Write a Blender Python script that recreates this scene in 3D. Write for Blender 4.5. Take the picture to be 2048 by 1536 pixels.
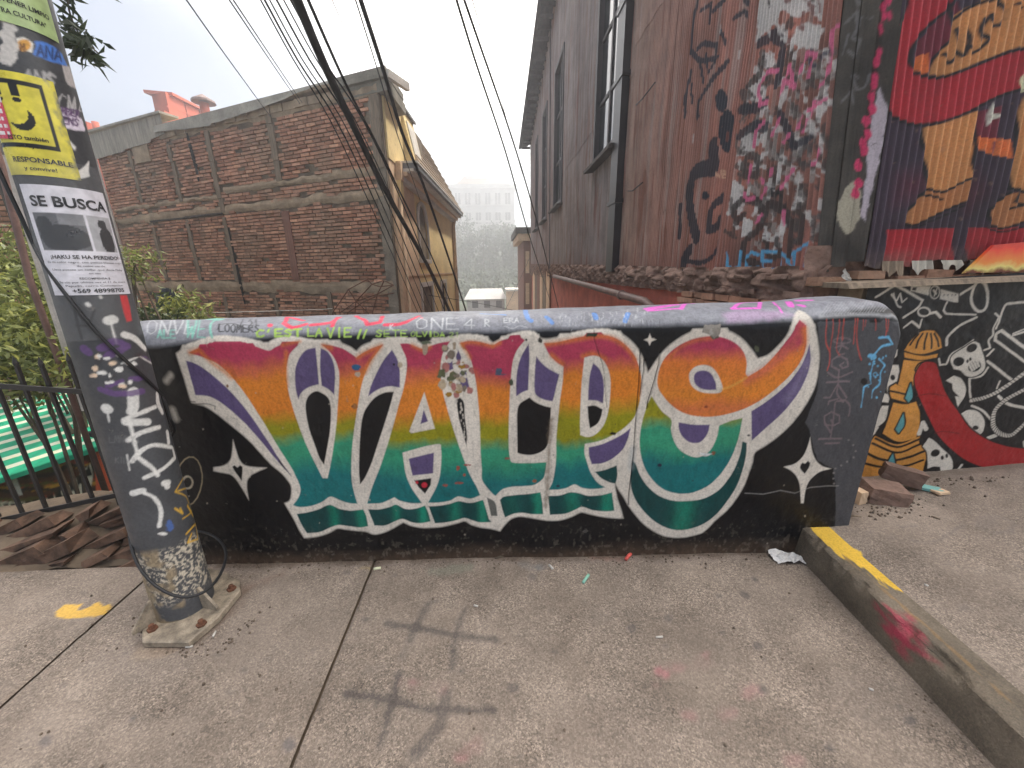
import bpy, bmesh, math, random
import numpy as np
from mathutils import Vector, Matrix

# ------------------------------------------------------------------ camera, world, sun, exposure
scene = bpy.context.scene
for o in list(bpy.data.objects):
    bpy.data.objects.remove(o)
random.seed(7)
rng = np.random.default_rng(7)
R = math.radians
FPX, CAM_H = 769.0, 1.6                       # focal length in photo pixels (2048 wide), eye height
PITCH, YAW, ROLL = R(16.5), R(2.4), 0.015
_h = np.array([math.sin(YAW), math.cos(YAW), 0.0]); _z = np.array([0, 0, 1.0])
FW = _h * math.cos(PITCH) - _z * math.sin(PITCH)
_r0 = np.array([math.cos(YAW), -math.sin(YAW), 0.0]); _u0 = np.cross(_r0, FW)
RT = _r0 * math.cos(ROLL) - _u0 * math.sin(ROLL)
UP = _u0 * math.cos(ROLL) + _r0 * math.sin(ROLL)
CAM = np.array([0, 0, CAM_H])

cam_data = bpy.data.cameras.new('camera')
cam = bpy.data.objects.new('camera', cam_data)
scene.collection.objects.link(cam)
m = Matrix.Identity(4)
for i in range(3):
    m[i][0], m[i][1], m[i][2], m[i][3] = RT[i], UP[i], -FW[i], CAM[i]
cam.matrix_world = m
cam_data.sensor_width = 36.0
cam_data.lens = FPX / 2048 * 36.0
cam_data.clip_start = 0.05
cam_data.clip_end = 2000
scene.camera = cam

SUN_ELEV, SUN_AZ = R(57), R(48)               # azimuth measured clockwise from +Y
SUN = np.array([math.cos(SUN_ELEV) * math.sin(SUN_AZ), math.cos(SUN_ELEV) * math.cos(SUN_AZ), math.sin(SUN_ELEV)])
world = bpy.data.worlds.new('World'); scene.world = world; world.use_nodes = True
nt = world.node_tree; nt.nodes.clear()
wo = nt.nodes.new('ShaderNodeOutputWorld')
sky = nt.nodes.new('ShaderNodeTexSky'); sky.sky_type = 'NISHITA'; sky.sun_disc = False
sky.sun_elevation = SUN_ELEV; sky.sun_rotation = SUN_AZ; sky.air_density = 1.0; sky.dust_density = 0.6; sky.ozone_density = 2.0
b1 = nt.nodes.new('ShaderNodeBackground'); b1.inputs[1].default_value = 0.055
nt.links.new(sky.outputs[0], b1.inputs[0])
b2 = nt.nodes.new('ShaderNodeBackground'); b2.inputs[0].default_value = (1.0, 0.955, 0.90, 1); b2.inputs[1].default_value = 1.7
tc = nt.nodes.new('ShaderNodeTexCoord')
dt = nt.nodes.new('ShaderNodeVectorMath'); dt.operation = 'DOT_PRODUCT'; dt.inputs[1].default_value = tuple(SUN)
nt.links.new(tc.outputs['Generated'], dt.inputs[0])
nz = nt.nodes.new('ShaderNodeTexNoise'); nz.inputs['Scale'].default_value = 2.0; nz.inputs['Detail'].default_value = 4
nt.links.new(tc.outputs['Generated'], nz.inputs['Vector'])
ad = nt.nodes.new('ShaderNodeMath'); ad.operation = 'MULTIPLY_ADD'; ad.inputs[1].default_value = 0.25
nt.links.new(nz.outputs['Fac'], ad.inputs[0]); nt.links.new(dt.outputs['Value'], ad.inputs[2])
mr = nt.nodes.new('ShaderNodeMapRange'); mr.interpolation_type = 'SMOOTHSTEP'
mr.inputs['From Min'].default_value = 0.50; mr.inputs['From Max'].default_value = 0.88
mr.inputs['To Min'].default_value = 0.05; mr.inputs['To Max'].default_value = 1.0
nt.links.new(ad.outputs[0], mr.inputs['Value'])
mx = nt.nodes.new('ShaderNodeMixShader')
nt.links.new(mr.outputs[0], mx.inputs[0]); nt.links.new(b1.outputs[0], mx.inputs[1]); nt.links.new(b2.outputs[0], mx.inputs[2])
nt.links.new(mx.outputs[0], wo.inputs['Surface'])

sd = bpy.data.lights.new('sun', 'SUN'); sd.energy = 2.6; sd.angle = R(6); sd.color = (1.0, 0.93, 0.82)
sun = bpy.data.objects.new('sun', sd); scene.collection.objects.link(sun)
sun.rotation_euler = Vector(-SUN).to_track_quat('-Z', 'Y').to_euler()

scene.view_settings.view_transform = 'Standard'
scene.view_settings.look = 'None'
scene.view_settings.exposure = 1.22
scene.view_settings.gamma = 1.0
scene.render.engine = 'CYCLES'
scene.cycles.use_denoising = True
scene.cycles.max_bounces = 4; scene.cycles.diffuse_bounces = 3; scene.cycles.glossy_bounces = 2
scene.cycles.volume_bounces = 1
scene.cycles.transparent_max_bounces = 8

# ------------------------------------------------------------------ helpers: geometry of the place
def ray(x, y):
    return FW + RT * ((x - 1024) / FPX) + UP * ((768 - y) / FPX)
def on_z(x, y, z=0.0):
    d = ray(x, y); return CAM + d * ((z - CAM_H) / d[2])
def on_y(x, y, Y):
    d = ray(x, y); return CAM + d * (Y / d[1])
def on_x(x, y, X):
    d = ray(x, y); return CAM + d * (X / d[0])
def on_plane(x, y, p0, n):
    d = ray(x, y); return CAM + d * (np.dot(np.array(p0) - CAM, n) / np.dot(d, n))

def s2l(c):
    c = np.asarray(c, float) / 255.0
    return np.where(c <= 0.04045, c / 12.92, ((c + 0.055) / 1.055) ** 2.4)
def pc(r, g, b, k=1.12):                      # paint colour as seen on the wall -> albedo
    return np.minimum(s2l((r, g, b)) * k, 0.82)

COL = scene.collection
def link(o, parent=None):
    COL.objects.link(o)
    if parent is not None:
        o.parent = parent
    return o
def tag(o, label=None, cat=None, group=None, kind=None):
    if label: o['label'] = label
    if cat: o['category'] = cat
    if group: o['group'] = group
    if kind: o['kind'] = kind
    return o
def empty(name, loc=(0, 0, 0)):
    o = bpy.data.objects.new(name, None); o.empty_display_size = 0.1
    o.location = loc
    return link(o)
def place(o, parent):
    """parent keeping the world position of geometry that was built in world space"""
    if parent is not None:
        o.parent = parent
        o.matrix_parent_inverse = Matrix.Translation(parent.location).inverted() if parent.parent is None else Matrix.Identity(4)
    return o
def mesh_obj(name, verts, faces, mat, parent=None, smooth=False):
    me = bpy.data.meshes.new(name)
    me.from_pydata([tuple(map(float, v)) for v in verts], [], faces)
    me.update()
    if smooth:
        me.polygons.foreach_set('use_smooth', [True] * len(me.polygons))
    if mat: me.materials.append(mat)
    o = bpy.data.objects.new(name, me); link(o)
    return place(o, parent)

class MB:
    """collects shapes into one mesh"""
    def __init__(s): s.v = []; s.f = []
    def add(s, vs, fs):
        n = len(s.v); s.v += [tuple(map(float, v)) for v in vs]; s.f += [tuple(i + n for i in f) for f in fs]; return s
    def hexa(s, p):                           # 8 points: bottom 4 then top 4, both counter-clockwise from above
        return s.add(p, [(3, 2, 1, 0), (4, 5, 6, 7), (0, 1, 5, 4), (1, 2, 6, 5), (2, 3, 7, 6), (3, 0, 4, 7)])
    def box(s, a, b):
        x0, y0, z0 = a; x1, y1, z1 = b
        return s.hexa([(x0, y0, z0), (x1, y0, z0), (x1, y1, z0), (x0, y1, z0), (x0, y0, z1), (x1, y0, z1), (x1, y1, z1), (x0, y1, z1)])
    def bar(s, p, q, w, d, up=(0, 0, 1)):
        p, q = np.array(p, float), np.array(q, float); t = q - p; t /= np.linalg.norm(t)
        up = np.array(up, float)
        if abs(np.dot(up, t)) > 0.95: up = np.array([0, 1.0, 0])
        a = np.cross(t, up); a /= np.linalg.norm(a); b = np.cross(a, t)
        a = a * w / 2; b = b * d / 2
        return s.hexa([p - a - b, p + a - b, p + a + b, p - a + b, q - a - b, q + a - b, q + a + b, q - a + b])
    def tube(s, pts, r, n=8, cap=True):
        pts = [np.array(p, float) for p in pts]; k = len(pts)
        rr = r if hasattr(r, '__len__') else [r] * k
        vs = []; ref = None
        for i, p in enumerate(pts):
            t = pts[min(i + 1, k - 1)] - pts[max(i - 1, 0)]; t /= np.linalg.norm(t) + 1e-12
            if ref is None:
                ref = np.array([0, 0, 1.0]) if abs(t[2]) < 0.9 else np.array([1.0, 0, 0])
            a = np.cross(t, ref); a /= np.linalg.norm(a) + 1e-12; b = np.cross(a, t); ref = b
            for j in range(n):
                th = 2 * math.pi * j / n
                vs.append(p + rr[i] * (math.cos(th) * a + math.sin(th) * b))
        fs = [(i * n + j, i * n + (j + 1) % n, (i + 1) * n + (j + 1) % n, (i + 1) * n + j) for i in range(k - 1) for j in range(n)]
        if cap:
            fs += [tuple(range(n))[::-1], tuple((k - 1) * n + j for j in range(n))]
        return s.add(vs, fs)
    def obj(s, name, mat, parent=None, smooth=False):
        return mesh_obj(name, s.v, s.f, mat, parent, smooth)

def grid_obj(name, P, mat, parent=None, color=None, smooth=True, keep=None):
    """P: (nu,nv,3) vertex positions; color: (nu,nv,4) paint"""
    nu, nv = P.shape[:2]
    idx = np.arange(nu * nv).reshape(nu, nv)
    q = np.stack([idx[:-1, :-1], idx[1:, :-1], idx[1:, 1:], idx[:-1, 1:]], -1).reshape(-1, 4)
    if keep is not None:
        q = q[keep.reshape(-1)]
    me = bpy.data.meshes.new(name)
    me.vertices.add(nu * nv); me.vertices.foreach_set('co', np.ascontiguousarray(P.reshape(-1), dtype=np.float32))
    nq = len(q)
    me.loops.add(nq * 4); me.loops.foreach_set('vertex_index', np.ascontiguousarray(q.reshape(-1), dtype=np.int32))
    me.polygons.add(nq)
    me.polygons.foreach_set('loop_start', np.arange(0, nq * 4, 4, dtype=np.int32))
    me.polygons.foreach_set('use_smooth', np.full(nq, smooth))
    me.update(calc_edges=True)
    if color is not None:
        at = me.color_attributes.new('paint', 'FLOAT_COLOR', 'POINT')
        at.data.foreach_set('color', np.ascontiguousarray(color.reshape(-1), dtype=np.float32))
    me.materials.append(mat)
    o = bpy.data.objects.new(name, me); link(o)
    return place(o, parent)

# ------------------------------------------------------------------ helpers: noise and paint
_lat = rng.random((256, 256))
def vnoise(x, y):
    xi = np.floor(x).astype(int); yi = np.floor(y).astype(int)
    fx = x - xi; fy = y - yi; fx = fx * fx * (3 - 2 * fx); fy = fy * fy * (3 - 2 * fy)
    a = _lat[xi & 255, yi & 255]; b = _lat[(xi + 1) & 255, yi & 255]
    c = _lat[xi & 255, (yi + 1) & 255]; d = _lat[(xi + 1) & 255, (yi + 1) & 255]
    return (a * (1 - fx) + b * fx) * (1 - fy) + (c * (1 - fx) + d * fx) * fy
def fbm(x, y, s=1.0, o=4):
    t = 0; a = 0.5; n = 0
    for i in range(o):
        t = t + a * vnoise(x * s + 17.3 * i, y * s + 5.1 * i); n += a; a *= 0.5; s *= 2.03
    return t / n

def smooth_pts(pts, closed=True, corner=52, sub=5):
    p = [np.array(q, float) for q in pts]; n = len(p)
    if n < 3: return p
    out = []
    def ang(i):
        if not closed and i in (0, n - 1): return 180
        a = p[i] - p[i - 1]; b = p[(i + 1) % n] - p[i]
        c = np.dot(a, b) / (np.linalg.norm(a) * np.linalg.norm(b) + 1e-9)
        return math.degrees(math.acos(max(-1, min(1, c))))
    cor = [ang(i) > corner for i in range(n)]
    for i in range(n if closed else n - 1):
        j = (i + 1) % n
        seg = p[j] - p[i]
        t0 = seg if cor[i] else (p[j] - p[i - 1]) * 0.5
        t1 = seg if cor[j] else (p[(j + 1) % n] - p[i]) * 0.5
        L = np.linalg.norm(seg)
        for t_ in (t0, t1):
            l = np.linalg.norm(t_)
            if l > 1.3 * L: t_ *= 1.3 * L / l
        for k in range(sub):
            t = k / sub
            out.append((2*t**3 - 3*t**2 + 1) * p[i] + (t**3 - 2*t**2 + t) * t0 + (-2*t**3 + 3*t**2) * p[j] + (t**3 - t**2) * t1)
    if not closed: out.append(p[-1])
    return out

class Canvas:
    """paint layer over a surface; u,v are metres on that surface; inv maps a traced photo point to (u,v)"""
    def __init__(s, U, V, inv, base, alpha=1.0, soft=0.004):
        s.U, s.V, s.inv, s.soft = U, V, inv, soft
        s.C = np.empty(U.shape + (4,)); s.C[..., :3] = base; s.C[..., 3] = alpha
        s.org = (0, 0, 1.0)
    def frame(s, x0, y0, sc): s.org = (x0, y0, sc); return s
    def uv(s, pts):
        x0, y0, sc = s.org
        return np.array([s.inv(x0 + x / sc, y0 + y / sc) for x, y in pts])
    def _blend(s, mk, a, col, alpha=None):
        if callable(col): col = col(s.U[mk], s.V[mk])
        a = a[:, None]
        s.C[mk, :3] = s.C[mk, :3] * (1 - a) + col * a
        if alpha is not None: s.C[mk, 3] = s.C[mk, 3] * (1 - a[:, 0]) + alpha * a[:, 0]
    def fill(s, pts, col, soft=None, op=1.0, sm=True, ragged=0.0, rs=30, alpha=None, raw=False):
        q = pts if raw else smooth_pts(pts) if sm else pts
        q = np.array(q) if raw else s.uv(q)
        soft = soft or s.soft
        lo, hi = q.min(0) - soft - ragged, q.max(0) + soft + ragged
        mk = (s.U > lo[0]) & (s.U < hi[0]) & (s.V > lo[1]) & (s.V < hi[1])
        x, y = s.U[mk], s.V[mk]
        if len(x) == 0: return
        d2 = np.full(x.shape, 1e9); ins = np.zeros(x.shape, bool)
        for i in range(len(q)):
            ax, ay = q[i - 1]; bx, by = q[i]
            ex, ey = bx - ax, by - ay; L = ex * ex + ey * ey + 1e-12
            t = np.clip(((x - ax) * ex + (y - ay) * ey) / L, 0, 1)
            d2 = np.minimum(d2, (x - ax - t * ex) ** 2 + (y - ay - t * ey) ** 2)
            c = (ay > y) != (by > y)
            if abs(ey) > 1e-12:
                ins ^= c & (x < ax + (y - ay) * ex / ey)
        sdv = np.sqrt(d2) * np.where(ins, -1, 1)
        if ragged: sdv = sdv + (fbm(x, y, rs, 3) - 0.5) * 2 * ragged
        s._blend(mk, np.clip(0.5 - sdv / soft, 0, 1) * op, col, alpha)
    def stroke(s, pts, w, col, soft=None, op=1.0, sm=True, ragged=0.0, rs=40, closed=False, alpha=None):
        """w in photo pixels of the traced frame"""
        x0, y0, sc = s.org
        q0 = smooth_pts(pts, closed) if sm and len(pts) > 2 else pts
        q = s.uv(list(q0) + ([q0[0]] if closed else []))
        hw = 1e9
        for mid in pts:
            a, b, c_ = s.uv([mid, (mid[0] + w / 2, mid[1]), (mid[0], mid[1] + w / 2)])
            hw = min(hw, 0.5 * (np.linalg.norm(b - a) + np.linalg.norm(c_ - a)))
        soft = soft or s.soft
        mg = hw + soft + ragged
        lo, hi = q.min(0) - mg, q.max(0) + mg
        mk = (s.U > lo[0]) & (s.U < hi[0]) & (s.V > lo[1]) & (s.V < hi[1])
        x, y = s.U[mk], s.V[mk]
        if len(x) == 0: return
        d2 = np.full(x.shape, 1e9)
        for i in range(1, len(q)):
            ax, ay = q[i - 1]; ex, ey = q[i] - q[i - 1]; L = ex * ex + ey * ey + 1e-12
            t = np.clip(((x - ax) * ex + (y - ay) * ey) / L, 0, 1)
            d2 = np.minimum(d2, (x - ax - t * ex) ** 2 + (y - ay - t * ey) ** 2)
        sdv = np.sqrt(d2) - hw
        if ragged: sdv = sdv + (fbm(x, y, rs, 3) - 0.5) * 2 * ragged
        s._blend(mk, np.clip(0.5 - sdv / soft, 0, 1) * op, col, alpha)
    def ell(s, cx, cy, rx, ry, col, rot=0, ring=None, **k):
        c, n = math.cos(rot), math.sin(rot)
        pts = [(cx + rx * math.cos(t) * c - ry * math.sin(t) * n, cy + rx * math.cos(t) * n + ry * math.sin(t) * c) for t in np.linspace(0, 2 * math.pi, 18, endpoint=False)]
        if ring: s.stroke(pts, ring, col, closed=True, sm=False, **k)
        else: s.fill(pts, col, sm=False, **k)
    def text(s, txt, x, y, h, w, col, slope=0.0, aspect=0.62, lean=0.0, jit=0.06, **k):
        """hand lettering: x,y = left end of the base line, h = letter height, w = line width (traced units)"""
        rr = random.Random(txt)
        for ch in txt:
            if ch == ' ': x += h * aspect * 0.8; continue
            g = GLYPH.get(ch.upper(), GLYPH['O'])
            for st in g:
                pts = []
                for gx, gy in st:
                    jx, jy = (rr.random() - .5) * jit, (rr.random() - .5) * jit
                    px = x + (gx + jx) * h * aspect + (gy + jy) * h * lean
                    pts.append((px, y + slope * (px) - slope * 0 - (gy + jy) * h))
                s.stroke(pts, w, col, **k)
            x += h * aspect * 1.32

def _g(t): return [[tuple(float(v) for v in p.split(',')) for p in st.split()] for st in t.split(';')]
GLYPH = {k: _g(v) for k, v in {
 'A': '0,0 .5,1 1,0;.2,.35 .8,.35', 'B': '0,0 0,1 .7,.95 .7,.6 0,.5 .9,.4 .8,.05 0,0', 'C': '1,.85 .5,1 .05,.6 .1,.15 .6,0 1,.15',
 'D': '0,0 0,1 .7,.9 1,.5 .7,.1 0,0', 'E': '1,1 0,1 0,0 1,0;0,.5 .7,.5', 'F': '1,1 0,1 0,0;0,.5 .7,.5', 'G': '1,.85 .5,1 .05,.5 .4,0 1,.1 1,.45 .6,.45',
 'H': '0,1 0,0;1,1 1,0;0,.5 1,.5', 'I': '.5,1 .5,0', 'J': '.9,1 .8,.2 .4,0 .05,.2', 'K': '0,1 0,0;.9,1 .05,.5 1,0', 'L': '0,1 0,0 1,0',
 'M': '0,0 .1,1 .5,.3 .9,1 1,0', 'N': '0,0 .05,1 .95,0 1,1', 'O': '.5,1 .05,.7 .1,.15 .5,0 .9,.2 .95,.75 .5,1', 'P': '0,0 0,1 .8,.95 .85,.6 .05,.45',
 'Q': '.5,1 .05,.6 .4,0 .95,.4 .5,1;.6,.3 1,0', 'R': '0,0 0,1 .8,.95 .8,.6 .05,.5 1,0', 'S': '.95,.85 .5,1 .1,.75 .8,.35 .6,.02 .05,.12',
 'T': '0,1 1,1;.5,1 .5,0', 'U': '0,1 .05,.2 .5,0 .9,.2 1,1', 'V': '0,1 .5,0 1,1', 'W': '0,1 .25,0 .5,.7 .75,0 1,1', 'X': '0,1 1,0;1,1 0,0', 'Y': '0,1 .5,.5 1,1;.5,.5 .5,0',
 'Z': '0,1 1,1 0,0 1,0', '/': '0,0 .7,1', "'": '.4,1 .3,.7', '.': '.3,0 .4,.05', '4': '.7,0 .7,1 0,.35 1,.35', '2': '.05,.8 .5,1 .9,.7 0,0 1,0', '1': '.2,.8 .5,1 .5,0', '9': '.9,.6 .2,.55 .3,1 .9,.95 .8,0', '!': '.5,1 .5,.35;.5,.05 .5,0'}.items()}

# ------------------------------------------------------------------ helpers: materials
class N:
    def __init__(s, name):
        s.m = bpy.data.materials.new(name); s.m.use_nodes = True; s.t = s.m.node_tree
        s.t.nodes.clear()
        s.out = s.t.nodes.new('ShaderNodeOutputMaterial'); s.b = s.t.nodes.new('ShaderNodeBsdfPrincipled')
        s.t.links.new(s.b.outputs[0], s.out.inputs[0])
        s.co = s.t.nodes.new('ShaderNodeTexCoord').outputs['Object']
    def n(s, typ, **k):
        nd = s.t.nodes.new('ShaderNode' + typ)
        for a, v in k.items(): setattr(nd, a, v)
        return nd
    def l(s, a, b): s.t.links.new(a, b)
    def noise(s, scale, detail=4, rough=0.55, vec=None, stretch=None, dist=0.0):
        nd = s.n('TexNoise'); nd.inputs['Scale'].default_value = scale; nd.inputs['Detail'].default_value = detail; nd.inputs['Roughness'].default_value = rough
        nd.inputs['Distortion'].default_value = dist
        v = vec or s.co
        if stretch:
            mp = s.n('Mapping'); mp.inputs['Scale'].default_value = stretch; s.l(v, mp.inputs[0]); v = mp.outputs[0]
        s.l(v, nd.inputs['Vector']); return nd.outputs['Fac']
    def voro(s, scale, feature='F1', out='Distance', rnd=1.0):
        nd = s.n('TexVoronoi', feature=feature); nd.inputs['Scale'].default_value = scale; nd.inputs['Randomness'].default_value = rnd
        s.l(s.co, nd.inputs['Vector']); return nd.outputs[out]
    def ramp(s, fac, stops):
        nd = s.n('ValToRGB'); e = nd.color_ramp.elements
        while len(e) < len(stops): e.new(0.5)
        for i, (p, c) in enumerate(stops):
            e[i].position = p; e[i].color = (*c, 1) if hasattr(c, '__len__') else (c, c, c, 1)
        s.l(fac, nd.inputs[0]); return nd.outputs[0]
    def mix(s, fac, a, b, mode='MIX'):
        nd = s.n('MixRGB', blend_type=mode)
        for i, v in enumerate((fac, a, b)):
            if isinstance(v, (int, float)): nd.inputs[i].default_value = v if i == 0 else (v, v, v, 1)
            elif hasattr(v, '__len__'): nd.inputs[i].default_value = (*v[:3], 1)
            else: s.l(v, nd.inputs[i])
        return nd.outputs[0]
    def math(s, op, a, b=0.0, clamp=False):
        nd = s.n('Math', operation=op, use_clamp=clamp)
        for i, v in enumerate((a, b)):
            if isinstance(v, (int, float)): nd.inputs[i].default_value = v
            else: s.l(v, nd.inputs[i])
        return nd.outputs[0]
    def color(s, c): 
        if hasattr(c, '__len__'): s.b.inputs['Base Color'].default_value = (*c[:3], 1)
        else: s.l(c, s.b.inputs['Base Color'])
        return s
    def rough(s, r):
        if isinstance(r, (int, float)): s.b.inputs['Roughness'].default_value = r
        else: s.l(r, s.b.inputs['Roughness'])
        return s
    def bump(s, h, strength=0.4, dist=0.01):
        nd = s.n('Bump'); nd.inputs['Strength'].default_value = strength; nd.inputs['Distance'].default_value = dist
        s.l(h, nd.inputs['Height']); s.l(nd.outputs[0], s.b.inputs['Normal']); return s
    def set(s, **k):
        for a, v in k.items(): s.b.inputs[a.replace('_', ' ')].default_value = v
        return s

def simple(name, col, var=0.35, scale=6, rough=0.75, bump=0.3, dist=0.004, bscale=60, stretch=None, dark=None):
    """weathered surface: base colour broken by two noises, fine relief"""
    k = N(name); col = np.array(col, float)
    a = k.noise(scale, 5, stretch=stretch); b = k.noise(scale * 9, 3, stretch=stretch)
    c = k.ramp(a, [(0.3, col * (1 - var)), (0.7, np.minimum(col * (1 + var * 0.6), 1))])
    c = k.mix(k.math('MULTIPLY', k.ramp(b, [(0.5, 0), (0.75, 1)]), 0.5), c, dark if dark is not None else col * 0.45)
    k.color(c).rough(rough)
    if bump: k.bump(k.mix(0.5, k.noise(bscale, 4, stretch=stretch), a), bump, dist)
    return k.m

def paint_mat(name, base_lo, base_hi, rough=0.55, agg=0.0, bump=0.35, wear=0.25, fine=90, dist=0.003, grime=0.25, wscale=9, spec=.5):
    """hand paint (vertex colour, alpha = cover) over a cement or timber ground, with wear and grime"""
    k = N(name)
    at = k.n('VertexColor', layer_name='paint')
    n1 = k.noise(5, 4); n2 = k.noise(fine, 3); n3 = k.noise(wscale, 5, 0.7)
    ground = k.ramp(k.mix(0.5, n1, k.noise(1.3, 5, 0.65)) if agg else n1, [(0.36, base_lo), (0.62, base_hi)])
    if agg:
        v = k.voro(170, out='Color'); vv = k.n('SeparateColor'); k.l(v, vv.inputs[0])
        sp = k.ramp(vv.outputs[0], [(0.0, 0.42), (0.45, 0.85), (0.8, 1.1), (1.0, 1.55)])
        v2 = k.voro(420, out='Color'); vs = k.n('SeparateColor'); k.l(v2, vs.inputs[0])
        sp2 = k.ramp(vs.outputs[1], [(0.0, 0.55), (0.5, 1.0), (1.0, 1.3)])
        ground = k.mix(k.math('MULTIPLY', k.ramp(k.noise(3.1, 4, 0.6), [(0.32, 0.35), (0.62, 1.0)]), agg), ground, k.mix(1.0, k.mix(1.0, ground, sp, 'MULTIPLY'), sp2, 'MULTIPLY'))
    chips = k.ramp(n3, [(0.66, 0), (0.72, 1)])
    cover = k.math('SUBTRACT', at.outputs['Alpha'], k.math('MULTIPLY', chips, wear), True)
    c = k.mix(cover, ground, at.outputs['Color'])
    g = k.ramp(k.noise(2.2, 5, 0.65), [(0.35, 1.0), (0.75, 1.0 - grime)])
    c = k.mix(1.0, c, g, 'MULTIPLY')
    g2 = k.ramp(n2, [(0.35, 0.86), (0.6, 1.06)])
    c = k.mix(1.0, c, g2, 'MULTIPLY')
    k.color(c).rough(k.ramp(n3, [(0.3, rough - 0.12), (0.7, rough + 0.15)]))
    h = k.mix(0.5, n2, k.noise(28, 3))
    if agg: h = k.mix(0.6, h, k.voro(170))
    k.bump(h, bump, dist); k.set(Specular_IOR_Level=spec)
    return k.m

M = {}
M['wall'] = paint_mat('mural_wall', (0.20, 0.18, 0.16), (0.38, 0.35, 0.31), 0.42, bump=0.45, wear=0.35, dist=0.004, wscale=14, grime=0.2, spec=.3)
M['post'] = paint_mat('painted_steel_post', (0.14, 0.13, 0.12), (0.34, 0.31, 0.26), 0.5, bump=0.25, wear=0.5, dist=0.002, wscale=16)
M['ground'] = paint_mat('concrete_pavement', (0.235, 0.186, 0.148), (0.355, 0.286, 0.232), 0.85, agg=0.95, bump=0.55, wear=0.2, dist=0.004, grime=0.35)
M['kerb'] = paint_mat('kerb_concrete', (0.085, 0.066, 0.046), (0.24, 0.195, 0.145), 0.85, agg=0.4, bump=0.6, wear=0.5, dist=0.006, grime=0.45, wscale=12)
M['tin'] = paint_mat('painted_corrugated_iron', (0.10, 0.055, 0.045), (0.24, 0.13, 0.10), 0.55, bump=0.2, wear=0.6, dist=0.002, wscale=7, grime=0.4)
M['tin_mural'] = paint_mat('mural_corrugated_iron', (0.10, 0.06, 0.05), (0.2, 0.13, 0.1), 0.45, bump=0.15, wear=0.25, dist=0.002, wscale=12, grime=0.25)
M['board'] = paint_mat('corner_timber', (0.035, 0.032, 0.028), (0.13, 0.115, 0.095), 0.8, bump=0.7, wear=0.5, dist=0.005, wscale=20)
M['paper'] = paint_mat('poster_paper', (0.5, 0.5, 0.5), (0.6, 0.6, 0.6), 0.35, bump=0.3, wear=0.0, dist=0.002, grime=0.15, fine=30)
M['ink'] = simple('printing_ink', (0.012, 0.012, 0.015), 0.2, bump=0, rough=0.5)
M['rust_bolt'] = simple('rusty_bolt', (0.16, 0.065, 0.035), 0.5, 40, 0.8, 0.5)
M['plate'] = simple('worn_steel_plate', (0.34, 0.28, 0.21), 0.6, 22, 0.65, 0.6, dark=np.array((0.06, 0.045, 0.035)))
M['cable'] = simple('black_cable', (0.012, 0.012, 0.014), 0.2, 8, 0.5, 0.1)
M['wire'] = simple('grey_wire', (0.05, 0.05, 0.055), 0.3, 8, 0.6, 0)
M['mortar'] = simple('old_mortar', (0.19, 0.145, 0.10), 0.45, 3, 0.95, 0.9, 0.02, 25, dark=np.array((0.05, 0.04, 0.03)))
M['cement'] = simple('cement_band', (0.40, 0.30, 0.205), 0.4, 4, 0.95, 0.8, 0.02, 22, dark=np.array((0.22, 0.16, 0.11)))
M['timber'] = simple('old_timber', (0.25, 0.19, 0.135), 0.45, 6, 0.9, 0.7, 0.008, 40, stretch=(6, 6, 0.6))
M['timber_red'] = simple('red_brown_timber', (0.26, 0.125, 0.09), 0.3, 6, 0.85, 0.4, 0.006, 40, stretch=(6, 6, 0.6))
M['timber_dark'] = simple('weathered_dark_timber', (0.075, 0.065, 0.055), 0.5, 7, 0.9, 0.7, 0.008, 50, stretch=(7, 7, 0.5))
M['flash'] = simple('grey_flashing', (0.34, 0.32, 0.27), 0.35, 3, 0.7, 0.3, 0.01, 12)
M['zinc'] = simple('old_zinc_sheet', (0.40, 0.37, 0.31), 0.4, 3, 0.6, 0.3, 0.006, 30, stretch=(4, 4, 0.5))
M['yellow'] = simple('cream_yellow_plaster', (0.80, 0.62, 0.30), 0.16, 1.2, 0.9, 0.3, 0.01, 20, dark=np.array((0.5, 0.36, 0.2)))
M['peach'] = simple('peach_plaster', (0.70, 0.50, 0.33), 0.2, 1.2, 0.9, 0.3, 0.01, 20)
M['white_trim'] = simple('white_painted_trim', (0.62, 0.58, 0.53), 0.2, 4, 0.7, 0.2)
M['grey_trim'] = simple('grey_gutter', (0.15, 0.155, 0.165), 0.25, 4, 0.5, 0.2)
M['shingle'] = simple('brown_roof_sheet', (0.27, 0.19, 0.12), 0.35, 3, 0.85, 0.5, 0.01, 26)
M['orange'] = simple('orange_red_plaster', (0.50, 0.085, 0.035), 0.22, 1.5, 0.8, 0.3, 0.01, 14, dark=np.array((0.42, 0.10, 0.06)))
M['fogwhite'] = simple('pale_far_plaster', (0.5, 0.48, 0.46), 0.2, 0.6, 0.9, 0)
M['roof_dark'] = simple('dark_eave_boards', (0.075, 0.065, 0.065), 0.4, 4, 0.85, 0.6, 0.01, 30, stretch=(3, 0.6, 3))
M['frame_dark'] = simple('dark_window_frame', (0.05, 0.042, 0.045), 0.3, 8, 0.6, 0.3)
M['pipe_black'] = simple('black_downpipe', (0.016, 0.017, 0.022), 0.3, 8, 0.4, 0.2)
M['pipe_brown'] = simple('brown_drain_pipe', (0.17, 0.10, 0.085), 0.35, 8, 0.55, 0.2)
M['stone'] = simple('rubble_footing', (0.24, 0.15, 0.115), 0.5, 5, 0.95, 0.9, 0.02, 22, dark=np.array((0.06, 0.04, 0.03)))
M['red_plaster'] = simple('red_plaster', (0.50, 0.13, 0.085), 0.3, 3, 0.9, 0.5, 0.01, 20, dark=np.array((0.22, 0.09, 0.07)))
M['iron'] = simple('black_iron', (0.022, 0.02, 0.02), 0.4, 12, 0.6, 0.4)
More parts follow.
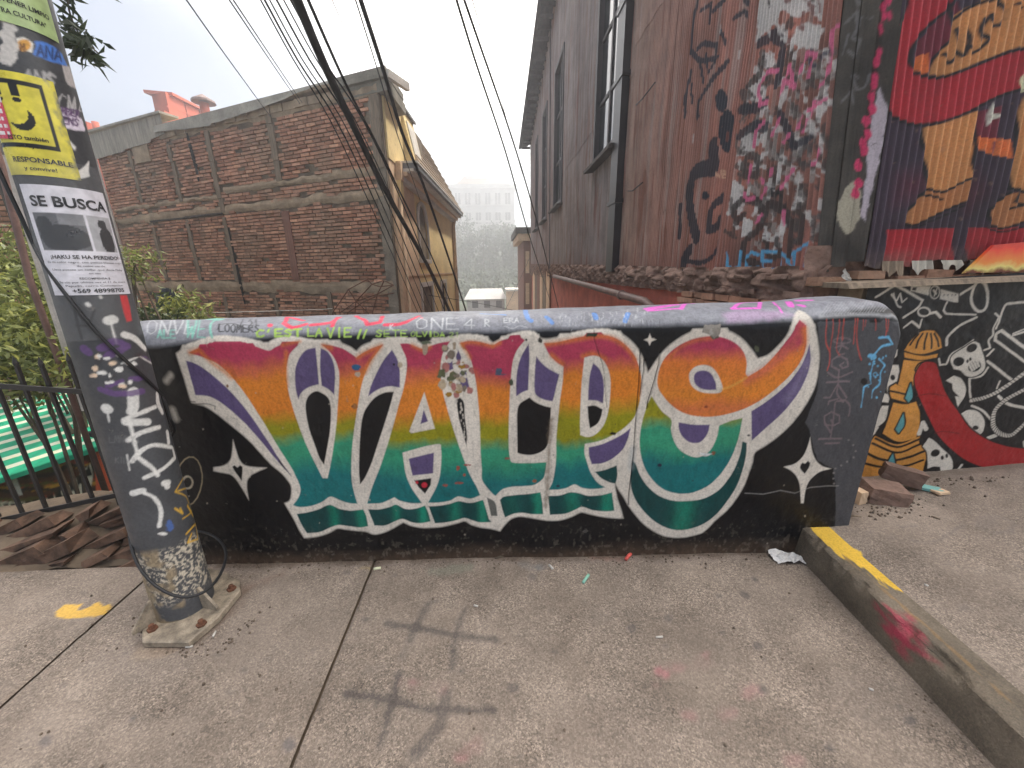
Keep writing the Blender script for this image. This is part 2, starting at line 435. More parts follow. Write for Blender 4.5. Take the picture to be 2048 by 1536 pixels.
M['slab_stone'] = simple('reddish_stone', (0.15, 0.085, 0.055), 0.75, 9, 0.95, 0.9, 0.02, 25, dark=np.array((0.05, 0.035, 0.025)))
M['soil'] = simple('bare_soil', (0.15, 0.11, 0.075), 0.5, 3, 1.0, 0.9, 0.03, 14)
M['steps'] = simple('lower_street', (0.22, 0.2, 0.18), 0.35, 1, 0.95, 0.5, 0.02, 8)
M['hill'] = simple('hill_scrub', (0.06, 0.075, 0.045), 0.5, 0.3, 1.0, 0.6, 0.1, 3)
M['bark'] = simple('bark', (0.11, 0.085, 0.06), 0.4, 10, 0.95, 0.6)
M['clear_wrap'] = None

def brick_mat(name, lo, hi, per_object):
    k = N(name)
    if per_object:
        r = k.n('ObjectInfo').outputs['Random']
    else:
        r = k.n('VertexColor', layer_name='paint').outputs['Color']
        sp = k.n('SeparateColor'); k.l(r, sp.inputs[0]); r = sp.outputs[0]
    geo = k.n('NewGeometry').outputs['Position']
    lo, hi = np.array(lo), np.array(hi)
    c = k.ramp(r, [(0.0, lo), (0.45, (lo + hi) / 2), (0.9, hi), (1.0, hi * np.array((1.2, 1.25, 1.2)))])
    big = k.noise(0.9, 6, 0.65, vec=geo)
    c = k.mix(k.math('MULTIPLY', k.ramp(big, [(0.42, 0), (0.66, 1)]), 0.6), c, (0.30, 0.225, 0.155))
    dirt = k.noise(14, 5, 0.6, vec=geo)
    c = k.mix(k.math('MULTIPLY', k.ramp(dirt, [(0.48, 0), (0.72, 1)]), 0.42), c, (0.055, 0.04, 0.032))
    k.color(c).rough(0.93)
    k.bump(k.noise(45, 4, vec=geo), 0.6, 0.01)
    return k.m
M['brick_one'] = brick_mat('old_brick', (0.28, 0.12, 0.07), (0.62, 0.315, 0.205), True)
M['brick_many'] = brick_mat('old_bricks', (0.28, 0.12, 0.07), (0.62, 0.315, 0.205), False)

k = N('window_glass'); k.color((0.03, 0.035, 0.04)).rough(0.08).set(Specular_IOR_Level=0.8); M['glass'] = k.m
k = N('clear_film'); k.color((0.9, 0.9, 0.92)).rough(0.15).set(Alpha=0.06)
k.bump(k.noise(35, 4, dist=1.5), 0.8, 0.01); M['film'] = k.m

def leaf_mat(name, lo, hi):
    k = N(name)
    at = k.n('VertexColor', layer_name='paint'); sp = k.n('SeparateColor'); k.l(at.outputs['Color'], sp.inputs[0])
    k.color(k.ramp(sp.outputs[0], [(0.0, lo), (0.7, hi), (1.0, np.array(hi) * np.array((1.6, 1.35, 1.0)))])).rough(0.5)
    tr = k.n('BsdfTranslucent'); k.l(k.b.inputs['Base Color'].links[0].from_socket, tr.inputs[0])
    mxs = k.n('MixShader'); mxs.inputs[0].default_value = 0.35
    k.l(k.b.outputs[0], mxs.inputs[1]); k.l(tr.outputs[0], mxs.inputs[2]); k.l(mxs.outputs[0], k.out.inputs[0])
    return k.m
M['leaf'] = leaf_mat('bush_leaf', (0.06, 0.085, 0.025), (0.30, 0.33, 0.10))
M['leaf_dark'] = leaf_mat('dark_leaf', (0.025, 0.035, 0.02), (0.06, 0.085, 0.04))
M['leaf_fog'] = leaf_mat('far_tree_leaf', (0.03, 0.042, 0.025), (0.075, 0.095, 0.055))

# ================================================================== STRUCTURE: ground
def lin(a, b, step): return np.linspace(a, b, max(2, int(round((b - a) / step)) + 1))

def ground_inv(z):
    def f(x, y):
        p = on_z(x, y, z); return (p[0], p[1])
    return f
pavement = empty('pavement', (0, 0, 0)); tag(pavement, 'grey concrete pavement in the foreground', kind='structure')
GREY = pc(66, 62, 62); 
def ground_marks(c):
    # worn and stained patches, joint dirt, hairline cracks
    c.frame(0, 0, 1)
    rg = random.Random(31)
    for i in range(26):
        x, y = rg.uniform(-100, 1950), rg.uniform(1150, 1540); rx = rg.uniform(30, 140)
        c.ell(x, y, rx, rx * rg.uniform(.3, .6), pc(*[(118, 102, 90), (178, 162, 148), (132, 112, 96), (104, 96, 92)][i % 4]), soft=.09, op=rg.uniform(.25, .55), ragged=.05, rs=9, alpha=.55, rot=rg.uniform(-.5, .5))
    for a_, b_ in (((740, 1145), (575, 1548)), ((236, 1205), (-10, 1420))):
        c.stroke([a_, ((a_[0] + b_[0]) / 2, (a_[1] + b_[1]) / 2), b_], 8, pc(88, 74, 62), soft=.02, op=.6, ragged=.016, rs=18, alpha=.7, sm=False)
    for pts in [[(1150, 1180), (1190, 1230), (1180, 1290), (1230, 1350), (1222, 1400)], [(60, 1420), (140, 1400), (210, 1430), (300, 1422)], [(820, 1160), (850, 1190), (842, 1215)]]:
        c.stroke(pts, 2.0, pc(76, 66, 58), soft=.008, op=.7, ragged=.004, rs=40, alpha=.7, sm=False)
    for i in range(46):
        x, y = rg.uniform(20, 1900), rg.uniform(1150, 1536); r_ = rg.uniform(2.5, 7)
        c.ell(x, y, r_ * 1.3, r_ * .8, pc(84, 78, 76), soft=.010, op=.75, ragged=.004, alpha=.75)
    # ghost of a sprayed grid, pink overspray, old chewing gum, yellow patch, oil
    c.frame(640, 1080, 2.926)
    for p, w, op in [([(640, 370), (590, 450), (530, 590)], 52, .55), ([(500, 640), (470, 700)], 36, .4), ([(460, 780), (420, 960), (350, 1200)], 62, .6),
                 ([(850, 400), (800, 540), (770, 760)], 48, .55), ([(740, 900), (700, 1080), (560, 1240)], 90, .55),
                 ([(390, 490), (600, 520), (800, 560), (1030, 585)], 50, .6), ([(160, 900), (380, 930), (600, 985), (760, 1000), (1020, 1000)], 56, .62),
                 ([(280, 760), (380, 740)], 50, .3), ([(1020, 380), (960, 520)], 30, .25)]:
        c.stroke(p, w, GREY, soft=0.022, op=min(1, op * 1.5), ragged=0.010, rs=25, alpha=0.72)
    for x, y, r, op in [(2000, 780, 45, .7), (1960, 850, 30, .3), (830, 1280, 45, .5), (900, 1220, 60, .3), (540, 850, 60, .25), (700, 850, 60, .2)]:
        c.ell(x, y, r, r * .8, pc(215, 95, 125), soft=0.03, op=op * .8, ragged=0.02, alpha=0.75)
    c.frame(1348, 1020, 2.926)
    for x, y, r, op in [(20, 930, 60, .5), (185, 840, 22, .6), (440, 1060, 70, .55), (310, 1190, 55, .5), (90, 1210, 50, .55), (700, 1470, 70, .5), (160, 900, 70, .2)]:
        c.ell(x, y, r, r * .7, pc(222, 120, 140), soft=0.03, op=op * .75, ragged=0.02, alpha=0.7)
    for x, y, rx, ry in [(475, 405, 26, 14), (415, 495, 36, 20), (490, 795, 34, 28), (520, 1050, 30, 26), (1380, 1235, 44, 30), (910, 1395, 40, 22), (1260, 640, 12, 8)]:
        c.ell(x, y, rx, ry, pc(80, 74, 74), rot=.5, soft=0.008, op=.85, ragged=0.004, alpha=.8)
    c.frame(640, 1080, 2.926)
    for x, y, rx, ry in [(1300, 158, 36, 24), (160, 193, 26, 12), (440, 208, 12, 10), (262, 465, 22, 16), (1825, 515, 30, 26), (1130, 870, 40, 30), (1240, 220, 30, 24), (2040, 455, 28, 26)]:
        c.ell(x, y, rx, ry, pc(86, 80, 80), soft=0.008, op=.75, ragged=0.006, alpha=.75)
    c.stroke([(660, 185), (870, 165)], 60, pc(120, 150, 125), soft=.03, op=.5, ragged=.02, alpha=.6)
    c.stroke([(1190, 150), (1270, 170)], 50, pc(110, 125, 130), soft=.03, op=.5, ragged=.02, alpha=.6)
    c.stroke([(1590, 105), (1770, 110)], 30, pc(180, 110, 95), soft=.03, op=.6, ragged=.02, alpha=.6)
    c.stroke([(240, 165), (300, 170)], 18, pc(210, 180, 70), soft=.02, op=.6, ragged=.01, alpha=.6)
    c.frame(0, 1100, 2.926)
    c.fill([(320, 365), (380, 318), (480, 312), (470, 345), (520, 330), (560, 305), (640, 320), (630, 355), (560, 385), (400, 402), (330, 398)], pc(232, 178, 84), ragged=0.012, rs=60, soft=.006, alpha=.97)
    for x, y, rx, ry in [(265, 1120, 46, 30), (1690, 1140, 44, 38), (775, 985, 26, 14), (740, 603, 16, 10)]:
        c.ell(x, y, rx, ry, pc(86, 82, 86), rot=-.6, soft=0.008, op=.85, ragged=0.006, alpha=.8)
    c.ell(900, 600, 130, 42, pc(178, 152, 120), rot=-.15, soft=0.02, op=.5, ragged=.02, alpha=.5)
    # contact shade and grime painted along the wall foot; grime round the post plate
    c.frame(0, 0, 1)
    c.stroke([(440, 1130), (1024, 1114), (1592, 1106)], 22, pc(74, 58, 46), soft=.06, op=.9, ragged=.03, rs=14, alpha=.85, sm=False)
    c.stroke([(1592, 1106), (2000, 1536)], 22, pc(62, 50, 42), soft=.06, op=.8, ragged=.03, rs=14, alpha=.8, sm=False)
    c.stroke([(285, 1285), (375, 1292), (450, 1230), (490, 1185)], 18, pc(84, 62, 48), soft=.04, op=.75, ragged=.03, rs=20, alpha=.75)
    c.stroke([(480, 1180), (560, 1150)], 18, pc(120, 84, 68), soft=.05, op=.6, ragged=.03, alpha=.6)
def slab(x0, x1, y0, y1, fine_y):
    ys = np.concatenate([lin(y0, fine_y, 0.08)[:-1], lin(fine_y, y1, 0.010)])
    xs = lin(x0, x1, 0.010)
    U, V = np.meshgrid(xs, ys, indexing='ij')
    Z = (fbm(U + 9, V + 9, 1.1, 3) - .5) * 0.012 + (fbm(U, V, 30, 2) - .5) * 0.002
    edge = np.minimum.reduce([U - x0, x1 - U, V - y0, y1 - V]) + (fbm(U, V, 18, 2) - .5) * .008
    Z -= np.clip(1 - edge / 0.012, 0, 1) ** 2 * 0.008
    c = Canvas(U, V, ground_inv(0.0), s2l((150, 138, 128)), 0.0, soft=.012)
    ground_marks(c)
    return grid_obj('paving_slab', np.stack([U, V, Z], -1), M['ground'], pavement, c.C)
slab(-0.726, 1.80, -2.2, 1.96, 0.55)
slab(-1.962, -0.738, -2.2, 2.0, 0.55)
slab(-4.6, -1.974, -2.2, 1.93, 0.55)
MB().box((-4.62, -2.2, -0.5), (1.75, 2.0, -0.022)).obj('joint_bed', M['soil'], pavement)
MB().box((-6.5, -2.2, -0.45), (-4.64, 1.93, 0.0)).obj('paving_slab', M['ground'], pavement)

# raised pavement beyond the kerb
def raised_z(x, y): return 0.165 + 0.055 * (x - 1.75) + 0.006 * np.sin(3 * y)
def kerb_x(y): return 1.705 + 0.095 * (y - 1.79)
raised = empty('raised_pavement', (0, 0, 0)); tag(raised, 'raised concrete pavement at the right above the kerb', kind='structure')
xs = lin(0, 1, 1 / 260.); ys = np.concatenate([lin(-2.2, .5, .08)[:-1], lin(.5, 2.26, .011)])
A, V = np.meshgrid(xs, ys, indexing='ij')
U = kerb_x(V) + 0.135 + A * (4.6 - 1.9)
Z = raised_z(U, V) + (fbm(U + 3, V, 1.5, 3) - .5) * .016 + (fbm(U, V, 30, 2) - .5) * .002
cv = Canvas(U, V, ground_inv(0.19), s2l((150, 138, 128)), 0.0, soft=.012)
cv.frame(1348, 1020, 2.926)
for p in [[(1330, 100), (1420, 95)], [(1400, 175), (1480, 190), (1540, 180)], [(1560, 180), (1620, 140), (1690, 100)], [(1850, 150), (1960, 150), (1980, 110)], [(1880, 60), (1960, 90)], [(1990, 330), (2040, 360)]]:
    cv.stroke(p, 14, pc(76, 72, 74), soft=.02, op=.7, ragged=.008, alpha=.7)
for x, y, r in [(1150, 120, 22), (1280, 155, 20), (1610, 310, 22), (1700, 560, 40), (1820, 90, 70)]:
    cv.ell(x, y, r, r * .6, pc(96, 88, 86), soft=.02, op=.6, ragged=.01, alpha=.6)
cv.fill([(750, 60), (905, 85), (990, 150), (1120, 250), (1230, 380), (1330, 440), (1330, 472), (1230, 420), (1080, 320), (960, 240)], pc(236, 180, 62), ragged=.035, rs=22, soft=.012, alpha=.97)
cv.fill([(1325, 520), (1420, 545), (1435, 572), (1385, 560)], pc(232, 178, 62), ragged=.008, rs=50, soft=.006, alpha=.95)
cv.frame(0, 0, 1)
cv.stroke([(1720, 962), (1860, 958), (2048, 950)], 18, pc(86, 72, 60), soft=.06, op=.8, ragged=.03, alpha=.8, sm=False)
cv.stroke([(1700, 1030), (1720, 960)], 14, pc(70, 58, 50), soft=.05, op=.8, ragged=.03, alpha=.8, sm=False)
grid_obj('paving_slab', np.stack([U, V, Z], -1), M['ground'], raised, cv.C)
MB().box((1.9, -2.2, -0.5), (4.6, 2.24, 0.06)).obj('slab_bed', M['soil'], raised)

# kerb: face and top edge in one worn strip
kerb = empty('kerb', (1.7, 0, 0)); tag(kerb, 'concrete kerb with flaking yellow paint at the right', kind='structure')
ys = np.concatenate([lin(-2.2, .5, .06)[:-1], lin(.5, 1.86, .008)])
prof = [(0.0, -.02), (0.004, .03), (0.010, .06), (0.014, .09), (.018, .115)]
ss = np.unique(np.concatenate([np.linspace(0, 1, 50), [.495, .505, .512, .518, .522, .528, .535, .545]]))
V, S = np.meshgrid(ys, ss, indexing='ij')
fz = np.clip(S / .52, 0, 1); tp = np.clip((S - .52) / .48, 0, 1)
chip = np.clip(fbm(V, S * 0, 7, 4) - .5, 0, .2) * .22 * np.exp(-((S - .52) / .09) ** 2)
U = kerb_x(V) + .018 * fz + tp * .150 + chip * .8
Zt = raised_z(kerb_x(V) + .15, V)
Z = -.02 + (Zt + .02) * fz - .004 * np.exp(-((S - .52) / .02) ** 2) + tp * .003 - chip * .55 + (fbm(V, S, 26, 3) - .5) * .008 * (1 - tp)
def kerb_inv(x, y):
    p = on_x(x, y, 0)
    d = ray(x, y)
    # face plane: x = 1.705+.095*(y-1.79)+.01
    n = np.array([1, -.095, 0]); t = (1.705 - .095 * 1.79 + .012 - np.dot(CAM, n)) / np.dot(d, n); p = CAM + d * t
    if p[2] > .155:
        p = on_z(x, y, .168); return (p[1], .52 + .48 * (p[0] - kerb_x(p[1]) - .018) / .15)
    return (p[1], .52 * (p[2] + .02) / .185)
cv = Canvas(V, S, kerb_inv, s2l((110, 98, 82)), 0.0, soft=.02)
cv.frame(1348, 1020, 2.926)
cv.fill([(745, 60), (905, 85), (990, 150), (1120, 250), (1230, 380), (1330, 440), (1330, 472), (1270, 450), (1180, 400), (1080, 325), (960, 245), (860, 165)], pc(236, 180, 62), ragged=.10, rs=9, soft=.02, alpha=.97)
cv.stroke([(1010, 290), (1090, 350), (1230, 470), (1340, 560), (1480, 680), (1640, 830), (1900, 1060)], 15, pc(190, 140, 60), soft=.02, ragged=.05, rs=18, op=.6, alpha=.6, sm=False)
RED = pc(170, 45, 75)
for p in [[(1185, 560), (1240, 640)], [(1270, 580), (1310, 640)], [(1390, 630), (1250, 705), (1330, 740), (1440, 715)], [(1330, 740), (1380, 800), (1480, 850)], [(1340, 760), (1340, 840)], [(1260, 720), (1320, 730)]]:
    cv.stroke(p, 34, RED, soft=.05, op=.8, ragged=.03, rs=30, alpha=.85)
cv.frame(0, 0, 1)
cv.C[..., :3] = cv.C[..., :3]
kb = grid_obj('kerb_edge', np.stack([U, V, Z], -1), M['kerb'], kerb, cv.C)

# lower street and far terrain: one sheet that falls away behind the wall and climbs to the far hill
yy = np.array([2.15, 2.6, 4, 8, 14, 22, 34, 48, 60, 85, 105, 130, 180, 500])
zz = np.array([-.5, -1.0, -1.6, -2.4, -3.0, -3.4, -3.4, -3.2, -2.6, 0.0, 3.5, 8.5, 15, 40])
ty = np.concatenate([np.linspace(2.15, 40, 60), np.linspace(42, 180, 76)])
tx = np.concatenate([np.linspace(-70, -45, 6), np.linspace(-42, 42, 70), np.linspace(45, 70, 6)])
X, Y = np.meshgrid(tx, ty, indexing='ij')
Z = np.interp(Y, yy, zz) + (fbm(X * .1, Y * .1, 1, 4) - .5) * np.clip((Y - 60) * .06, 0, 6)
grid_obj('terrain', np.stack([X, Y, Z], -1), M['hill'], None); tag(bpy.context.scene.objects['terrain'], 'sloping ground falling away behind the wall and climbing the far hill', kind='structure')
X, Y = np.meshgrid(lin(-2.0, 2.05, .5), lin(2.2, 46, 1.0), indexing='ij')
grid_obj('lower_street', np.stack([X, Y, np.interp(Y, yy, zz) + .25], -1), M['steps'], None); tag(bpy.context.scene.objects['lower_street'], 'narrow street dropping away between the houses', kind='structure')
# ground behind the camera
MB().box((-30, -12, -0.6), (30, -2.21, -.004)).obj('street', M['steps'], None); tag(bpy.context.scene.objects['street'], 'street behind the viewer', kind='structure')
MB().box((4.61, -2.2, -0.6), (30, 2.2, .3)).obj('side_ground', M['steps'], None); tag(bpy.context.scene.objects['side_ground'], 'pavement continuing to the right', kind='structure')
MB().box((-30, -2.2, -0.6), (-6.51, 2.1, -.004)).obj('side_ground', M['steps'], None); tag(bpy.context.scene.objects['side_ground.001'], 'pavement continuing to the left', kind='structure')

# ================================================================== MURAL WALL
WX0, WX1 = -1.86, 1.985
def wall_y(x): return 1.8535 - 0.0338 * x
def wall_top(x): return np.interp(x, [-1.9, 0, 1.55, 1.75, 1.86, 1.93, 1.965, 1.99], [1.362, 1.387, 1.414, 1.434, 1.436, 1.424, 1.40, 1.345])
RD, RH, TH = 0.125, 0.105, 0.31               # shoulder depth, shoulder height, wall thickness
def wall_point(U, T):
    """U along the wall (x), T in metres along the profile: 0 foot, up the face, over the shoulder, across the top, down the back"""
    zt = wall_top(U); z0 = zt - RH
    a = 0.18; b = TH - RD
    face = np.minimum(T, 1.0) * 1.0
    th = np.clip((T - 1.0) / a, 0, 1) * math.pi / 2
    fl = np.clip((T - 1.0 - a) / b, 0, 1)
    bk = np.clip((T - 1.0 - a - b) / 1.0, 0, 1)
    z = z0 * np.clip(T, 0, 1) + RH * np.sin(th) + 0.006 * np.sin(fl * math.pi) - bk * 1.9
    d = RD * (1 - np.cos(th)) + fl * b
    return np.stack([U, wall_y(U) + d, z], -1)
# profile coordinate T is 0..1 on the face (scaled by the shoulder height), then metres
def wall_inv(x, y):
    n = np.array([0.0338, 1, 0.0]); n /= np.linalg.norm(n)
    p = on_plane(x, y, (0, wall_y(0), 0), n)
    z0 = float(wall_top(p[0])) - RH
    if p[2] <= z0: return (p[0], p[2] / z0)
    d = ray(x, y); d = d / d[1]; s0 = p[1]
    for k in range(400):
        q = CAM + d * (s0 + k * 0.0012)
        dep = q[1] - float(wall_y(q[0])); zt = float(wall_top(q[0]))
        if dep >= TH: return (q[0], 1.0 + .18 + TH - RD + .02)
        zs = zt - RH + RH * math.sqrt(max(0, 1 - (1 - min(dep, RD) / RD) ** 2))
        if q[2] <= zs:
            if dep < RD: return (q[0], 1.0 + .18 * math.acos(1 - dep / RD) / (math.pi / 2))
            return (q[0], 1.18 + dep - RD)
    return (p[0], 1.3)
us = lin(WX0, WX1, .0038)
ts = np.concatenate([np.linspace(0, 1, 330), np.linspace(1, 1.18, 42)[1:], np.linspace(1.18, 1.18 + TH - RD, 34)[1:], np.linspace(1.18 + TH - RD, 2.18 + TH - RD, 8)[1:]])
U, T = np.meshgrid(us, ts, indexing='ij')
BLACK = pc(13, 13, 17); WHITE = pc(216, 207, 195); PURP = pc(92, 78, 118); GREYP = pc(74, 74, 78)
MAG, ORA, OLI, TLI, TEAL, DTEAL = pc(172, 56, 84), pc(214, 126, 42), pc(142, 138, 24), pc(52, 146, 112), pc(20, 108, 110), pc(12, 66, 66)
GREEN = pc(22, 128, 104)
W = Canvas(U, T, wall_inv, BLACK, 1.0, soft=.0052)
SH = {'A': (340, 640), 'B': (560, 760), 'C': (800, 640), 'D': (1200, 580), 'E': (960, 800), 'G': (1400, 760)}
def fr(k): W.frame(*SH[k], 4.0)
def grad(stops, x, wob=.025):
    """vertical sprayed blend; stops = (photo y, colour) read at photo x"""
    v = np.array([wall_inv(x, yy_)[1] for yy_, _ in stops])[::-1]; c = np.array([c_ for _, c_ in stops])[::-1]
    def f(uu, vv):
        w_ = vv + (fbm(uu, vv * .35, 6, 2) - .5) * 2.6 * wob + (fbm(uu + 5, vv, 26, 2) - .5) * .03
        return np.stack([np.interp(w_, v, c[:, i]) for i in range(3)], -1)
    return f
# grey sprayed coping over the shoulder
fr('D')
sil_t = [wall_inv(x, y) for x, y in [(250, 706), (400, 690), (600, 676), (800, 672), (1000, 670), (1200, 660), (1400, 655), (1600, 648), (1640, 640), (1900, 640)]]
lim = np.interp(U, [p[0] for p in sil_t], [p[1] for p in sil_t]) + (fbm(U, T, 8, 3) - .5) * .012
W.C[..., :3] = W.C[..., :3] + (pc(136, 137, 144) - W.C[..., :3]) * np.clip((T - lim) / .03, 0, 1)[..., None]
mott = fbm(U, T, 26, 4)
W.C[..., :3] *= np.where(T > lim, 0.72 + .62 * mott, 1)[..., None]
# grey panel at the right end
W.fill([(1735, 270), (1760, 600), (1730, 830), (1640, 1060), (1680, 1130), (1700, 1250), (1740, 1370), (1870, 1430), (1890, 1600), (1880, 1900), (2800, 1900), (2800, 290), (2430, 285)] + [(2420 - 20 * i_, 262 + .0 * i_) for i_ in range(34)], GREYP, ragged=.004, sm=False)
# white silhouettes of the letters
fr('A')
Q = lambda k, pts: [(x + (SH[k][0] - SH['A'][0]) * 4, y + (SH[k][1] - SH['A'][1]) * 4) for x, y in pts]
sil = [(50, 265), (150, 195), (300, 145), (450, 125), (600, 140), (700, 165), (775, 187), (850, 150), (960, 132), (1060, 145), (1180, 165), (1260, 165), (1360, 185), (1440, 215), (1490, 250), (1540, 205), (1650, 165), (1740, 150), (1830, 140)]
sil += Q('C', [(60, 148), (130, 165), (190, 192), (260, 160), (340, 145), (420, 130), (500, 113), (600, 116), (690, 140), (745, 178), (830, 135), (920, 105), (1010, 88), (1080, 100), (1130, 145), (1200, 148), (1300, 125), (1400, 97), (1500, 74), (1600, 68), (1700, 84), (1800, 130), (1880, 200), (1930, 275), (1965, 360), (1984, 420)])
sil += Q('D', [(430, 590), (480, 520), (560, 440), (660, 370), (760, 325), (860, 308), (960, 310), (1050, 335), (1130, 385), (1200, 460), (1262, 548), (1340, 520), (1420, 450), (1490, 365), (1535, 270), (1552, 200), (1585, 160), (1640, 185), (1700, 250), (1735, 370), (1752, 500), (1745, 640), (1715, 780), (1650, 910), (1560, 1040), (1450, 1150), (1340, 1235), (1240, 1300)])
sil += Q('G', [(420, 660), (390, 740), (350, 850), (290, 950), (220, 1040), (130, 1120)])
sil += Q('E', [(1800, 1052), (1730, 1080), (1650, 1097), (1570, 1103), (1480, 1090), (1400, 1055), (1320, 1000), (1260, 940), (1190, 850), (1150, 780), (1110, 720), (1085, 672), (1082, 700), (1100, 790), (1130, 880), (1148, 947), (1080, 945), (950, 930), (850, 905), (805, 900), (740, 932), (650, 960), (570, 967), (480, 957), (380, 940), (300, 937), (240, 960), (190, 1012), (160, 1052)])
sil += Q('B', [(1690, 1195), (1600, 1180), (1530, 1160), (1478, 1132), (1400, 1152), (1300, 1175), (1200, 1182), (1130, 1182), (1050, 1165), (988, 1138), (950, 1160), (890, 1195), (820, 1225), (750, 1236), (690, 1215), (600, 1205), (520, 1195), (458, 1188), (400, 1220), (330, 1245), (260, 1258), (195, 1262), (150, 1190), (110, 1110), (70, 1040), (38, 985), (78, 962), (92, 900), (85, 840), (50, 790), (0, 735)])
sil += [(800, 1150), (700, 1040), (600, 940), (480, 840), (350, 735), (270, 690), (178, 665), (160, 630), (130, 520), (90, 390), (60, 300)]
W.fill(sil, WHITE, soft=.010)
# ---- V
gV = grad([(690, MAG), (712, MAG), (758, ORA), (820, ORA), (852, OLI), (864, OLI), (890, TLI), (910, TLI), (955, TEAL), (1020, TEAL)], 520)
W.fill([(150, 262), (210, 232), (300, 195), (400, 175), (520, 172), (620, 185), (700, 215), (790, 245), (850, 215), (940, 185), (1060, 172), (1000, 225), (955, 280), (935, 360), (930, 450), (945, 560), (975, 680), (1020, 820), (1080, 980), (1150, 1130), (1220, 1268), (1260, 1268), (1290, 1120), (1310, 1000), (1328, 860), (1340, 700), (1350, 560), (1352, 430), (1330, 340), (1280, 260), (1210, 195), (1290, 205), (1380, 230), (1440, 265), (1490, 300), (1540, 265), (1620, 225), (1705, 198), (1650, 270), (1600, 340), (1560, 430), (1530, 530), (1510, 640), (1490, 760), (1470, 900), (1455, 1040), (1450, 1180), (1455, 1300), (1475, 1390), (1500, 1468), (1440, 1465), (1380, 1450), (1320, 1425), (1272, 1418), (1210, 1460), (1120, 1490), (1040, 1495), (985, 1480), (1030, 1415), (1042, 1340), (1000, 1240), (950, 1150), (860, 1010), (790, 890), (700, 745), (620, 620), (540, 510), (470, 430), (380, 350), (270, 300)], gV)
# orange rim sprayed inside the magenta tops
for pts in [[(160, 262), (230, 240), (310, 318), (420, 400), (490, 460)], [(930, 260), (925, 380), (935, 520)], [(1225, 205), (1290, 225)], [(1500, 300), (1560, 265), (1690, 208), (1620, 300), (1560, 420)], [(900, 200), (1040, 180)]]:
    W.stroke(pts, 26, ORA, soft=.022, op=.8)
W.fill([(130, 325), (200, 345), (290, 400), (400, 490), (500, 590), (600, 710), (700, 850), (800, 1000), (880, 1125), (972, 1252), (900, 1175), (800, 1060), (700, 940), (600, 830), (500, 735), (400, 655), (310, 610), (205, 600), (170, 470)], PURP)
W.fill([(860, 1095), (972, 1252), (880, 1150)], BLACK, op=.8)
W.fill([(1000, 460), (1005, 380), (1040, 295), (1090, 240), (1165, 220), (1175, 330), (1190, 515), (1130, 530), (1080, 555), (1045, 590), (1025, 635), (1005, 550)], PURP)
W.fill([(1205, 225), (1260, 255), (1300, 320), (1318, 400), (1320, 480), (1312, 600), (1275, 560), (1212, 525), (1200, 380)], PURP)
W.fill([(1165, 570), (1215, 585), (1265, 625), (1285, 690), (1285, 800), (1275, 920), (1250, 1060), (1230, 1160), (1195, 1105), (1150, 980), (1110, 860), (1090, 760), (1085, 670), (1110, 605)], BLACK)
# ---- gap V-A
W.fill([(1775, 240), (1820, 320), (1838, 420), (1838, 540), (1760, 530), (1690, 545), (1640, 570), (1585, 610), (1610, 520), (1660, 410), (1710, 320)], PURP)
W.fill([(1790, 575), (1760, 690), (1710, 850), (1660, 1000), (1610, 1150), (1560, 1260), (1520, 1315), (1512, 1200), (1515, 1050), (1525, 880), (1545, 760), (1580, 690), (1640, 620), (1720, 580)], BLACK)
# ---- A
fr('C')
gA = grad([(690, MAG), (726, MAG), (772, ORA), (820, ORA), (854, OLI), (872, OLI), (896, TLI), (914, TLI), (958, TEAL), (1020, TEAL)], 880)
W.fill([(0, 193), (60, 190), (120, 210), (185, 232), (250, 205), (320, 182), (400, 168), (345, 260), (325, 360), (325, 460), (340, 560), (370, 680), (420, 850), (470, 1000), (520, 1140), (560, 1240), (610, 1330), (642, 1402), (560, 1430), (468, 1412), (400, 1445), (310, 1460), (225, 1460), (290, 1340), (320, 1240), (332, 1100), (328, 998), (310, 990), (200, 1010), (20, 1060), (45, 1230), (90, 1340), (150, 1430), (175, 1465), (90, 1465), (0, 1445), (-45, 1418), (-100, 1445), (-160, 1465), (-262, 1468), (-220, 1330), (-160, 1180), (-100, 1000), (-50, 830), (-10, 680), (30, 540), (53, 400), (50, 310), (20, 240)], gA)
W.fill([(195, 575), (280, 868), (90, 905), (75, 888)], WHITE)
W.fill([(190, 715), (225, 810), (165, 830)], PURP, sm=False)
W.fill([(70, 1110), (272, 1060), (265, 1225), (100, 1245)], PURP, sm=False)
W.fill([(115, 1285), (250, 1265), (245, 1320), (200, 1390), (150, 1340)], BLACK, sm=False)
W.ell(195, 1320, 24, 22, pc(190, 40, 60)); W.ell(135, 1300, 12, 12, pc(190, 40, 60))
# ---- gap A-L with flaked layers
W.fill([(410, 255), (425, 390), (380, 410), (385, 330)], PURP, ragged=.004)
W.fill([(465, 235), (490, 300), (470, 335), (450, 300)], PURP, ragged=.004)
W.fill([(475, 420), (530, 408), (552, 540), (490, 545)], PURP, ragged=.004)
rr = random.Random(3)
for i in range(46):
    x = rr.gauss(455, 62); y = rr.uniform(200, 600) if i % 3 else rr.uniform(390, 580)
    cc = [pc(176, 158, 134), pc(150, 112, 40), pc(168, 110, 104), pc(90, 92, 66), pc(208, 200, 190), pc(120, 108, 96)][i % 6]
    s_ = rr.uniform(10, 36)
    W.ell(x, y, s_, s_ * rr.uniform(.5, 1.3), cc, ragged=.006, rs=70)
W.fill([(450, 640), (480, 620), (510, 660), (520, 780), (535, 900), (533, 1010), (500, 900), (470, 780)], BLACK, ragged=.002)
for i in range(14): W.ell(470 + i * 4 + rr.uniform(-14, 14), 650 + i * 22, 6, 12, WHITE, ragged=.004, op=.8)
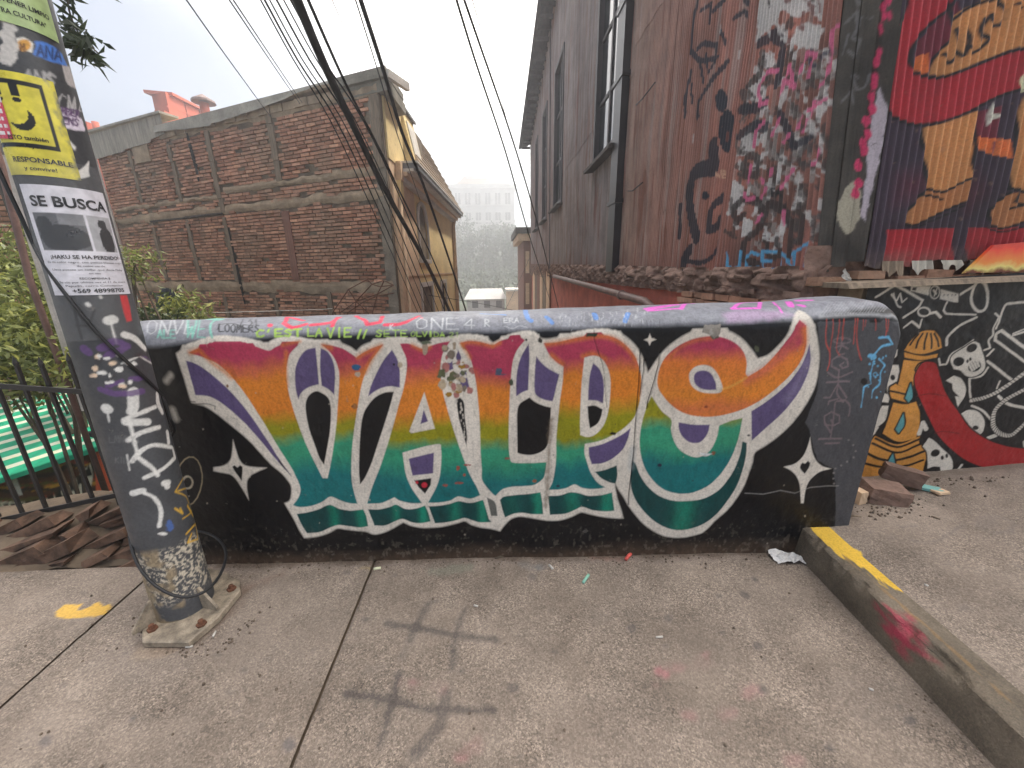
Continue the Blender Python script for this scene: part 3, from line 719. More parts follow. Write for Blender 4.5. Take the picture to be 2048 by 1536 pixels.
# ---- L
gL = grad([(690, MAG), (738, MAG), (780, ORA), (818, ORA), (854, OLI), (872, OLI), (898, TLI), (920, TLI), (965, TEAL), (1020, TEAL)], 980)
W.fill([(480, 182), (540, 166), (620, 170), (690, 185), (745, 197), (800, 165), (880, 145), (960, 140), (1000, 162), (940, 235), (905, 320), (890, 430), (880, 560), (875, 700), (870, 850), (870, 1000), (880, 1110), (905, 1142), (1050, 1145), (1172, 1138), (1165, 1200), (1150, 1260), (1110, 1300), (1050, 1325), (900, 1335), (830, 1350), (790, 1380), (765, 1408), (740, 1390), (680, 1320), (655, 1270), (655, 1200), (645, 1050), (640, 850), (625, 650), (605, 480), (570, 330), (530, 240)], gL)
for pts in [[(500, 190), (560, 175), (640, 185), (735, 205)], [(490, 190), (560, 300)], [(745, 205), (800, 180)], [(100, 205), (180, 240), (240, 215)]]:
    W.stroke(pts, 20, ORA, soft=.022, op=.75)
W.fill([(1030, 190), (1035, 300), (1025, 560), (975, 580), (930, 610), (930, 480), (945, 370), (975, 280)], PURP)
W.fill([(1090, 290), (1130, 340), (1190, 390), (1275, 435), (1255, 510), (1235, 600), (1220, 650), (1150, 635), (1090, 600), (1075, 540), (1080, 400)], PURP)
W.fill([(1035, 620), (1090, 660), (1150, 685), (1208, 700), (1200, 850), (1190, 960), (1170, 1020), (1120, 1060), (1050, 1080), (980, 1075), (940, 1062), (938, 900), (938, 740), (960, 670)], BLACK)
# ---- P
gP = grad([(690, MAG), (708, MAG), (742, ORA), (788, ORA), (832, OLI), (872, OLI), (894, TLI), (905, TLI), (938, TEAL), (1020, TEAL)], 1180, .025)
W.fill([(1150, 185), (1250, 178), (1350, 155), (1450, 132), (1560, 118), (1680, 130), (1780, 180), (1860, 260), (1905, 350), (1930, 450), (1932, 570), (1915, 670), (1880, 770), (1800, 860), (1700, 925), (1600, 968), (1480, 992), (1475, 1060), (1500, 1150), (1530, 1230), (1580, 1300), (1640, 1338), (1580, 1350), (1510, 1352), (1450, 1340), (1395, 1316), (1330, 1345), (1260, 1358), (1190, 1360), (1220, 1300), (1240, 1200), (1250, 1090), (1252, 940), (1265, 790), (1280, 640), (1300, 500), (1308, 372), (1250, 335), (1190, 270)], gP)
for pts in [[(1170, 195), (1350, 165), (1560, 130), (1690, 145), (1800, 210), (1880, 310)], [(1210, 280), (1300, 350)], [(1460, 290), (1540, 270), (1640, 310)]]:
    W.stroke(pts, 24, ORA, soft=.024, op=.8)
W.fill([(1475, 300), (1540, 285), (1600, 300), (1650, 360), (1680, 450), (1685, 560), (1675, 680), (1655, 780), (1620, 860), (1560, 920), (1500, 938), (1442, 920), (1440, 800), (1445, 640), (1455, 480)], WHITE)
W.fill([(1545, 345), (1590, 385), (1620, 450), (1632, 540), (1625, 668), (1570, 645), (1505, 640), (1508, 540), (1520, 430)], PURP)
W.fill([(1500, 690), (1560, 685), (1620, 715), (1610, 770), (1580, 830), (1520, 868), (1508, 790)], BLACK)
W.fill([(1510, 1020), (1600, 1000), (1700, 960), (1790, 910), (1845, 865), (1820, 960), (1780, 1040), (1700, 1110), (1620, 1145), (1535, 1155), (1515, 1090)], PURP)
W.fill([(1560, 1215), (1640, 1200), (1735, 1165), (1740, 1240), (1725, 1310), (1680, 1300), (1610, 1265)], DTEAL)
# ---- feet
fr('B')
def foot(pts, bands, k):
    fr(k)
    def f(uu, vv):
        c = np.tile(DTEAL, (len(uu), 1))
        for x, w_, o_ in bands:
            x0 = W.uv([(x, 1080 if k == 'B' else 820)])[0][0]; s_ = w_ / 4 / 375.
            a = np.exp(-((uu - x0 - (fbm(uu * 0, vv, 20, 2) - .5) * .01) / s_) ** 2)[:, None] * o_
            c = c * (1 - a) + GREEN * a
        return c * (.8 + .4 * fbm(uu, vv * .4, 40, 3))[:, None]
    W.fill(pts, f)
foot([(135, 1070), (220, 1060), (310, 1035), (395, 1000), (470, 1030), (560, 1045), (665, 1035), (690, 1090), (705, 1170), (640, 1180), (560, 1170), (470, 1160), (400, 1180), (320, 1215), (215, 1225), (170, 1150)], [(430, 40, .8), (650, 45, .9)], 'B')
foot([(705, 1035), (800, 1035), (880, 1015), (930, 998), (1000, 1030), (1080, 1030), (1160, 1005), (1185, 1060), (1205, 1130), (1120, 1145), (1050, 1135), (980, 1110), (920, 1130), (840, 1165), (755, 1165), (730, 1100)], [(930, 36, .7), (1145, 40, 1)], 'B')
foot([(1190, 1010), (1280, 1005), (1360, 990), (1430, 970), (1520, 985), (1625, 960), (1650, 1040), (1670, 1110), (1690, 1140), (1600, 1140), (1540, 1125), (1475, 1105), (1400, 1125), (1320, 1140), (1240, 1145), (1215, 1080)], [(1400, 50, .7), (1620, 40, 1)], 'B')
fr('B'); W.fill([(1655, 940), (1720, 980), (1740, 1090), (1690, 1090)], pc(40, 52, 54), op=.85)
foot([(160, 800), (190, 775), (260, 765), (380, 755), (485, 740), (500, 830), (505, 915), (420, 915), (330, 905), (260, 915), (200, 940), (180, 880)], [(465, 40, 1), (260, 60, .2)], 'E')
foot([(545, 770), (640, 765), (720, 740), (790, 745), (860, 765), (960, 762), (1055, 740), (1065, 810), (1075, 885), (1000, 890), (900, 880), (820, 855), (760, 880), (680, 910), (560, 920)], [(740, 60, .6), (1020, 55, 1)], 'E')
# ---- O
foot([(1225, 490), (1210, 600), (1210, 700), (1245, 800), (1310, 890), (1390, 965), (1490, 1020), (1590, 1040), (1700, 1025), (1800, 985), (1900, 905), (1990, 790), (2060, 670), (2105, 540), (2130, 430), (2135, 345), (2100, 330), (2085, 420), (2050, 520), (2000, 610), (1930, 700), (1850, 760), (1760, 795), (1650, 810), (1540, 805), (1430, 765), (1340, 690), (1280, 600), (1250, 520)], [(1640, 90, .75)], 'E')
W.stroke([(1225, 400), (1215, 480), (1210, 540)], 44, pc(150, 160, 165), soft=.03, op=.6)
fr('D')
gO = grad([(800, OLI), (838, OLI), (862, TLI), (896, TLI), (930, TEAL), (1010, TEAL)], 1390)
W.fill([(415, 850), (370, 950), (338, 1060), (322, 1160), (320, 1250), (335, 1350), (372, 1450), (440, 1540), (520, 1600), (620, 1628), (720, 1625), (820, 1590), (910, 1530), (990, 1440), (1050, 1340), (1095, 1230), (1125, 1120), (1140, 1025), (1050, 1048), (955, 1085), (938, 1170), (900, 1260), (850, 1312), (780, 1340), (700, 1320), (630, 1270), (590, 1200), (570, 1120), (572, 1040), (500, 975), (450, 905)], gO)
gO2 = grad([(660, MAG), (694, MAG), (724, pc(214, 118, 52)), (790, pc(216, 130, 44)), (818, pc(205, 112, 62)), (850, pc(214, 124, 52))], 1420, .015)
W.fill([(460, 720), (480, 620), (520, 545), (590, 475), (680, 420), (780, 385), (900, 370), (1000, 385), (1090, 430), (1150, 500), (1172, 580), (1165, 665), (1182, 692), (1300, 620), (1400, 520), (1480, 420), (1540, 340), (1595, 240), (1640, 290), (1650, 370), (1645, 460), (1610, 560), (1540, 660), (1440, 760), (1330, 850), (1220, 920), (1100, 970), (980, 1002), (860, 1016), (740, 1005), (640, 970), (560, 910), (500, 840), (468, 785)], gO2)
W.stroke([(1180, 720), (1320, 640), (1450, 520), (1560, 400), (1610, 300)], 46, pc(196, 92, 84), soft=.04, op=.75)
W.stroke([(1200, 860), (1400, 740), (1540, 600), (1632, 440), (1636, 320)], 40, pc(222, 128, 44), soft=.03, op=.8)
W.stroke([(560, 530), (660, 450), (780, 402), (900, 388)], 18, ORA, soft=.02, op=.6)
W.fill([(715, 700), (725, 650), (770, 612), (830, 600), (890, 615), (940, 670), (970, 740), (985, 790), (960, 822), (870, 827), (790, 810), (735, 765)], WHITE)
W.stroke([(975, 795), (1060, 765), (1170, 700)], 10, pc(236, 170, 80), soft=.012, op=.9)
W.fill([(755, 690), (780, 655), (840, 645), (890, 670), (925, 740), (930, 797), (860, 800), (800, 785), (760, 745)], PURP)
W.fill([(630, 1060), (750, 1078), (880, 1080), (865, 1140), (825, 1200), (780, 1225), (710, 1215), (655, 1165), (632, 1110)], PURP)
W.fill([(1675, 430), (1682, 540), (1665, 650), (1620, 760), (1560, 860), (1480, 960), (1400, 1040), (1310, 1120), (1215, 1205), (1212, 970), (1300, 915), (1400, 840), (1500, 750), (1580, 650), (1640, 540)], PURP)
W.stroke([(1660, 560), (1600, 720), (1500, 870)], 50, pc(150, 140, 165), soft=.05, op=.45)
# ---- stars
fr('A')
W.fill([(500, 960), (525, 1040), (560, 1130), (620, 1170), (775, 1182), (700, 1215), (640, 1250), (615, 1310), (632, 1440), (590, 1370), (540, 1290), (490, 1240), (430, 1225), (345, 1210), (345, 1180), (430, 1165), (480, 1120), (495, 1050)], WHITE, soft=.008)
W.fill([(497, 1175), (515, 1163), (537, 1182), (560, 1163), (578, 1180), (575, 1285), (520, 1215)], BLACK)
for p, w_ in [([(10, 440), (-30, 490)], 40), ([(20, 720), (45, 790)], 50), ([(0, 1730), (60, 1750)], 44)]: W.stroke(p, w_, pc(190, 182, 170), soft=.02, op=.8)
W.ell(150, 1290, 105, 195, pc(170, 155, 125), ring=8, rot=.1); W.ell(140, 1300, 40, 48, pc(190, 178, 155), ring=14)
W.ell(190, 1960, 160, 210, pc(70, 64, 58), ring=6, op=.7)
W.stroke([(150, 650), (200, 655)], 6, BLACK); W.stroke([(120, 675), (300, 672), (360, 690), (358, 715)], 5, BLACK)
fr('G')
W.fill([(880, 455), (895, 560), (925, 640), (980, 690), (1055, 710), (960, 735), (890, 790), (850, 860), (828, 985), (806, 985), (800, 860), (770, 770), (720, 720), (665, 692), (750, 670), (820, 610), (860, 530)], WHITE)
W.fill([(798, 690), (815, 658), (838, 668), (862, 645), (880, 662), (870, 700), (835, 750), (805, 715)], BLACK)
# chalk line and dotted curve, tag on the grey end
CH = pc(176, 172, 170)
W.stroke([(360, 905), (500, 910), (640, 880), (760, 905), (880, 860), (1000, 850), (1110, 848)], 5, CH, op=.6, sm=False)
for i, (x, y) in enumerate([(1190, 480), (1225, 520), (1245, 570), (1230, 620), (1180, 655), (1130, 685), (1085, 710), (1072, 745), (1070, 790), (1075, 830)]): W.ell(x, y, 8, 7, pc(130, 125, 124))
fr('D')
W.fill([(398, 350), (412, 385), (450, 398), (412, 412), (398, 445), (385, 412), (352, 398), (385, 385)], WHITE, sm=False)
TG = pc(122, 106, 110)
W.ell(1935, 405, 70, 22, TG, ring=12, op=.7)
for p in [[(1930, 375), (1930, 440), (1905, 500)], [(1880, 460), (1930, 440), (1980, 470)], [(1905, 520), (1950, 510)], [(1910, 640), (1850, 610), (1855, 560), (1910, 530), (1975, 555), (1985, 610), (1940, 625), (1915, 600), (1945, 580)],
          [(1910, 640), (1905, 735), (1895, 830), (1945, 895)], [(1820, 660), (1900, 700), (2015, 655)], [(1810, 738), (1990, 730)], [(1895, 760), (1840, 860), (1790, 860)], [(1905, 760), (1970, 860)],
          [(1900, 870), (1830, 890), (1825, 915)], [(1890, 890), (1960, 880), (2000, 930), (1990, 1005)], [(1880, 900), (1870, 1010), (1845, 1190)], [(1870, 1085), (1800, 1080), (1795, 1010), (1850, 975), (1915, 1005), (1915, 1060), (1870, 1085), (1850, 1040)],
          [(1800, 1060), (1845, 1140)], [(1750, 1192), (1935, 1190)], [(1800, 1228), (1915, 1225)]]:
    W.stroke(p, 13, TG, op=.85)
DR = pc(196, 76, 62)
for p in [[(1810, 240), (1806, 420), (1835, 495), (1832, 580), (1815, 640)], [(1862, 240), (1860, 330), (1836, 490)], [(1915, 240), (1908, 340), (1888, 470), (1915, 520)], [(1950, 240), (1940, 330), (1938, 400)],
          [(2040, 240), (2036, 330), (2025, 430)], [(2060, 240), (2052, 400), (2075, 520), (2090, 560)], [(2105, 240), (2100, 320)], [(2125, 240), (2118, 290)], [(2200, 240), (2205, 320)], [(2285, 240), (2290, 320), (2280, 380)], [(2305, 240), (2298, 330)]]:
    W.stroke(p, 8, DR, op=.9, ragged=.001)
W.frame(1720, 480, 3.2)
BL = pc(108, 176, 214)
W.stroke([(120, 625), (180, 620), (205, 665), (140, 680), (100, 720), (75, 760)], 12, BL, ragged=.003)
W.stroke([(55, 740), (90, 750)], 24, BL, ragged=.004); W.stroke([(120, 760), (155, 800), (130, 850), (125, 920), (85, 960), (75, 1010)], 10, BL, ragged=.004)
W.stroke([(85, 780), (65, 860), (70, 920), (25, 940), (8, 1070)], 9, BL, ragged=.004); W.ell(95, 860, 12, 12, BL, ring=4)
for i in range(16): W.ell(110 + rr.gauss(0, 28), 830 + rr.gauss(0, 90), 6, 6, BL, ragged=.004)
W.ell(25, 905, 22, 22, BLACK)
# ---- lettering on the coping
W.frame(0, 0, 1)
CK = pc(196, 198, 200); LG = pc(164, 196, 92); RP = pc(232, 66, 92); MINT = pc(128, 196, 178); PK = pc(236, 110, 200); BLU = pc(96, 142, 206)
W.text('ONVE', 292, 668, 26, 2.2, CK, slope=0, aspect=.75, lean=.2)
W.text('WET', 372, 676, 34, 3.0, MINT, aspect=.5, lean=.15, op=.85); W.text('ALE', 315, 676, 16, 2.4, MINT, op=.8)
W.text('LOOMERS', 438, 664, 15, 2.2, pc(28, 28, 32), aspect=.6); W.text('Z 21', 478, 654, 14, 1.8, pc(40, 40, 46)); W.stroke([(436, 660), (440, 650), (470, 648), (500, 660)], 2, pc(30, 30, 34))
for p in [[(608, 640), (575, 636), (568, 646), (585, 655), (612, 648)], [(622, 650), (660, 646), (676, 636)], [(665, 652), (680, 636)], [(712, 634), (728, 640), (735, 650), (760, 645), (765, 634)], [(770, 650), (800, 648), (838, 632)]]:
    W.stroke(p, 7.5, RP, ragged=.002)
W.ell(540, 650, 6, 4, RP); W.ell(843, 636, 3, 2, RP)
W.text("C'EST", 513, 674, 15, 4.2, LG, aspect=.95); W.text('LA', 616, 673, 16, 3.4, LG, aspect=.75); W.text('VIE', 655, 675, 18, 3.4, LG, aspect=.72); W.text('//', 716, 678, 17, 3.4, LG, aspect=.5); W.text('SETE', 752, 675, 14, 3.0, LG, aspect=.9); W.text('OLVIDA 21', 822, 675, 11, 2.6, LG, aspect=.8, op=.85)
W.text('ONE', 832, 658, 22, 2.2, CK, aspect=1.05); W.text('4', 928, 656, 18, 2.2, CK, aspect=1.2); W.text('R', 970, 652, 14, 2.2, CK); W.text('K', 780, 660, 10, 1.8, CK)
W.text('ERA', 1008, 645, 9, 1.6, CK, aspect=.9); W.stroke([(1008, 652), (1025, 657), (1040, 652), (1055, 656)], 1.6, CK)
for p, w_ in [([(1050, 618), (1055, 636), (1062, 642)], 9), ([(1092, 634), (1104, 646)], 9), ([(1188, 626), (1192, 636)], 9), ([(1256, 626), (1250, 644)], 9), ([(962, 628), (1010, 630)], 3)]: W.stroke(p, w_, BLU, ragged=.003, op=.85)
for i in range(60): 
    x = rr.uniform(1120, 1300); y = 640 + rr.gauss(0, 9) - (x - 1120) * .01
    W.stroke([(x, y), (x + rr.uniform(-2, 2), y - rr.uniform(3, 8))], 1.4, CK, op=.55)
for p, w_ in [([(1298, 617), (1350, 612)], 7), ([(1362, 618), (1370, 611), (1386, 610)], 5), ([(1296, 620), (1355, 617)], 5), ([(1464, 617), (1480, 608), (1520, 606), (1518, 616), (1464, 617)], 5), ([(1545, 606), (1556, 612), (1564, 624)], 4), ([(1576, 606), (1582, 612)], 7), ([(1600, 604), (1614, 603)], 5), ([(1598, 611), (1606, 613)], 6)]:
    W.stroke(p, w_, PK, ragged=.002)
W.fill([(1445, 628), (1470, 622), (1560, 622), (1590, 630), (1540, 640), (1455, 646)], pc(196, 156, 196), op=.5, soft=.03, ragged=.01)
W.fill([(1410, 652), (1440, 650), (1438, 668), (1428, 678), (1420, 668), (1405, 664)], pc(134, 124, 112), ragged=.006, alpha=.2)
for i in range(22): W.stroke([(1640 + i * 6, 632 - i * .4), (1660 + i * 6.2, 604 - i * .3)], 2.2, pc(186, 186, 190), op=.35, ragged=.002)
W.stroke([(1640, 636), (1720, 630), (1790, 634)], 6, pc(214, 214, 216), op=.55, soft=.02)  # painted highlight along the coping at the right end
# ---- cracks, drips, flakes, dirt at the foot
fr('D')
CRK = [[(322, 480), (318, 620), (312, 760), (300, 900), (285, 1080), (272, 1300), (258, 1430), (245, 1536), (232, 1640), (228, 1720)], [(478, 500), (470, 600), (440, 720), (410, 820), (385, 900), (378, 950)], [(352, 560), (352, 640), (336, 740), (322, 860)]]
for p, w_ in zip(CRK, (7, 6, 5)): W.stroke(p, w_, BLACK, sm=False, ragged=.0015)
for x in (330, 375, 405, 430, 475): W.stroke([(x, 240), (x + rr.uniform(-3, 3), 330)], 3, BLACK, op=.7)
fr('C'); CR2 = [(1550, 70), (1552, 150), (1580, 240), (1615, 340), (1632, 430), (1640, 560), (1655, 700)]; W.stroke(CR2, 5, pc(60, 30, 34), sm=False, ragged=.002)
W.fill([(1490, 130), (1520, 105), (1560, 108), (1590, 118), (1560, 135), (1510, 132)], pc(40, 52, 40), ragged=.006)
W.stroke([(1210, 800), (1195, 1000), (1185, 1200), (1180, 1330), (1165, 1500)], 30, pc(120, 104, 88), soft=.02, ragged=.012, rs=60, op=.7)
for x, y, a, b, cc in [(200, 230, 22, 50, (168, 148, 128)), (205, 380, 26, 18, (176, 66, 84)), (790, 410, 26, 30, (74, 84, 104)), (810, 435, 50, 8, (74, 84, 104)), (890, 500, 18, 26, (70, 78, 60)), (210, 180, 46, 14, (96, 104, 84)), (355, 220, 26, 20, (164, 146, 124)), (435, 205, 14, 30, (160, 142, 120)), (1010, 160, 9, 9, (20, 20, 20)), (1120, 165, 16, 22, (50, 46, 40)), (540, 1160, 28, 7, (150, 70, 62)), (465, 1185, 12, 18, (146, 78, 66)), (515, 1240, 10, 12, (150, 80, 66)), (470, 1305, 34, 8, (150, 80, 70)), (360, 1322, 20, 8, (150, 80, 70)), (1075, 1290, 18, 14, (140, 90, 66)), (860, 1108, 22, 9, (150, 96, 86)), (1700, 912, 26, 10, (26, 24, 18)), (1265, 1330, 14, 10, (40, 40, 60))]:
    W.ell(x, y, a, b, pc(*cc), ragged=.005, rs=80)
fr('A')
for x, y, a, b, cc in [(1490, 380, 38, 24, (44, 92, 130)), (1500, 435, 24, 20, (176, 158, 140)), (1475, 690, 26, 22, (150, 96, 50)), (1455, 690, 8, 8, (40, 30, 20)), (1845, 360, 20, 24, (176, 162, 140)), (1790, 355, 10, 10, (20, 18, 24)), (460, 525, 8, 14, (120, 80, 40))]:
    W.ell(x, y, a, b, pc(*cc), ragged=.005, rs=80)
fr('D')
for x, y, a, b, cc in [(900, 330, 60, 22, (140, 128, 110)), (915, 370, 34, 20, (90, 84, 70)), (890, 345, 18, 16, (222, 218, 210)), (1190, 1165, 14, 10, (60, 60, 62)), (475, 1402, 14, 14, (40, 36, 60)), (910, 1308, 14, 18, (130, 84, 60)), (850, 935, 12, 10, (140, 66, 40)), (1255, 470, 20, 26, (70, 74, 56))]:
    W.ell(x, y, a, b, pc(*cc), ragged=.005, rs=80)
for i in range(70):
    x = rr.uniform(-3300, 2000); y = rr.uniform(300, 2050)
    W.ell(x, y, rr.uniform(2, 7), rr.uniform(2, 7), pc(190, 180, 165) if rr.random() < .55 else pc(50, 44, 40), ragged=.003, rs=90, op=.7)
W.frame(0, 0, 1)
W.fill([(1430, 1002), (1480, 1000), (1500, 1008), (1470, 1016), (1440, 1014)][:0] or [(1395, 905), (1425, 908), (1410, 913)], pc(235, 232, 226), op=.9)
dirt = np.clip(1 - T / (.055 + .05 * fbm(U, T * 0, 5, 3)), 0, 1)
W.C[..., :3] += (pc(92, 74, 60) - W.C[..., :3]) * (dirt * .75 * (.5 + fbm(U, T, 40, 3)))[..., None].clip(0, .9)
spl = np.clip((fbm(U, T, 55, 3) - .62) * 9, 0, 1) * np.clip(1 - T / .22, 0, 1)
W.C[..., :3] += (pc(150, 140, 125) - W.C[..., :3]) * (spl * .28)[..., None]
W.C[..., :3] *= (.90 + .2 * fbm(U, T, 7, 5))[..., None]
# scuffed white lines: rubbed paint
rub = np.clip((fbm(U * 1.0, T * .5, 60, 4) - .56) * 6, 0, 1)
W.C[..., :3] *= (1 - .16 * rub)[..., None]
P = wall_point(U, T)
P[..., 1] += (fbm(U, T, 3.2, 4) - .5) * .016 * np.clip(1.02 - T, 0, 1) ** .3 + (fbm(U, T, 34, 3) - .5) * .0030
P[..., 2] += (fbm(U + 4, T, 5, 3) - .5) * .012 * np.clip(T - .95, 0, .1) * 10
def recess(pts, k, w_, dep):
    fr(k); q = W.uv(pts); d = np.full(U.shape, 9.)
    for i in range(1, len(q)):
        ax, ay = q[i - 1]; ex, ey = q[i] - q[i - 1]; L = ex * ex + ey * ey + 1e-12
        t = np.clip(((U - ax) * ex + (T - ay) * ey) / L, 0, 1); d = np.minimum(d, np.hypot(U - ax - t * ex, T - ay - t * ey))
    P[..., 1] += dep * np.clip(1 - d / w_, 0, 1)
for c_ in CRK: recess(c_, 'D', .006, .010)
recess(CR2, 'C', .004, .004)
wall = empty('concrete_wall', (0, 1.85, 0)); tag(wall, 'low rounded concrete wall with VALPO painted in rainbow letters', 'wall')
grid_obj('painted_face', P, M['wall'], wall, W.C)
# right and left ends of the wall
for ux, nm in ((WX1, 'end_face'), (WX0, 'end_face')):
    ring = [P[-1 if ux > 0 else 0, j] for j in range(0, len(ts), 6)]
    mesh_obj(nm, ring, [tuple(range(len(ring)))], M['cement'], wall)
# ================================================================== CORRUGATED HOUSE (right)
XR = 2.08
PITCHW = 0.046
house = empty('corrugated_house', (2.08, 2.5, 0)); tag(house, 'tall dark red corrugated iron house covered in graffiti on the right', 'house')
def face_inv(x, y):
    p = on_x(x, y, XR); return (p[1], p[2])
TINRED = pc(112, 66, 58); TINDK = pc(66, 60, 62); NAVY = pc(38, 38, 48); BRN = pc(70, 58, 52); PNK = pc(214, 104, 142); WHT = pc(206, 202, 198)
def sheet_base(U, V):
    """house paint: red-brown near, browner then greyer further along, streaked with vertical runs"""
    t = np.clip((U - 3.4) / 3.2, 0, 1)[..., None]
    st = fbm(U, V * .12, 7, 4)[..., None]
    a = pc(172, 110, 94); b = pc(162, 134, 118); c = pc(150, 138, 134)
    t2 = np.clip((U - 6.2) / 1.5, 0, 1)[..., None]
    base = a + (b - a) * t; base = base + (c - base) * t2
    streak = np.clip((st - .5) * 3, -1, 1)
    base = base * (1 - .25 * streak) + np.array(pc(140, 80, 66)) * .10 * np.clip(streak, 0, 1)
    ru = np.clip((fbm(U * 2.2 + 3, V * .22, 5, 4) - .57) * 7, 0, 1)[..., None]; base = base + (np.array(pc(128, 70, 48)) - base) * ru * .65
    gl = np.clip((fbm(U * 3 + 11, V * .10, 6, 3) - .60) * 7, 0, 1)[..., None]; base = base + (np.array(pc(176, 164, 156)) - base) * gl * .5
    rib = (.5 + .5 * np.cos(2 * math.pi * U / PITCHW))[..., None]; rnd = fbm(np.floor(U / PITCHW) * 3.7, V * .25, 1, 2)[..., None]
    base = base * (.80 + .42 * rib * (.4 + rnd) + .25 * (rnd - .5))          # corrugation light and shade painted in, rib by rib
    low = np.clip(1 - (V - 1.55) / .35, 0, 1)[..., None]
    return base * (1 - low * .3) + np.array(pc(120, 62, 50)) * .3 * low
def iron_sheet(y0, y1, z0, z1, off, rows, per=8, lean=0.0, ragged=.02, paint=None, name='iron_sheet'):
    us = lin(y0, y1, PITCHW / per); vs = np.linspace(0, 1, rows)
    A, B = np.meshgrid(us, vs, indexing='ij')
    zb = z0 + (fbm(A, A * 0, 5, 3) - .5) * ragged * 2
    V = zb + (z1 - zb) * B
    U = A + (lean * (V - z0) * np.clip((y1 - A) / (y1 - y0), 0, 1) if lean else 0)
    X = XR - off + .0085 * np.sin(2 * math.pi * A / PITCHW) + (fbm(A, V, 1.3, 3) - .5) * .03 + (fbm(A, V, 9, 2) - .5) * .004
    c = Canvas(U, V, face_inv, s2l((120, 75, 65)), 1.0, soft=.010)
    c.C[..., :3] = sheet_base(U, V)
    if paint: paint(c)
    return grid_obj(name, np.stack([X, U, V], -1), M['tin'], house, c.C)
rr = random.Random(11)
def tags_far(c):
    c.frame(1330, 0, 2.742)
    for p, w_ in [([(200, -60), (165, 120), (150, 280)], 20), ([(150, 280), (200, 330), (285, 320), (290, 250), (215, 235), (180, 270)], 18), ([(300, 20), (270, 60), (330, 0)], 16), ([(380, 100), (440, 60), (470, 120), (500, 60), (440, 0)], 18), ([(310, 170), (335, 240)], 14),
                  ([(340, 345), (260, 440), (190, 560), (185, 640)], 24), ([(150, 400), (120, 520), (115, 630)], 22), ([(200, 350), (215, 450)], 14), ([(150, 470), (155, 560)], 14), ([(230, 300), (240, 400), (300, 300)], 14),
                  ([(265, 800), (275, 920), (200, 930), (155, 970), (140, 1100), (160, 1230), (180, 1300)], 62), ([(340, 1070), (265, 1140), (245, 1260), (290, 1240), (330, 1160), (360, 1080)], 40),
                  ([(140, 1370), (110, 1420), (95, 1500)], 44), ([(300, 1330), (270, 1400), (200, 1440), (110, 1430)], 20), ([(90, 1130), (85, 1300)], 24), ([(200, 60), (260, 20), (250, 120)], 14)]:
        c.stroke(p, w_, NAVY, ragged=.012, rs=30, op=.93)
    c.ell(312, 550, 32, 66, NAVY, ragged=.01); c.ell(345, 720, 48, 120, NAVY, ragged=.012); c.ell(345, 750, 12, 30, TINRED); c.ell(228, 1072, 20, 24, NAVY)
    c.fill([(430, 300), (500, 240), (520, 400), (470, 620), (400, 620), (410, 420)], NAVY, ragged=.012)
    c.text('WB', 285, 975, 40, 5, pc(214, 170, 140))
    for i in range(16): c.stroke([(rr.uniform(0, 480), rr.uniform(0, 900))] * 1 + [(rr.uniform(0, 480), rr.uniform(0, 900))], 1, TINRED, op=0)
    for x, y in [(60, 310), (310, 140), (405, 280), (440, 180), (5, 360), (160, 740), (225, 20)]: c.stroke([(x, y), (x - 4, y + 40)], 6, WHT, op=.7)
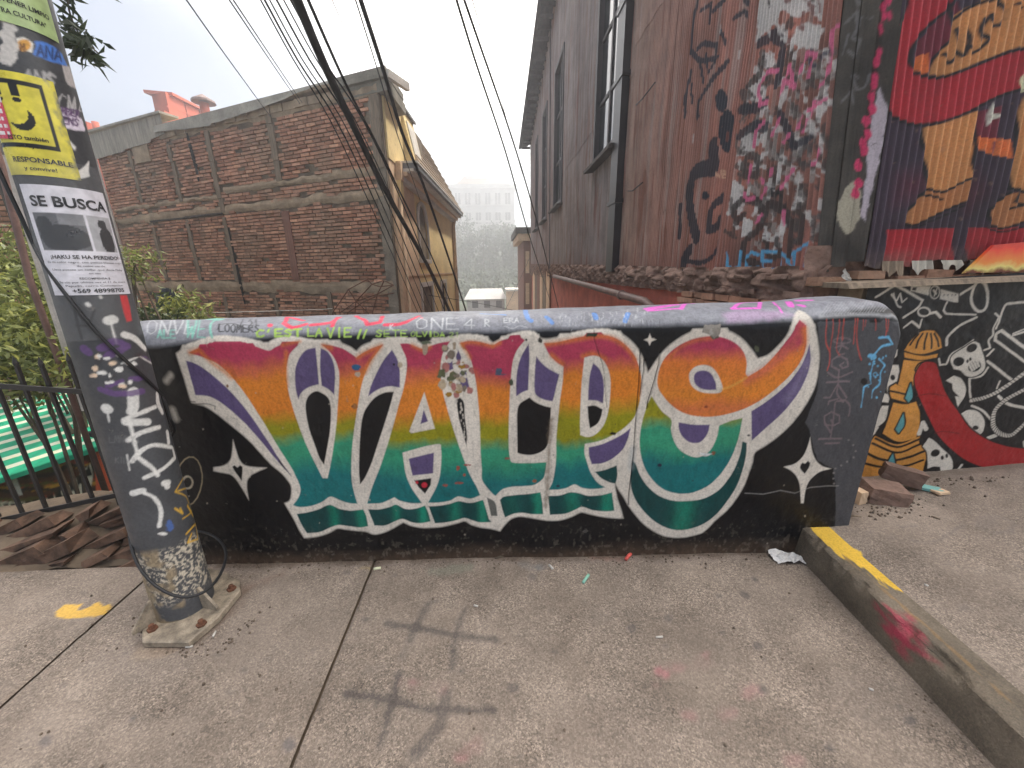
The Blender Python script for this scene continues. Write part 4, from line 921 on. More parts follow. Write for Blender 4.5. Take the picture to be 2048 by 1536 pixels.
def tags_near(c):
    c.frame(1330, 0, 2.742)
    c.stroke([(460, 1420), (700, 1000), (800, 500)], 520, pc(86, 64, 56), soft=.3, op=.55)
    for pts in [[(560, -200), (900, -200), (870, 110), (800, 60), (740, 100), (650, 60), (600, 140), (505, 230), (520, 60)], [(720, 140), (790, 130), (885, 150), (850, 275), (760, 260), (695, 240)], [(540, 280), (590, 300), (610, 360), (560, 380), (525, 350)], [(430, 760), (480, 700), (500, 760), (470, 860), (410, 850)],
                [(350, 1190), (380, 980), (440, 1020), (420, 1130)], [(440, 1180), (500, 1230), (480, 1290), (430, 1300)], [(600, 990), (640, 1000), (600, 1080), (560, 1100)], [(700, 1150), (740, 1020), (770, 1060), (760, 1150)], [(720, 760), (770, 740), (760, 800)], [(800, 950), (830, 920), (850, 970)], [(640, 1180), (690, 1200), (660, 1290), (640, 1260)], [(560, 1240), (585, 1300), (550, 1300)], [(830, 560), (900, 470), (910, 560), (850, 680)], [(470, 480), (520, 440), (540, 540), (480, 580)], [(520, 1180), (560, 1160), (545, 1220)]]:
        c.fill(pts, WHT, ragged=.02, rs=18, op=.92)
    for i in range(190):
        x, y = rr.uniform(430, 920), rr.uniform(300, 1330); x -= (y - 700) * .10
        c.stroke([(x, y), (x + rr.uniform(-26, 30), y + rr.uniform(-70, 70)), (x + rr.uniform(-46, 46), y + rr.uniform(-110, 110))], rr.uniform(8, 28), [WHT, BRN, pc(74, 66, 62), pc(96, 88, 84), WHT, pc(150, 142, 136), BRN][i % 7], ragged=.015, rs=25, op=.8)
    for p, w_ in [([(520, 240), (600, 190), (660, 230), (640, 340), (620, 460)], 44), ([(470, 460), (530, 400), (540, 330)], 36), ([(420, 600), (510, 590), (560, 560)], 40), ([(420, 740), (500, 690), (560, 700)], 44), ([(440, 900), (470, 850), (520, 870), (520, 960), (450, 960), (440, 900)], 34), ([(640, 620), (720, 800), (800, 760)], 40)]:
        c.stroke(p, w_, NAVY if w_ > 38 else BRN, ragged=.012, op=.9)
    for p, w_ in [([(440, 1180), (400, 1220), (385, 1140), (440, 1090), (520, 1110), (560, 1180), (520, 1260), (450, 1320), (430, 1420), (520, 1450)], 38), ([(580, 1120), (640, 1140), (690, 1200), (700, 1300), (690, 1400)], 42), ([(600, 1060), (650, 1050), (640, 1150)], 22), ([(560, 1300), (580, 1420), (640, 1400), (620, 1320)], 30), ([(740, 1130), (760, 1240), (740, 1330)], 36)]:
        c.stroke(p, w_, pc(58, 46, 42), ragged=.012, op=.9)
    for i in range(46):
        x, y = rr.uniform(560, 940), rr.uniform(-260, 340)
        c.stroke([(x, y), (x + rr.uniform(-26, 30), y + rr.uniform(-60, 60)), (x + rr.uniform(-40, 40), y + rr.uniform(-90, 90))], rr.uniform(8, 26), [WHT, pc(48, 46, 66), WHT, pc(120, 70, 62), BRN][i % 5], ragged=.012, rs=25, op=.85)
    for p in [[(620, 390), (570, 390), (522, 480), (530, 575), (570, 560)], [(640, 520), (690, 360), (715, 480), (660, 440)], [(745, 400), (790, 290), (845, 300), (820, 330), (800, 420)], [(985, 125), (930, 180), (930, 300), (890, 430), (855, 480)], [(890, 545), (790, 610)], [(555, 665), (510, 720), (500, 800)], [(640, 650), (600, 740)], [(760, 645), (740, 700)], [(480, 910), (465, 1000)], [(715, 930), (650, 1030)], [(565, 1035), (545, 1080)], [(440, 1060), (460, 1095), (495, 1085)], [(600, 930), (590, 960)], [(850, 820), (840, 890), (815, 900)], [(660, 1160), (665, 1230)], [(540, 980), (550, 1000)], [(690, 740), (665, 780)], [(830, 560), (810, 640)], [(540, 1180), (510, 1220)], [(790, 660), (770, 720)]]:
        c.stroke(p, 19, PNK, ragged=.006, op=.92)
    c.text('UCEN', 345, 1478, 96, 15, pc(92, 164, 204), aspect=.78, slope=0, ragged=.004)
    c.stroke([(280, 1478), (290, 1488)], 20, pc(92, 164, 204)); c.stroke([(700, 1400), (790, 1330), (770, 1460)], 15, pc(92, 164, 204))
    c.text('RE', 545, 1318, 34, 6, WHT); c.text('TA', 590, 1075, 40, 8, pc(20, 20, 22))
ZT = 9.6
iron_sheet(2.50, 3.66, 1.545, 4.6, .012, 340, 8, lean=.12, ragged=.015, paint=tags_near)
iron_sheet(3.64, 5.05, 1.56, 4.9, .004, 300, 8, paint=tags_far)
iron_sheet(5.04, 6.40, 1.58, 5.4, .010, 90, 8)
iron_sheet(2.72, 6.40, 4.58, ZT, .018, 30, 6)
# window bays: sheets stop at the openings
bays = [(6.95, 8.55, 3.55, 6.6), (12.3, 13.9, 3.5, 7.4), (15.7, 17.0, 3.45, 7.3), (18.6, 19.6, 3.4, 7.1)]
prev = 6.38
cuts = [6.38, 6.95, 8.55, 10.4, 12.3, 13.9, 15.7, 17.0, 18.6, 19.6, 22.3]
for a, b in zip(cuts[:-1], cuts[1:]):
    bay = [q for q in bays if abs(q[0] - a) < .01]
    if bay:
        q = bay[0]
        iron_sheet(a - .01, b + .01, 1.6 + .015 * (a - 5), q[2], .006, 14, 5)
        iron_sheet(a - .01, b + .01, q[3], ZT, .006, 10, 5)
    else:
        iron_sheet(a, b, 1.6 + .015 * (a - 5), 4.32, .0, 40, 5)
        iron_sheet(a, b, 4.26, ZT, .010, 24, 5)
for a, b, z0, z1 in bays:
    w_ = empty('window_tmp')
    bpy.data.objects.remove(w_)
    f = MB(); t = .11
    for (ya, yb, za, zb) in [(a, a + t, z0, z1), (b - t, b, z0, z1), (a + t, b - t, z0, z0 + t), (a + t, b - t, z1 - t, z1)]:
        f.box((XR - .05, ya, za), (XR + .10, yb, zb))
    wf = f.obj('window', M['frame_dark'], house)
    g = MB()
    ym = (a + b) / 2
    g.box((XR + .02, ym - .04, z0 + t), (XR + .07, ym + .04, z1 - t))
    for kz in (1, 2): g.box((XR + .025, a + t, z0 + (z1 - z0) * kz / 3 - .03), (XR + .065, b - t, z0 + (z1 - z0) * kz / 3 + .03))
    g.obj('sash', M['frame_dark'], wf)
    for s_ in range(2):
        for kz in range(3):
            ya = a + t if s_ == 0 else ym + .04; yb = ym - .04 if s_ == 0 else b - t
            za = z0 + (z1 - z0) * kz / 3 + (.03 if kz else t); zb = z0 + (z1 - z0) * (kz + 1) / 3 - (.03 if kz < 2 else t)
            MB().box((XR + .045, ya, za), (XR + .05, yb, zb)).obj('pane', M['glass'], wf)
    MB().hexa([(XR - .20, a - .10, z0 - .10), (XR + .04, a - .10, z0 - .07), (XR + .04, b + .10, z0 - .07), (XR - .20, b + .10, z0 - .10), (XR - .20, a - .10, z0 - .05), (XR + .04, a - .10, z0 + .004), (XR + .04, b + .10, z0 + .004), (XR - .20, b + .10, z0 - .05)]).obj('sill', M['timber_dark'], wf)
# body behind the sheets so that the house is solid
MB().box((XR + .16, 2.78, -3.4), (9.0, 22.2, 9.5)).obj('inner_wall', M['timber_dark'], house)
# eave and roof
MB().hexa([(1.55, 13.0, 9.45), (2.3, 13.0, 9.75), (2.3, 22.8, 7.95), (1.5, 22.8, 7.65), (1.55, 13.0, 9.6), (2.3, 13.0, 9.9), (2.3, 22.8, 8.1), (1.5, 22.8, 7.8)]).obj('eave', M['roof_dark'], house)
for i in range(22):
    y = 13.2 + i * .44; z = 9.42 - (y - 13) * .184
    MB().box((1.62, y, z - .09), (2.06, y + .07, z + .02)).obj('rafter_end', M['roof_dark'], house)
MB().hexa([(1.55, 2.6, 11.5), (9.4, 2.6, 11.6), (9.4, 13, 9.8), (1.55, 13, 9.46), (1.55, 2.6, 11.7), (9.4, 2.6, 11.8), (9.4, 13, 10), (1.55, 13, 9.6)]).obj('roof', M['roof_dark'], house)
MB().box((XR + .18, 2.8, 9.5), (9, 13, 11.45)).obj('gable', M['timber_dark'], house)
# square black downpipe with brackets
dp = MB(); dp.hexa([(1.955, 6.56, 1.55), (2.07, 6.56, 1.55), (2.07, 6.92, 1.55), (1.955, 6.92, 1.55), (1.955, 6.62, 9.4), (2.07, 6.62, 9.4), (2.07, 6.98, 9.4), (1.955, 6.98, 9.4)])
dpo = dp.obj('downpipe', M['pipe_black'], house)
for z in (2.6, 4.3, 5.2): MB().box((1.94, 6.53, z), (2.075, 6.99, z + .06)).obj('bracket', M['pipe_black'], dpo)
# hooked wires on the tin, thin cable down the far part
for (x0, y0, x1, y1) in [(1310, 165, 1272, 210), (1285, 365, 1256, 382)]:
    p, q = on_x(x0, y0, 2.03), on_x(x1, y1, 2.03); md = (p + q) / 2 + np.array([-.03, 0, -.05])
    MB().tube([p, md, q], .008, 5).obj('hook_wire', M['cable'], house)
p, q = on_x(1101, -20, 2.02), on_x(1099, 540, 2.02)
MB().tube([p, (p + q) / 2, q], .018, 6).obj('service_cable', M['wire'], house)
# corner boards between the side face and the mural face
def corner_pt(s_, z):
    t = (z - 1.55) / 1.4
    a = np.array([2.075, 2.50 + .12 * t * 1.4 - .0, z]); b = np.array([2.305 - .115 * t, 2.405, z])
    return a + (b - a) * s_
BW = [(0.0, .30), (.31, .62), (.63, 1.0)]
for i, (s0, s1) in enumerate(BW):
    S, Z = np.meshgrid(np.linspace(s0, s1, 16), np.linspace(1.56 + .03 * i, 4.6, 260), indexing='ij')
    Pq = np.array([[corner_pt(S[a, b], Z[a, b]) for b in range(S.shape[1])] for a in range(S.shape[0])])
    nrm = np.array([-.55, -.83, 0])
    Pq = Pq + nrm * (.020 + .012 * (i % 2) + (fbm(S * 3, Z * .3, 6, 3)[..., None] - .5) * .008)
    def binv(x, y):
        p = on_plane(x, y, corner_pt(.5, 2.0), nrm); z = p[2]; a, b = corner_pt(0, z), corner_pt(1, z)
        return (np.dot(p - a, b - a) / np.dot(b - a, b - a) * .25, z)
    c = Canvas(S * .25, Z, binv, pc(58, 54, 50), .55, soft=.008)
    c.C[..., :3] *= (.6 + .9 * fbm(S * 8, Z * .3, 6, 4))[..., None]
    c.frame(1690, 0, 3.072)
    for p, w_ in [([(-60, 120), (20, 60), (40, 160), (0, 220), (60, 250), (30, 340), (-20, 300)], 22), ([(60, 110), (150, 120)], 8), ([(60, 480), (20, 460), (60, 560), (110, 540), (140, 470)], 16), ([(-40, 620), (20, 560), (40, 640)], 14), ([(-30, 200), (-60, 320)], 14), ([(-10, -40), (40, 20)], 18)]: c.stroke(p, w_, pc(150, 150, 154), op=.55, ragged=.006)
    c.fill([(210, 545), (250, 640), (262, 700), (230, 900), (170, 1130), (120, 1360), (90, 1300), (120, 1100), (140, 900), (170, 700)], pc(206, 194, 204), ragged=.012, op=.9, alpha=.9)
    c.fill([(0, 1160), (60, 1120), (100, 1200), (60, 1400), (0, 1450), (-60, 1330)], pc(190, 182, 160), ragged=.015, op=.85, alpha=.9)
    for x, y in [(270, 20), (230, 60), (240, 110), (280, 120), (215, 190), (205, 330), (190, 390), (175, 490), (175, 530), (155, 610), (165, 680), (125, 750), (130, 830), (100, 880), (110, 930), (75, 1020), (80, 1130), (60, 1190)]:
        c.ell(x, y, 26, 34, pc(208, 62, 104), ragged=.01, alpha=.95)
    grid_obj('corner_board', Pq, M['board'], house, c.C)
# brick, rubble and pipe under the iron
FOOT = empty('footing_tmp'); bpy.data.objects.remove(FOOT)
Yg, Zg = np.meshgrid(lin(2.42, 22, .025), np.linspace(0, 1, 26), indexing='ij')
top = np.interp(Yg, [2.4, 4, 8, 22], [1.60, 1.60, 1.68, 1.9]); bot = np.interp(Yg, [2.4, 4, 8, 22], [1.30, 1.34, 1.34, 1.3])
Zp = bot + (top - bot) * Zg
Xp = XR - .02 - .03 * np.sin(Zg * math.pi) - (fbm(Yg, Zp * 1.6, 9, 5) - .5) * .17 - np.clip(fbm(Yg * 1.5, Zp * 3, 6, 2) - .55, 0, 1) * .12
grid_obj('rubble_ledge', np.stack([Xp, Yg, Zp], -1), M['stone'], house)
Yg, Zg = np.meshgrid(lin(2.42, 22, .1), np.linspace(-3.4, 1.36, 30), indexing='ij')
grid_obj('plaster_base', np.stack([XR + .03 - (fbm(Yg, Zg, 1.5, 3) - .5) * .04, Yg, Zg], -1), M['red_plaster'], house)
# bricks showing under the near end
def brick_box(mb, c, l, h, d, ax, r):
    c = np.array(c); ax = np.array(ax); n = np.array([-ax[1], ax[0], 0]); j = lambda s_: r.uniform(-s_, s_)
    pts = []
    for z in (-1, 1):
        for (a, b) in ((-1, -1), (1, -1), (1, 1), (-1, 1)):
            pts.append(c + ax * (a * l / 2 + j(.006)) + n * (b * d / 2 + j(.003)) + np.array([0, 0, z * h / 2 + j(.004)]))
    mb.hexa(pts)
rr = random.Random(5)
for row in range(5):
    y = 2.5 + (row % 2) * .1
    while y < 4.1:
        l = rr.uniform(.17, .24); mb = MB(); brick_box(mb, (XR - .02 + rr.uniform(-.03, .01), y + l / 2, 1.335 - row * .062), l - .012, .052, .10, (0, 1, 0), rr)
        mb.obj('brick', M['brick_one'], house); y += l
def chunk(c_, sz, seed):
    g = random.Random(seed); vs = []
    for a_ in (-1, 1):
        for b_ in (-1, 1):
            for d_ in (-1, 1): vs.append(np.array(c_) + np.array([a_ * sz[0] / 2 * g.uniform(.6, 1.1), b_ * sz[1] / 2 * g.uniform(.6, 1.1), d_ * sz[2] / 2 * g.uniform(.5, 1.15)]))
    mesh_obj('stone', vs, [(0, 1, 3, 2), (4, 6, 7, 5), (0, 4, 5, 1), (2, 3, 7, 6), (0, 2, 6, 4), (1, 5, 7, 3)], M['stone'], house)
for i in range(46):
    y = 2.6 + 9 * (i / 46.) ** 1.4; chunk((XR - .045 + rr.uniform(-.03, .01), y + rr.uniform(-.05, .05), 1.46 + .012 * y + rr.uniform(-.10, .05)), (.07, rr.uniform(.08, .24), rr.uniform(.025, .06)), i)
MB().tube([on_x(1108, 552, 1.96), on_x(1180, 572, 1.96), on_x(1290, 603, 1.96), on_x(1330, 640, 1.96)], .055, 10).obj('drain_pipe', M['pipe_brown'], house, True)
p = on_x(1243, 590, 1.96); MB().tube([p + (0, -.04, 0.01), p + (0, .05, -.01)], .07, 10).obj('pipe_collar', M['pipe_brown'], house, True)
# timber doors and cream plaster at the far foot
for i in range(6):
    y = 14.5 + i * 1.05
    MB().box((XR - .05, y, -3.2), (XR - .01 + (i % 2) * .02, y + .9, 1.55)).obj('plank', [M['peach'], M['timber'], M['peach'], M['timber_red'], M['timber'], M['peach']][i], house)

# far narrow house past the corner
fh = empty('narrow_house', (2.3, 25, -3)); tag(fh, 'narrow red-brown house with a pale cornice past the corrugated house', 'house')
a = on_y(1047, 480, 25); b = on_y(1062, 480, 25)
MB().box((a[0], 25, -3.3), (4.4, 31, 4.0)).obj('wall', M['timber_red'], fh)
MB().box((a[0] - .35, 24.7, 3.3), (4.4, 31, 3.7)).obj('cornice', M['peach'], fh)
MB().box((a[0] - .5, 24.6, 3.7), (4.5, 31, 4.05)).obj('roof_edge', M['timber_dark'], fh)
for z in (-.5, 1.4): MB().box((a[0] + .12, 24.95, z), (a[0] + .35, 25.02, z + 1.3)).obj('pilaster', M['peach'], fh)

# ================================================================== MURAL FACE (front of the house) and skull wall
YM = 2.40
def mural_inv(x, y):
    p = on_y(x, y, YM); return (p[0], p[2])
us = lin(2.14, 4.4, PITCHW / 8); vs = lin(0, 1, 1 / 430.)
A, B = np.meshgrid(us, vs, indexing='ij')
zb = 1.60 + (fbm(A, A * 0, 7, 4) - .5) * .12; Vm = zb + (4.6 - zb) * B
X0 = np.interp(Vm, [1.5, 1.72, 2.39, 2.92, 4.6], [2.31, 2.30, 2.24, 2.17, 2.0])
Um = X0 + (A - 2.14)
Ym = YM + .0105 * np.sin(2 * math.pi * A / PITCHW) + (fbm(Um, Vm, 1.5, 3) - .5) * .02
DKP = pc(58, 42, 58); RDM = pc(176, 30, 44); TAN = pc(204, 142, 84); BK = pc(20, 16, 22); ORG = pc(226, 118, 56); DRD = pc(112, 26, 46)
c = Canvas(Um, Vm, mural_inv, DKP, 1.0, soft=.006)
c.C[..., :3] *= (.8 + .5 * fbm(Um, Vm, 5, 4))[..., None]
c.frame(1690, 0, 3.072)
c.fill([(780, 1060), (860, 1180), (760, 1300), (640, 1000), (330, 1080), (300, 1250), (470, 1200)], DRD, soft=.12, op=.35)
c.fill([(430, 300), (520, 170), (650, 40), (700, 0), (700, 260), (600, 320), (520, 440), (420, 420)], DRD, ragged=.004)
c.fill([(422, 410), (440, 345), (512, 325), (505, 450), (450, 450)], ORG)
c.fill([(530, 455), (560, 340), (640, 240), (650, 130), (720, 60), (850, 0), (900, -300), (1600, -300), (1600, 285), (1100, 285), (950, 330), (800, 390), (680, 445), (590, 465)], TAN)
c.fill([(400, -200), (390, 0), (370, 90), (300, 180), (250, 300), (235, 420), (240, 560), (265, 690), (350, 740), (450, 762), (600, 745), (750, 690), (880, 620), (1000, 570), (1100, 545), (1600, 500), (1600, 260), (1100, 300), (1000, 320), (850, 380), (700, 440), (580, 472), (480, 462), (420, 430), (402, 360), (430, 260), (520, 150), (650, 40), (680, -200)], RDM)
for p, w_ in [([(390, -120), (385, 20), (350, 110), (280, 220), (240, 350), (228, 460), (232, 580), (265, 690), (350, 745), (450, 768), (600, 748), (750, 694), (880, 624), (1000, 572), (1100, 548), (1300, 520)], 20), ([(680, -60), (650, 40), (520, 150), (430, 260), (402, 360), (420, 430), (480, 464), (580, 474), (700, 442), (850, 382), (1000, 322), (1100, 298), (1400, 250)], 20),
              ([(640, -40), (650, 120), (645, 240), (560, 340), (515, 450)], 18), ([(660, 130), (740, 60), (850, 10), (960, -10)], 18), ([(685, 180), (690, 260), (680, 340), (650, 385), (610, 330)], 18), ([(765, 155), (772, 240), (750, 330), (715, 345), (690, 290)], 18), ([(855, 115), (835, 190), (845, 290), (800, 320), (765, 280)], 18), ([(950, 0), (975, 90), (945, 160), (905, 130), (900, 90), (860, 180), (880, 240), (850, 290)], 18), ([(1060, 20), (1100, 40)], 14)]:
    c.stroke(p, w_, BK)
for pts, col in [([(800, 690), (960, 650), (940, 860), (800, 840)], DRD), ([(808, 842), (1030, 860), (1018, 975), (890, 950), (800, 905)], ORG), ([(900, 870), (935, 870), (915, 950), (890, 945)], DRD), ([(250, 1412), (660, 1402), (655, 1650), (240, 1650)], RDM), ([(745, 1400), (1600, 1390), (1600, 1650), (740, 1650)], RDM)]:
    c.fill(pts, col, sm=False, ragged=.003)
c.fill([(480, 785), (620, 752), (815, 680), (800, 800), (795, 900), (775, 1000), (775, 1090), (600, 1172), (495, 1150), (495, 1000), (480, 880)], TAN)
c.fill([(490, 1170), (600, 1182), (770, 1090), (752, 1240), (600, 1300), (500, 1350), (420, 1388), (375, 1370), (385, 1310), (430, 1240)], pc(186, 124, 74))
c.fill([(1070, 690), (1110, 560), (1300, 540), (1320, 1170), (1100, 1180), (1012, 1150), (1030, 950), (1058, 800)], TAN)
c.fill([(1300, 1180), (1100, 1185), (1010, 1190), (940, 1240), (888, 1300), (888, 1370), (960, 1402), (1110, 1365), (1300, 1300)], pc(186, 124, 74))
for p, w_ in [([(478, 790), (474, 880), (490, 1000), (490, 1150)], 16), ([(815, 690), (800, 900), (780, 1000), (780, 1080)], 14), ([(490, 1160), (600, 1180), (700, 1130), (775, 1095)], 14), ([(770, 1100), (755, 1235), (620, 1290), (500, 1350), (410, 1388), (370, 1370), (385, 1300), (440, 1225), (490, 1165)], 14), ([(375, 1385), (430, 1400), (520, 1360), (640, 1310), (745, 1255)], 10), ([(460, 1200), (530, 1205), (590, 1225)], 14),
              ([(1062, 690), (1050, 820), (1028, 950), (1010, 1150)], 16), ([(1000, 1160), (1060, 1165), (1120, 1190)], 16), ([(1110, 1360), (960, 1405), (885, 1380), (885, 1300), (940, 1235), (1010, 1185)], 14), ([(1060, 1190), (1040, 1240), (1090, 1260), (1020, 1280)], 14), ([(870, 1400), (960, 1425), (1110, 1390)], 10)]:
    c.stroke(p, w_, BK)
c.fill([(905, 630), (920, 690), (962, 715), (900, 740), (870, 775), (880, 700)], pc(206, 204, 190), sm=False)
c.ell(1100, 510, 26, 48, pc(232, 226, 180), ring=10); c.ell(1100, 510, 20, 40, pc(240, 232, 190))
for i in range(40): c.ell(rr.uniform(250, 1080), rr.uniform(560, 1380), 4, rr.uniform(3, 14), pc(150, 120, 100), op=.5, ragged=.003)
c.C[..., :3] *= ((.88 + .24 * fbm(Um, Vm * .4, 14, 4)) * (1 + .16 * np.cos(2 * math.pi * A / PITCHW) * (.3 + fbm(Um, Vm * .3, 20, 2))))[..., None]  # light and shade of the ribs painted into the mural colours
low = np.clip(1 - (Vm - 1.55) / .16, 0, 1) * np.clip(fbm(Um, Vm, 16, 3) * 2.2 - .4, 0, 1)
c.C[..., :3] += (pc(132, 116, 104) - c.C[..., :3]) * (low * .9)[..., None]
mf = empty('mural_panel', (2.3, 2.4, 1.6)); tag(mf, 'corrugated iron gable painted with a red cloak, bare legs and shoes', 'mural')
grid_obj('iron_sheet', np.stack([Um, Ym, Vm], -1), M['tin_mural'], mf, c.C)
# broken lath, brick and torn tin between mural and skull wall
gap = empty('broken_ledge', (2.3, 2.4, 1.5)); tag(gap, 'crumbling ledge of brick and torn tin under the painted legs', 'ledge')
Xg, Zg = np.meshgrid(lin(1.99, 4.4, .02), np.linspace(1.25, 1.72, 26), indexing='ij')
grid_obj('rubble_core', np.stack([Xg, 2.47 + (fbm(Xg, Zg, 6, 4) - .5) * .12, Zg], -1), M['stone'], gap)
for i in range(9):
    x = 2.07 + i * .24 + rr.uniform(-.04, .04); mb = MB(); brick_box(mb, (x, 2.40 + rr.uniform(-.015, .03), 1.505 + (i % 2) * .035), .17, .05, .1, (1, 0, 0), rr)
    mb.obj('brick', M['brick_one'], gap)
for i in range(7):
    x = 2.40 + i * .19; z1 = 1.62; z0 = 1.535 + rr.uniform(-.015, .04)
    us_ = np.linspace(0, .14, 18); 
    q = [(x + u_, 2.385 + .006 * math.sin(2 * math.pi * u_ / PITCHW) - .02 * (1 - t), z0 + (z1 - z0) * t + (.02 * math.sin(u_ * 90 + i) if t == 0 else 0)) for t in (0, 1) for u_ in us_]
    mesh_obj('torn_strip', q, [(k_, k_ + 1, k_ + 19, k_ + 18) for k_ in range(17)], M['zinc'] if i % 3 else M['timber'], gap, True)
mb = MB(); mb.hexa([(2.02, 2.16, 1.47), (4.4, 2.10, 1.53), (4.4, 2.46, 1.53), (2.02, 2.46, 1.47), (2.02, 2.18, 1.50), (4.4, 2.12, 1.555), (4.4, 2.46, 1.56), (2.02, 2.46, 1.50)]); mb.obj('ledge_board', M['timber'], gap)
pl = on_y(1690, 553, 2.3)
bag = MB()
gx = np.linspace(-1, 1, 9); 
Sx, Sz = np.meshgrid(gx, gx, indexing='ij')
tag(grid_obj('plastic_scrap', np.stack([pl[0] + .03 * Sx + .01 * fbm(Sx + 3, Sz, 2, 2), 2.28 + .02 * fbm(Sx, Sz + 4, 3, 2), pl[2] + .02 * Sz * (1 - .5 * Sx) - .02 * Sx], -1), M['white_trim'], None), 'torn white plastic scrap caught on the ledge at the corner', 'scrap')
# small sunset painted panel at the right
q = [(1930, 547), (1990, 490), (2120, 478), (2120, 540)]
pts = [on_y(x, y, 2.30) for x, y in q]
k = N('sunset_paint'); sp_ = k.n('SeparateXYZ'); k.l(k.co, sp_.inputs[0])
gr = k.n('MapRange'); gr.inputs['From Min'].default_value = 1.52; gr.inputs['From Max'].default_value = 1.76; k.l(k.math('ADD', sp_.outputs[2], k.math('MULTIPLY', k.math('SUBTRACT', k.noise(9, 4), .5), .12)), gr.inputs['Value'])
k.color(k.ramp(gr.outputs[0], [(0.0, pc(60, 34, 26)), (.10, pc(120, 60, 34)), (.2, pc(250, 205, 120)), (.36, pc(240, 130, 54)), (.65, pc(222, 66, 44)), (1, pc(150, 34, 40))])).rough(.5); M['sunset'] = k.m
mb = MB(); mb.add(list(pts) + [p + np.array([0, .02, 0]) for p in pts], [(0, 3, 2, 1), (4, 5, 6, 7), (0, 1, 5, 4), (1, 2, 6, 5), (2, 3, 7, 6), (3, 0, 4, 7)])
tag(mb.obj('painted_board', M['sunset']), 'small board painted like an orange sunset at the right edge', 'board')

YS = 2.235
def skull_inv(x, y):
    p = on_y(x, y, YS); return (p[0], p[2])
Us, Vs = np.meshgrid(lin(2.20, 4.4, .0052), lin(.12, 1.50, .0052), indexing='ij')
c = Canvas(Us, Vs, skull_inv, pc(20, 19, 22), 1.0, soft=.006)
WH = pc(206, 198, 186); OR = pc(200, 138, 62); TL = pc(84, 146, 152); RDH = pc(158, 28, 32); K = pc(16, 14, 16)
c.frame(1720, 480, 3.2)
for pts in [[(205, 800), (245, 800), (250, 860), (230, 920), (185, 930), (175, 990), (170, 930), (190, 850)], [(140, 1060), (180, 1060), (160, 1150), (100, 1205), (105, 1130)], [(150, 980), (190, 990), (180, 1040), (130, 1035)], [(215, 710), (240, 700), (235, 740), (215, 760)], [(95, 1170), (120, 1200), (60, 1300), (30, 1310), (50, 1240)]]: c.fill(pts, WH)
c.ell(208, 880, 16, 18, K)
TOW = [[(285, 705), (330, 640), (400, 585), (480, 580), (518, 630), (525, 690), (440, 722), (360, 728)], [(285, 720), (400, 742), (500, 727), (490, 752), (390, 768), (288, 752)], [(280, 768), (370, 775), (450, 770), (370, 860), (340, 930), (330, 965), (300, 955), (243, 925)], [(190, 940), (225, 920), (320, 962), (310, 1042), (200, 1012), (188, 975)], [(212, 1040), (290, 1052), (360, 1035), (388, 1110), (380, 1200), (360, 1270), (250, 1292), (148, 1240)], [(100, 1255), (240, 1310), (385, 1255), (380, 1300), (418, 1360), (400, 1480), (375, 1560), (8, 1560), (3, 1420), (22, 1370)]]
for pts in TOW: c.stroke(pts, 26, K, closed=True)
for pts in TOW: c.fill(pts, OR, ragged=.0015)
for p, w_ in [([(375, 602), (350, 630), (322, 672)], 13), ([(402, 600), (375, 640), (360, 690)], 13), ([(432, 598), (415, 650), (410, 698)], 13), ([(456, 600), (460, 650), (456, 692)], 13), ([(480, 600), (500, 640), (506, 680)], 13), ([(190, 965), (240, 975), (300, 990)], 12), ([(105, 1272), (240, 1326), (385, 1274)], 14), ([(82, 1302), (240, 1362), (388, 1305)], 14), ([(40, 1362), (120, 1400), (200, 1412), (300, 1395), (405, 1352)], 16), ([(12, 1425), (120, 1450), (200, 1455), (300, 1445), (400, 1408)], 14), ([(365, 860), (350, 830), (380, 790), (440, 775)], 12)]: c.stroke(p, w_, K)
for pts in [[(322, 915), (338, 1000), (312, 1040), (288, 1012)], [(276, 1108), (284, 1180), (250, 1238), (228, 1210)], [(212, 1366), (224, 1440), (190, 1488), (162, 1452)]]:
    c.stroke(pts, 20, K, closed=True); c.fill(pts, TL)
HOSE = [(400, 790), (450, 780), (490, 800), (520, 900), (560, 1000), (630, 1100), (700, 1200), (800, 1270), (900, 1310), (1050, 1335), (1600, 1345), (1600, 1500), (1000, 1490), (850, 1470), (700, 1420), (600, 1350), (500, 1250), (440, 1130), (390, 1020), (350, 920), (358, 850)]
def skull(pts): c.stroke(pts, 16, K, closed=True); c.fill(pts, WH, ragged=.001)
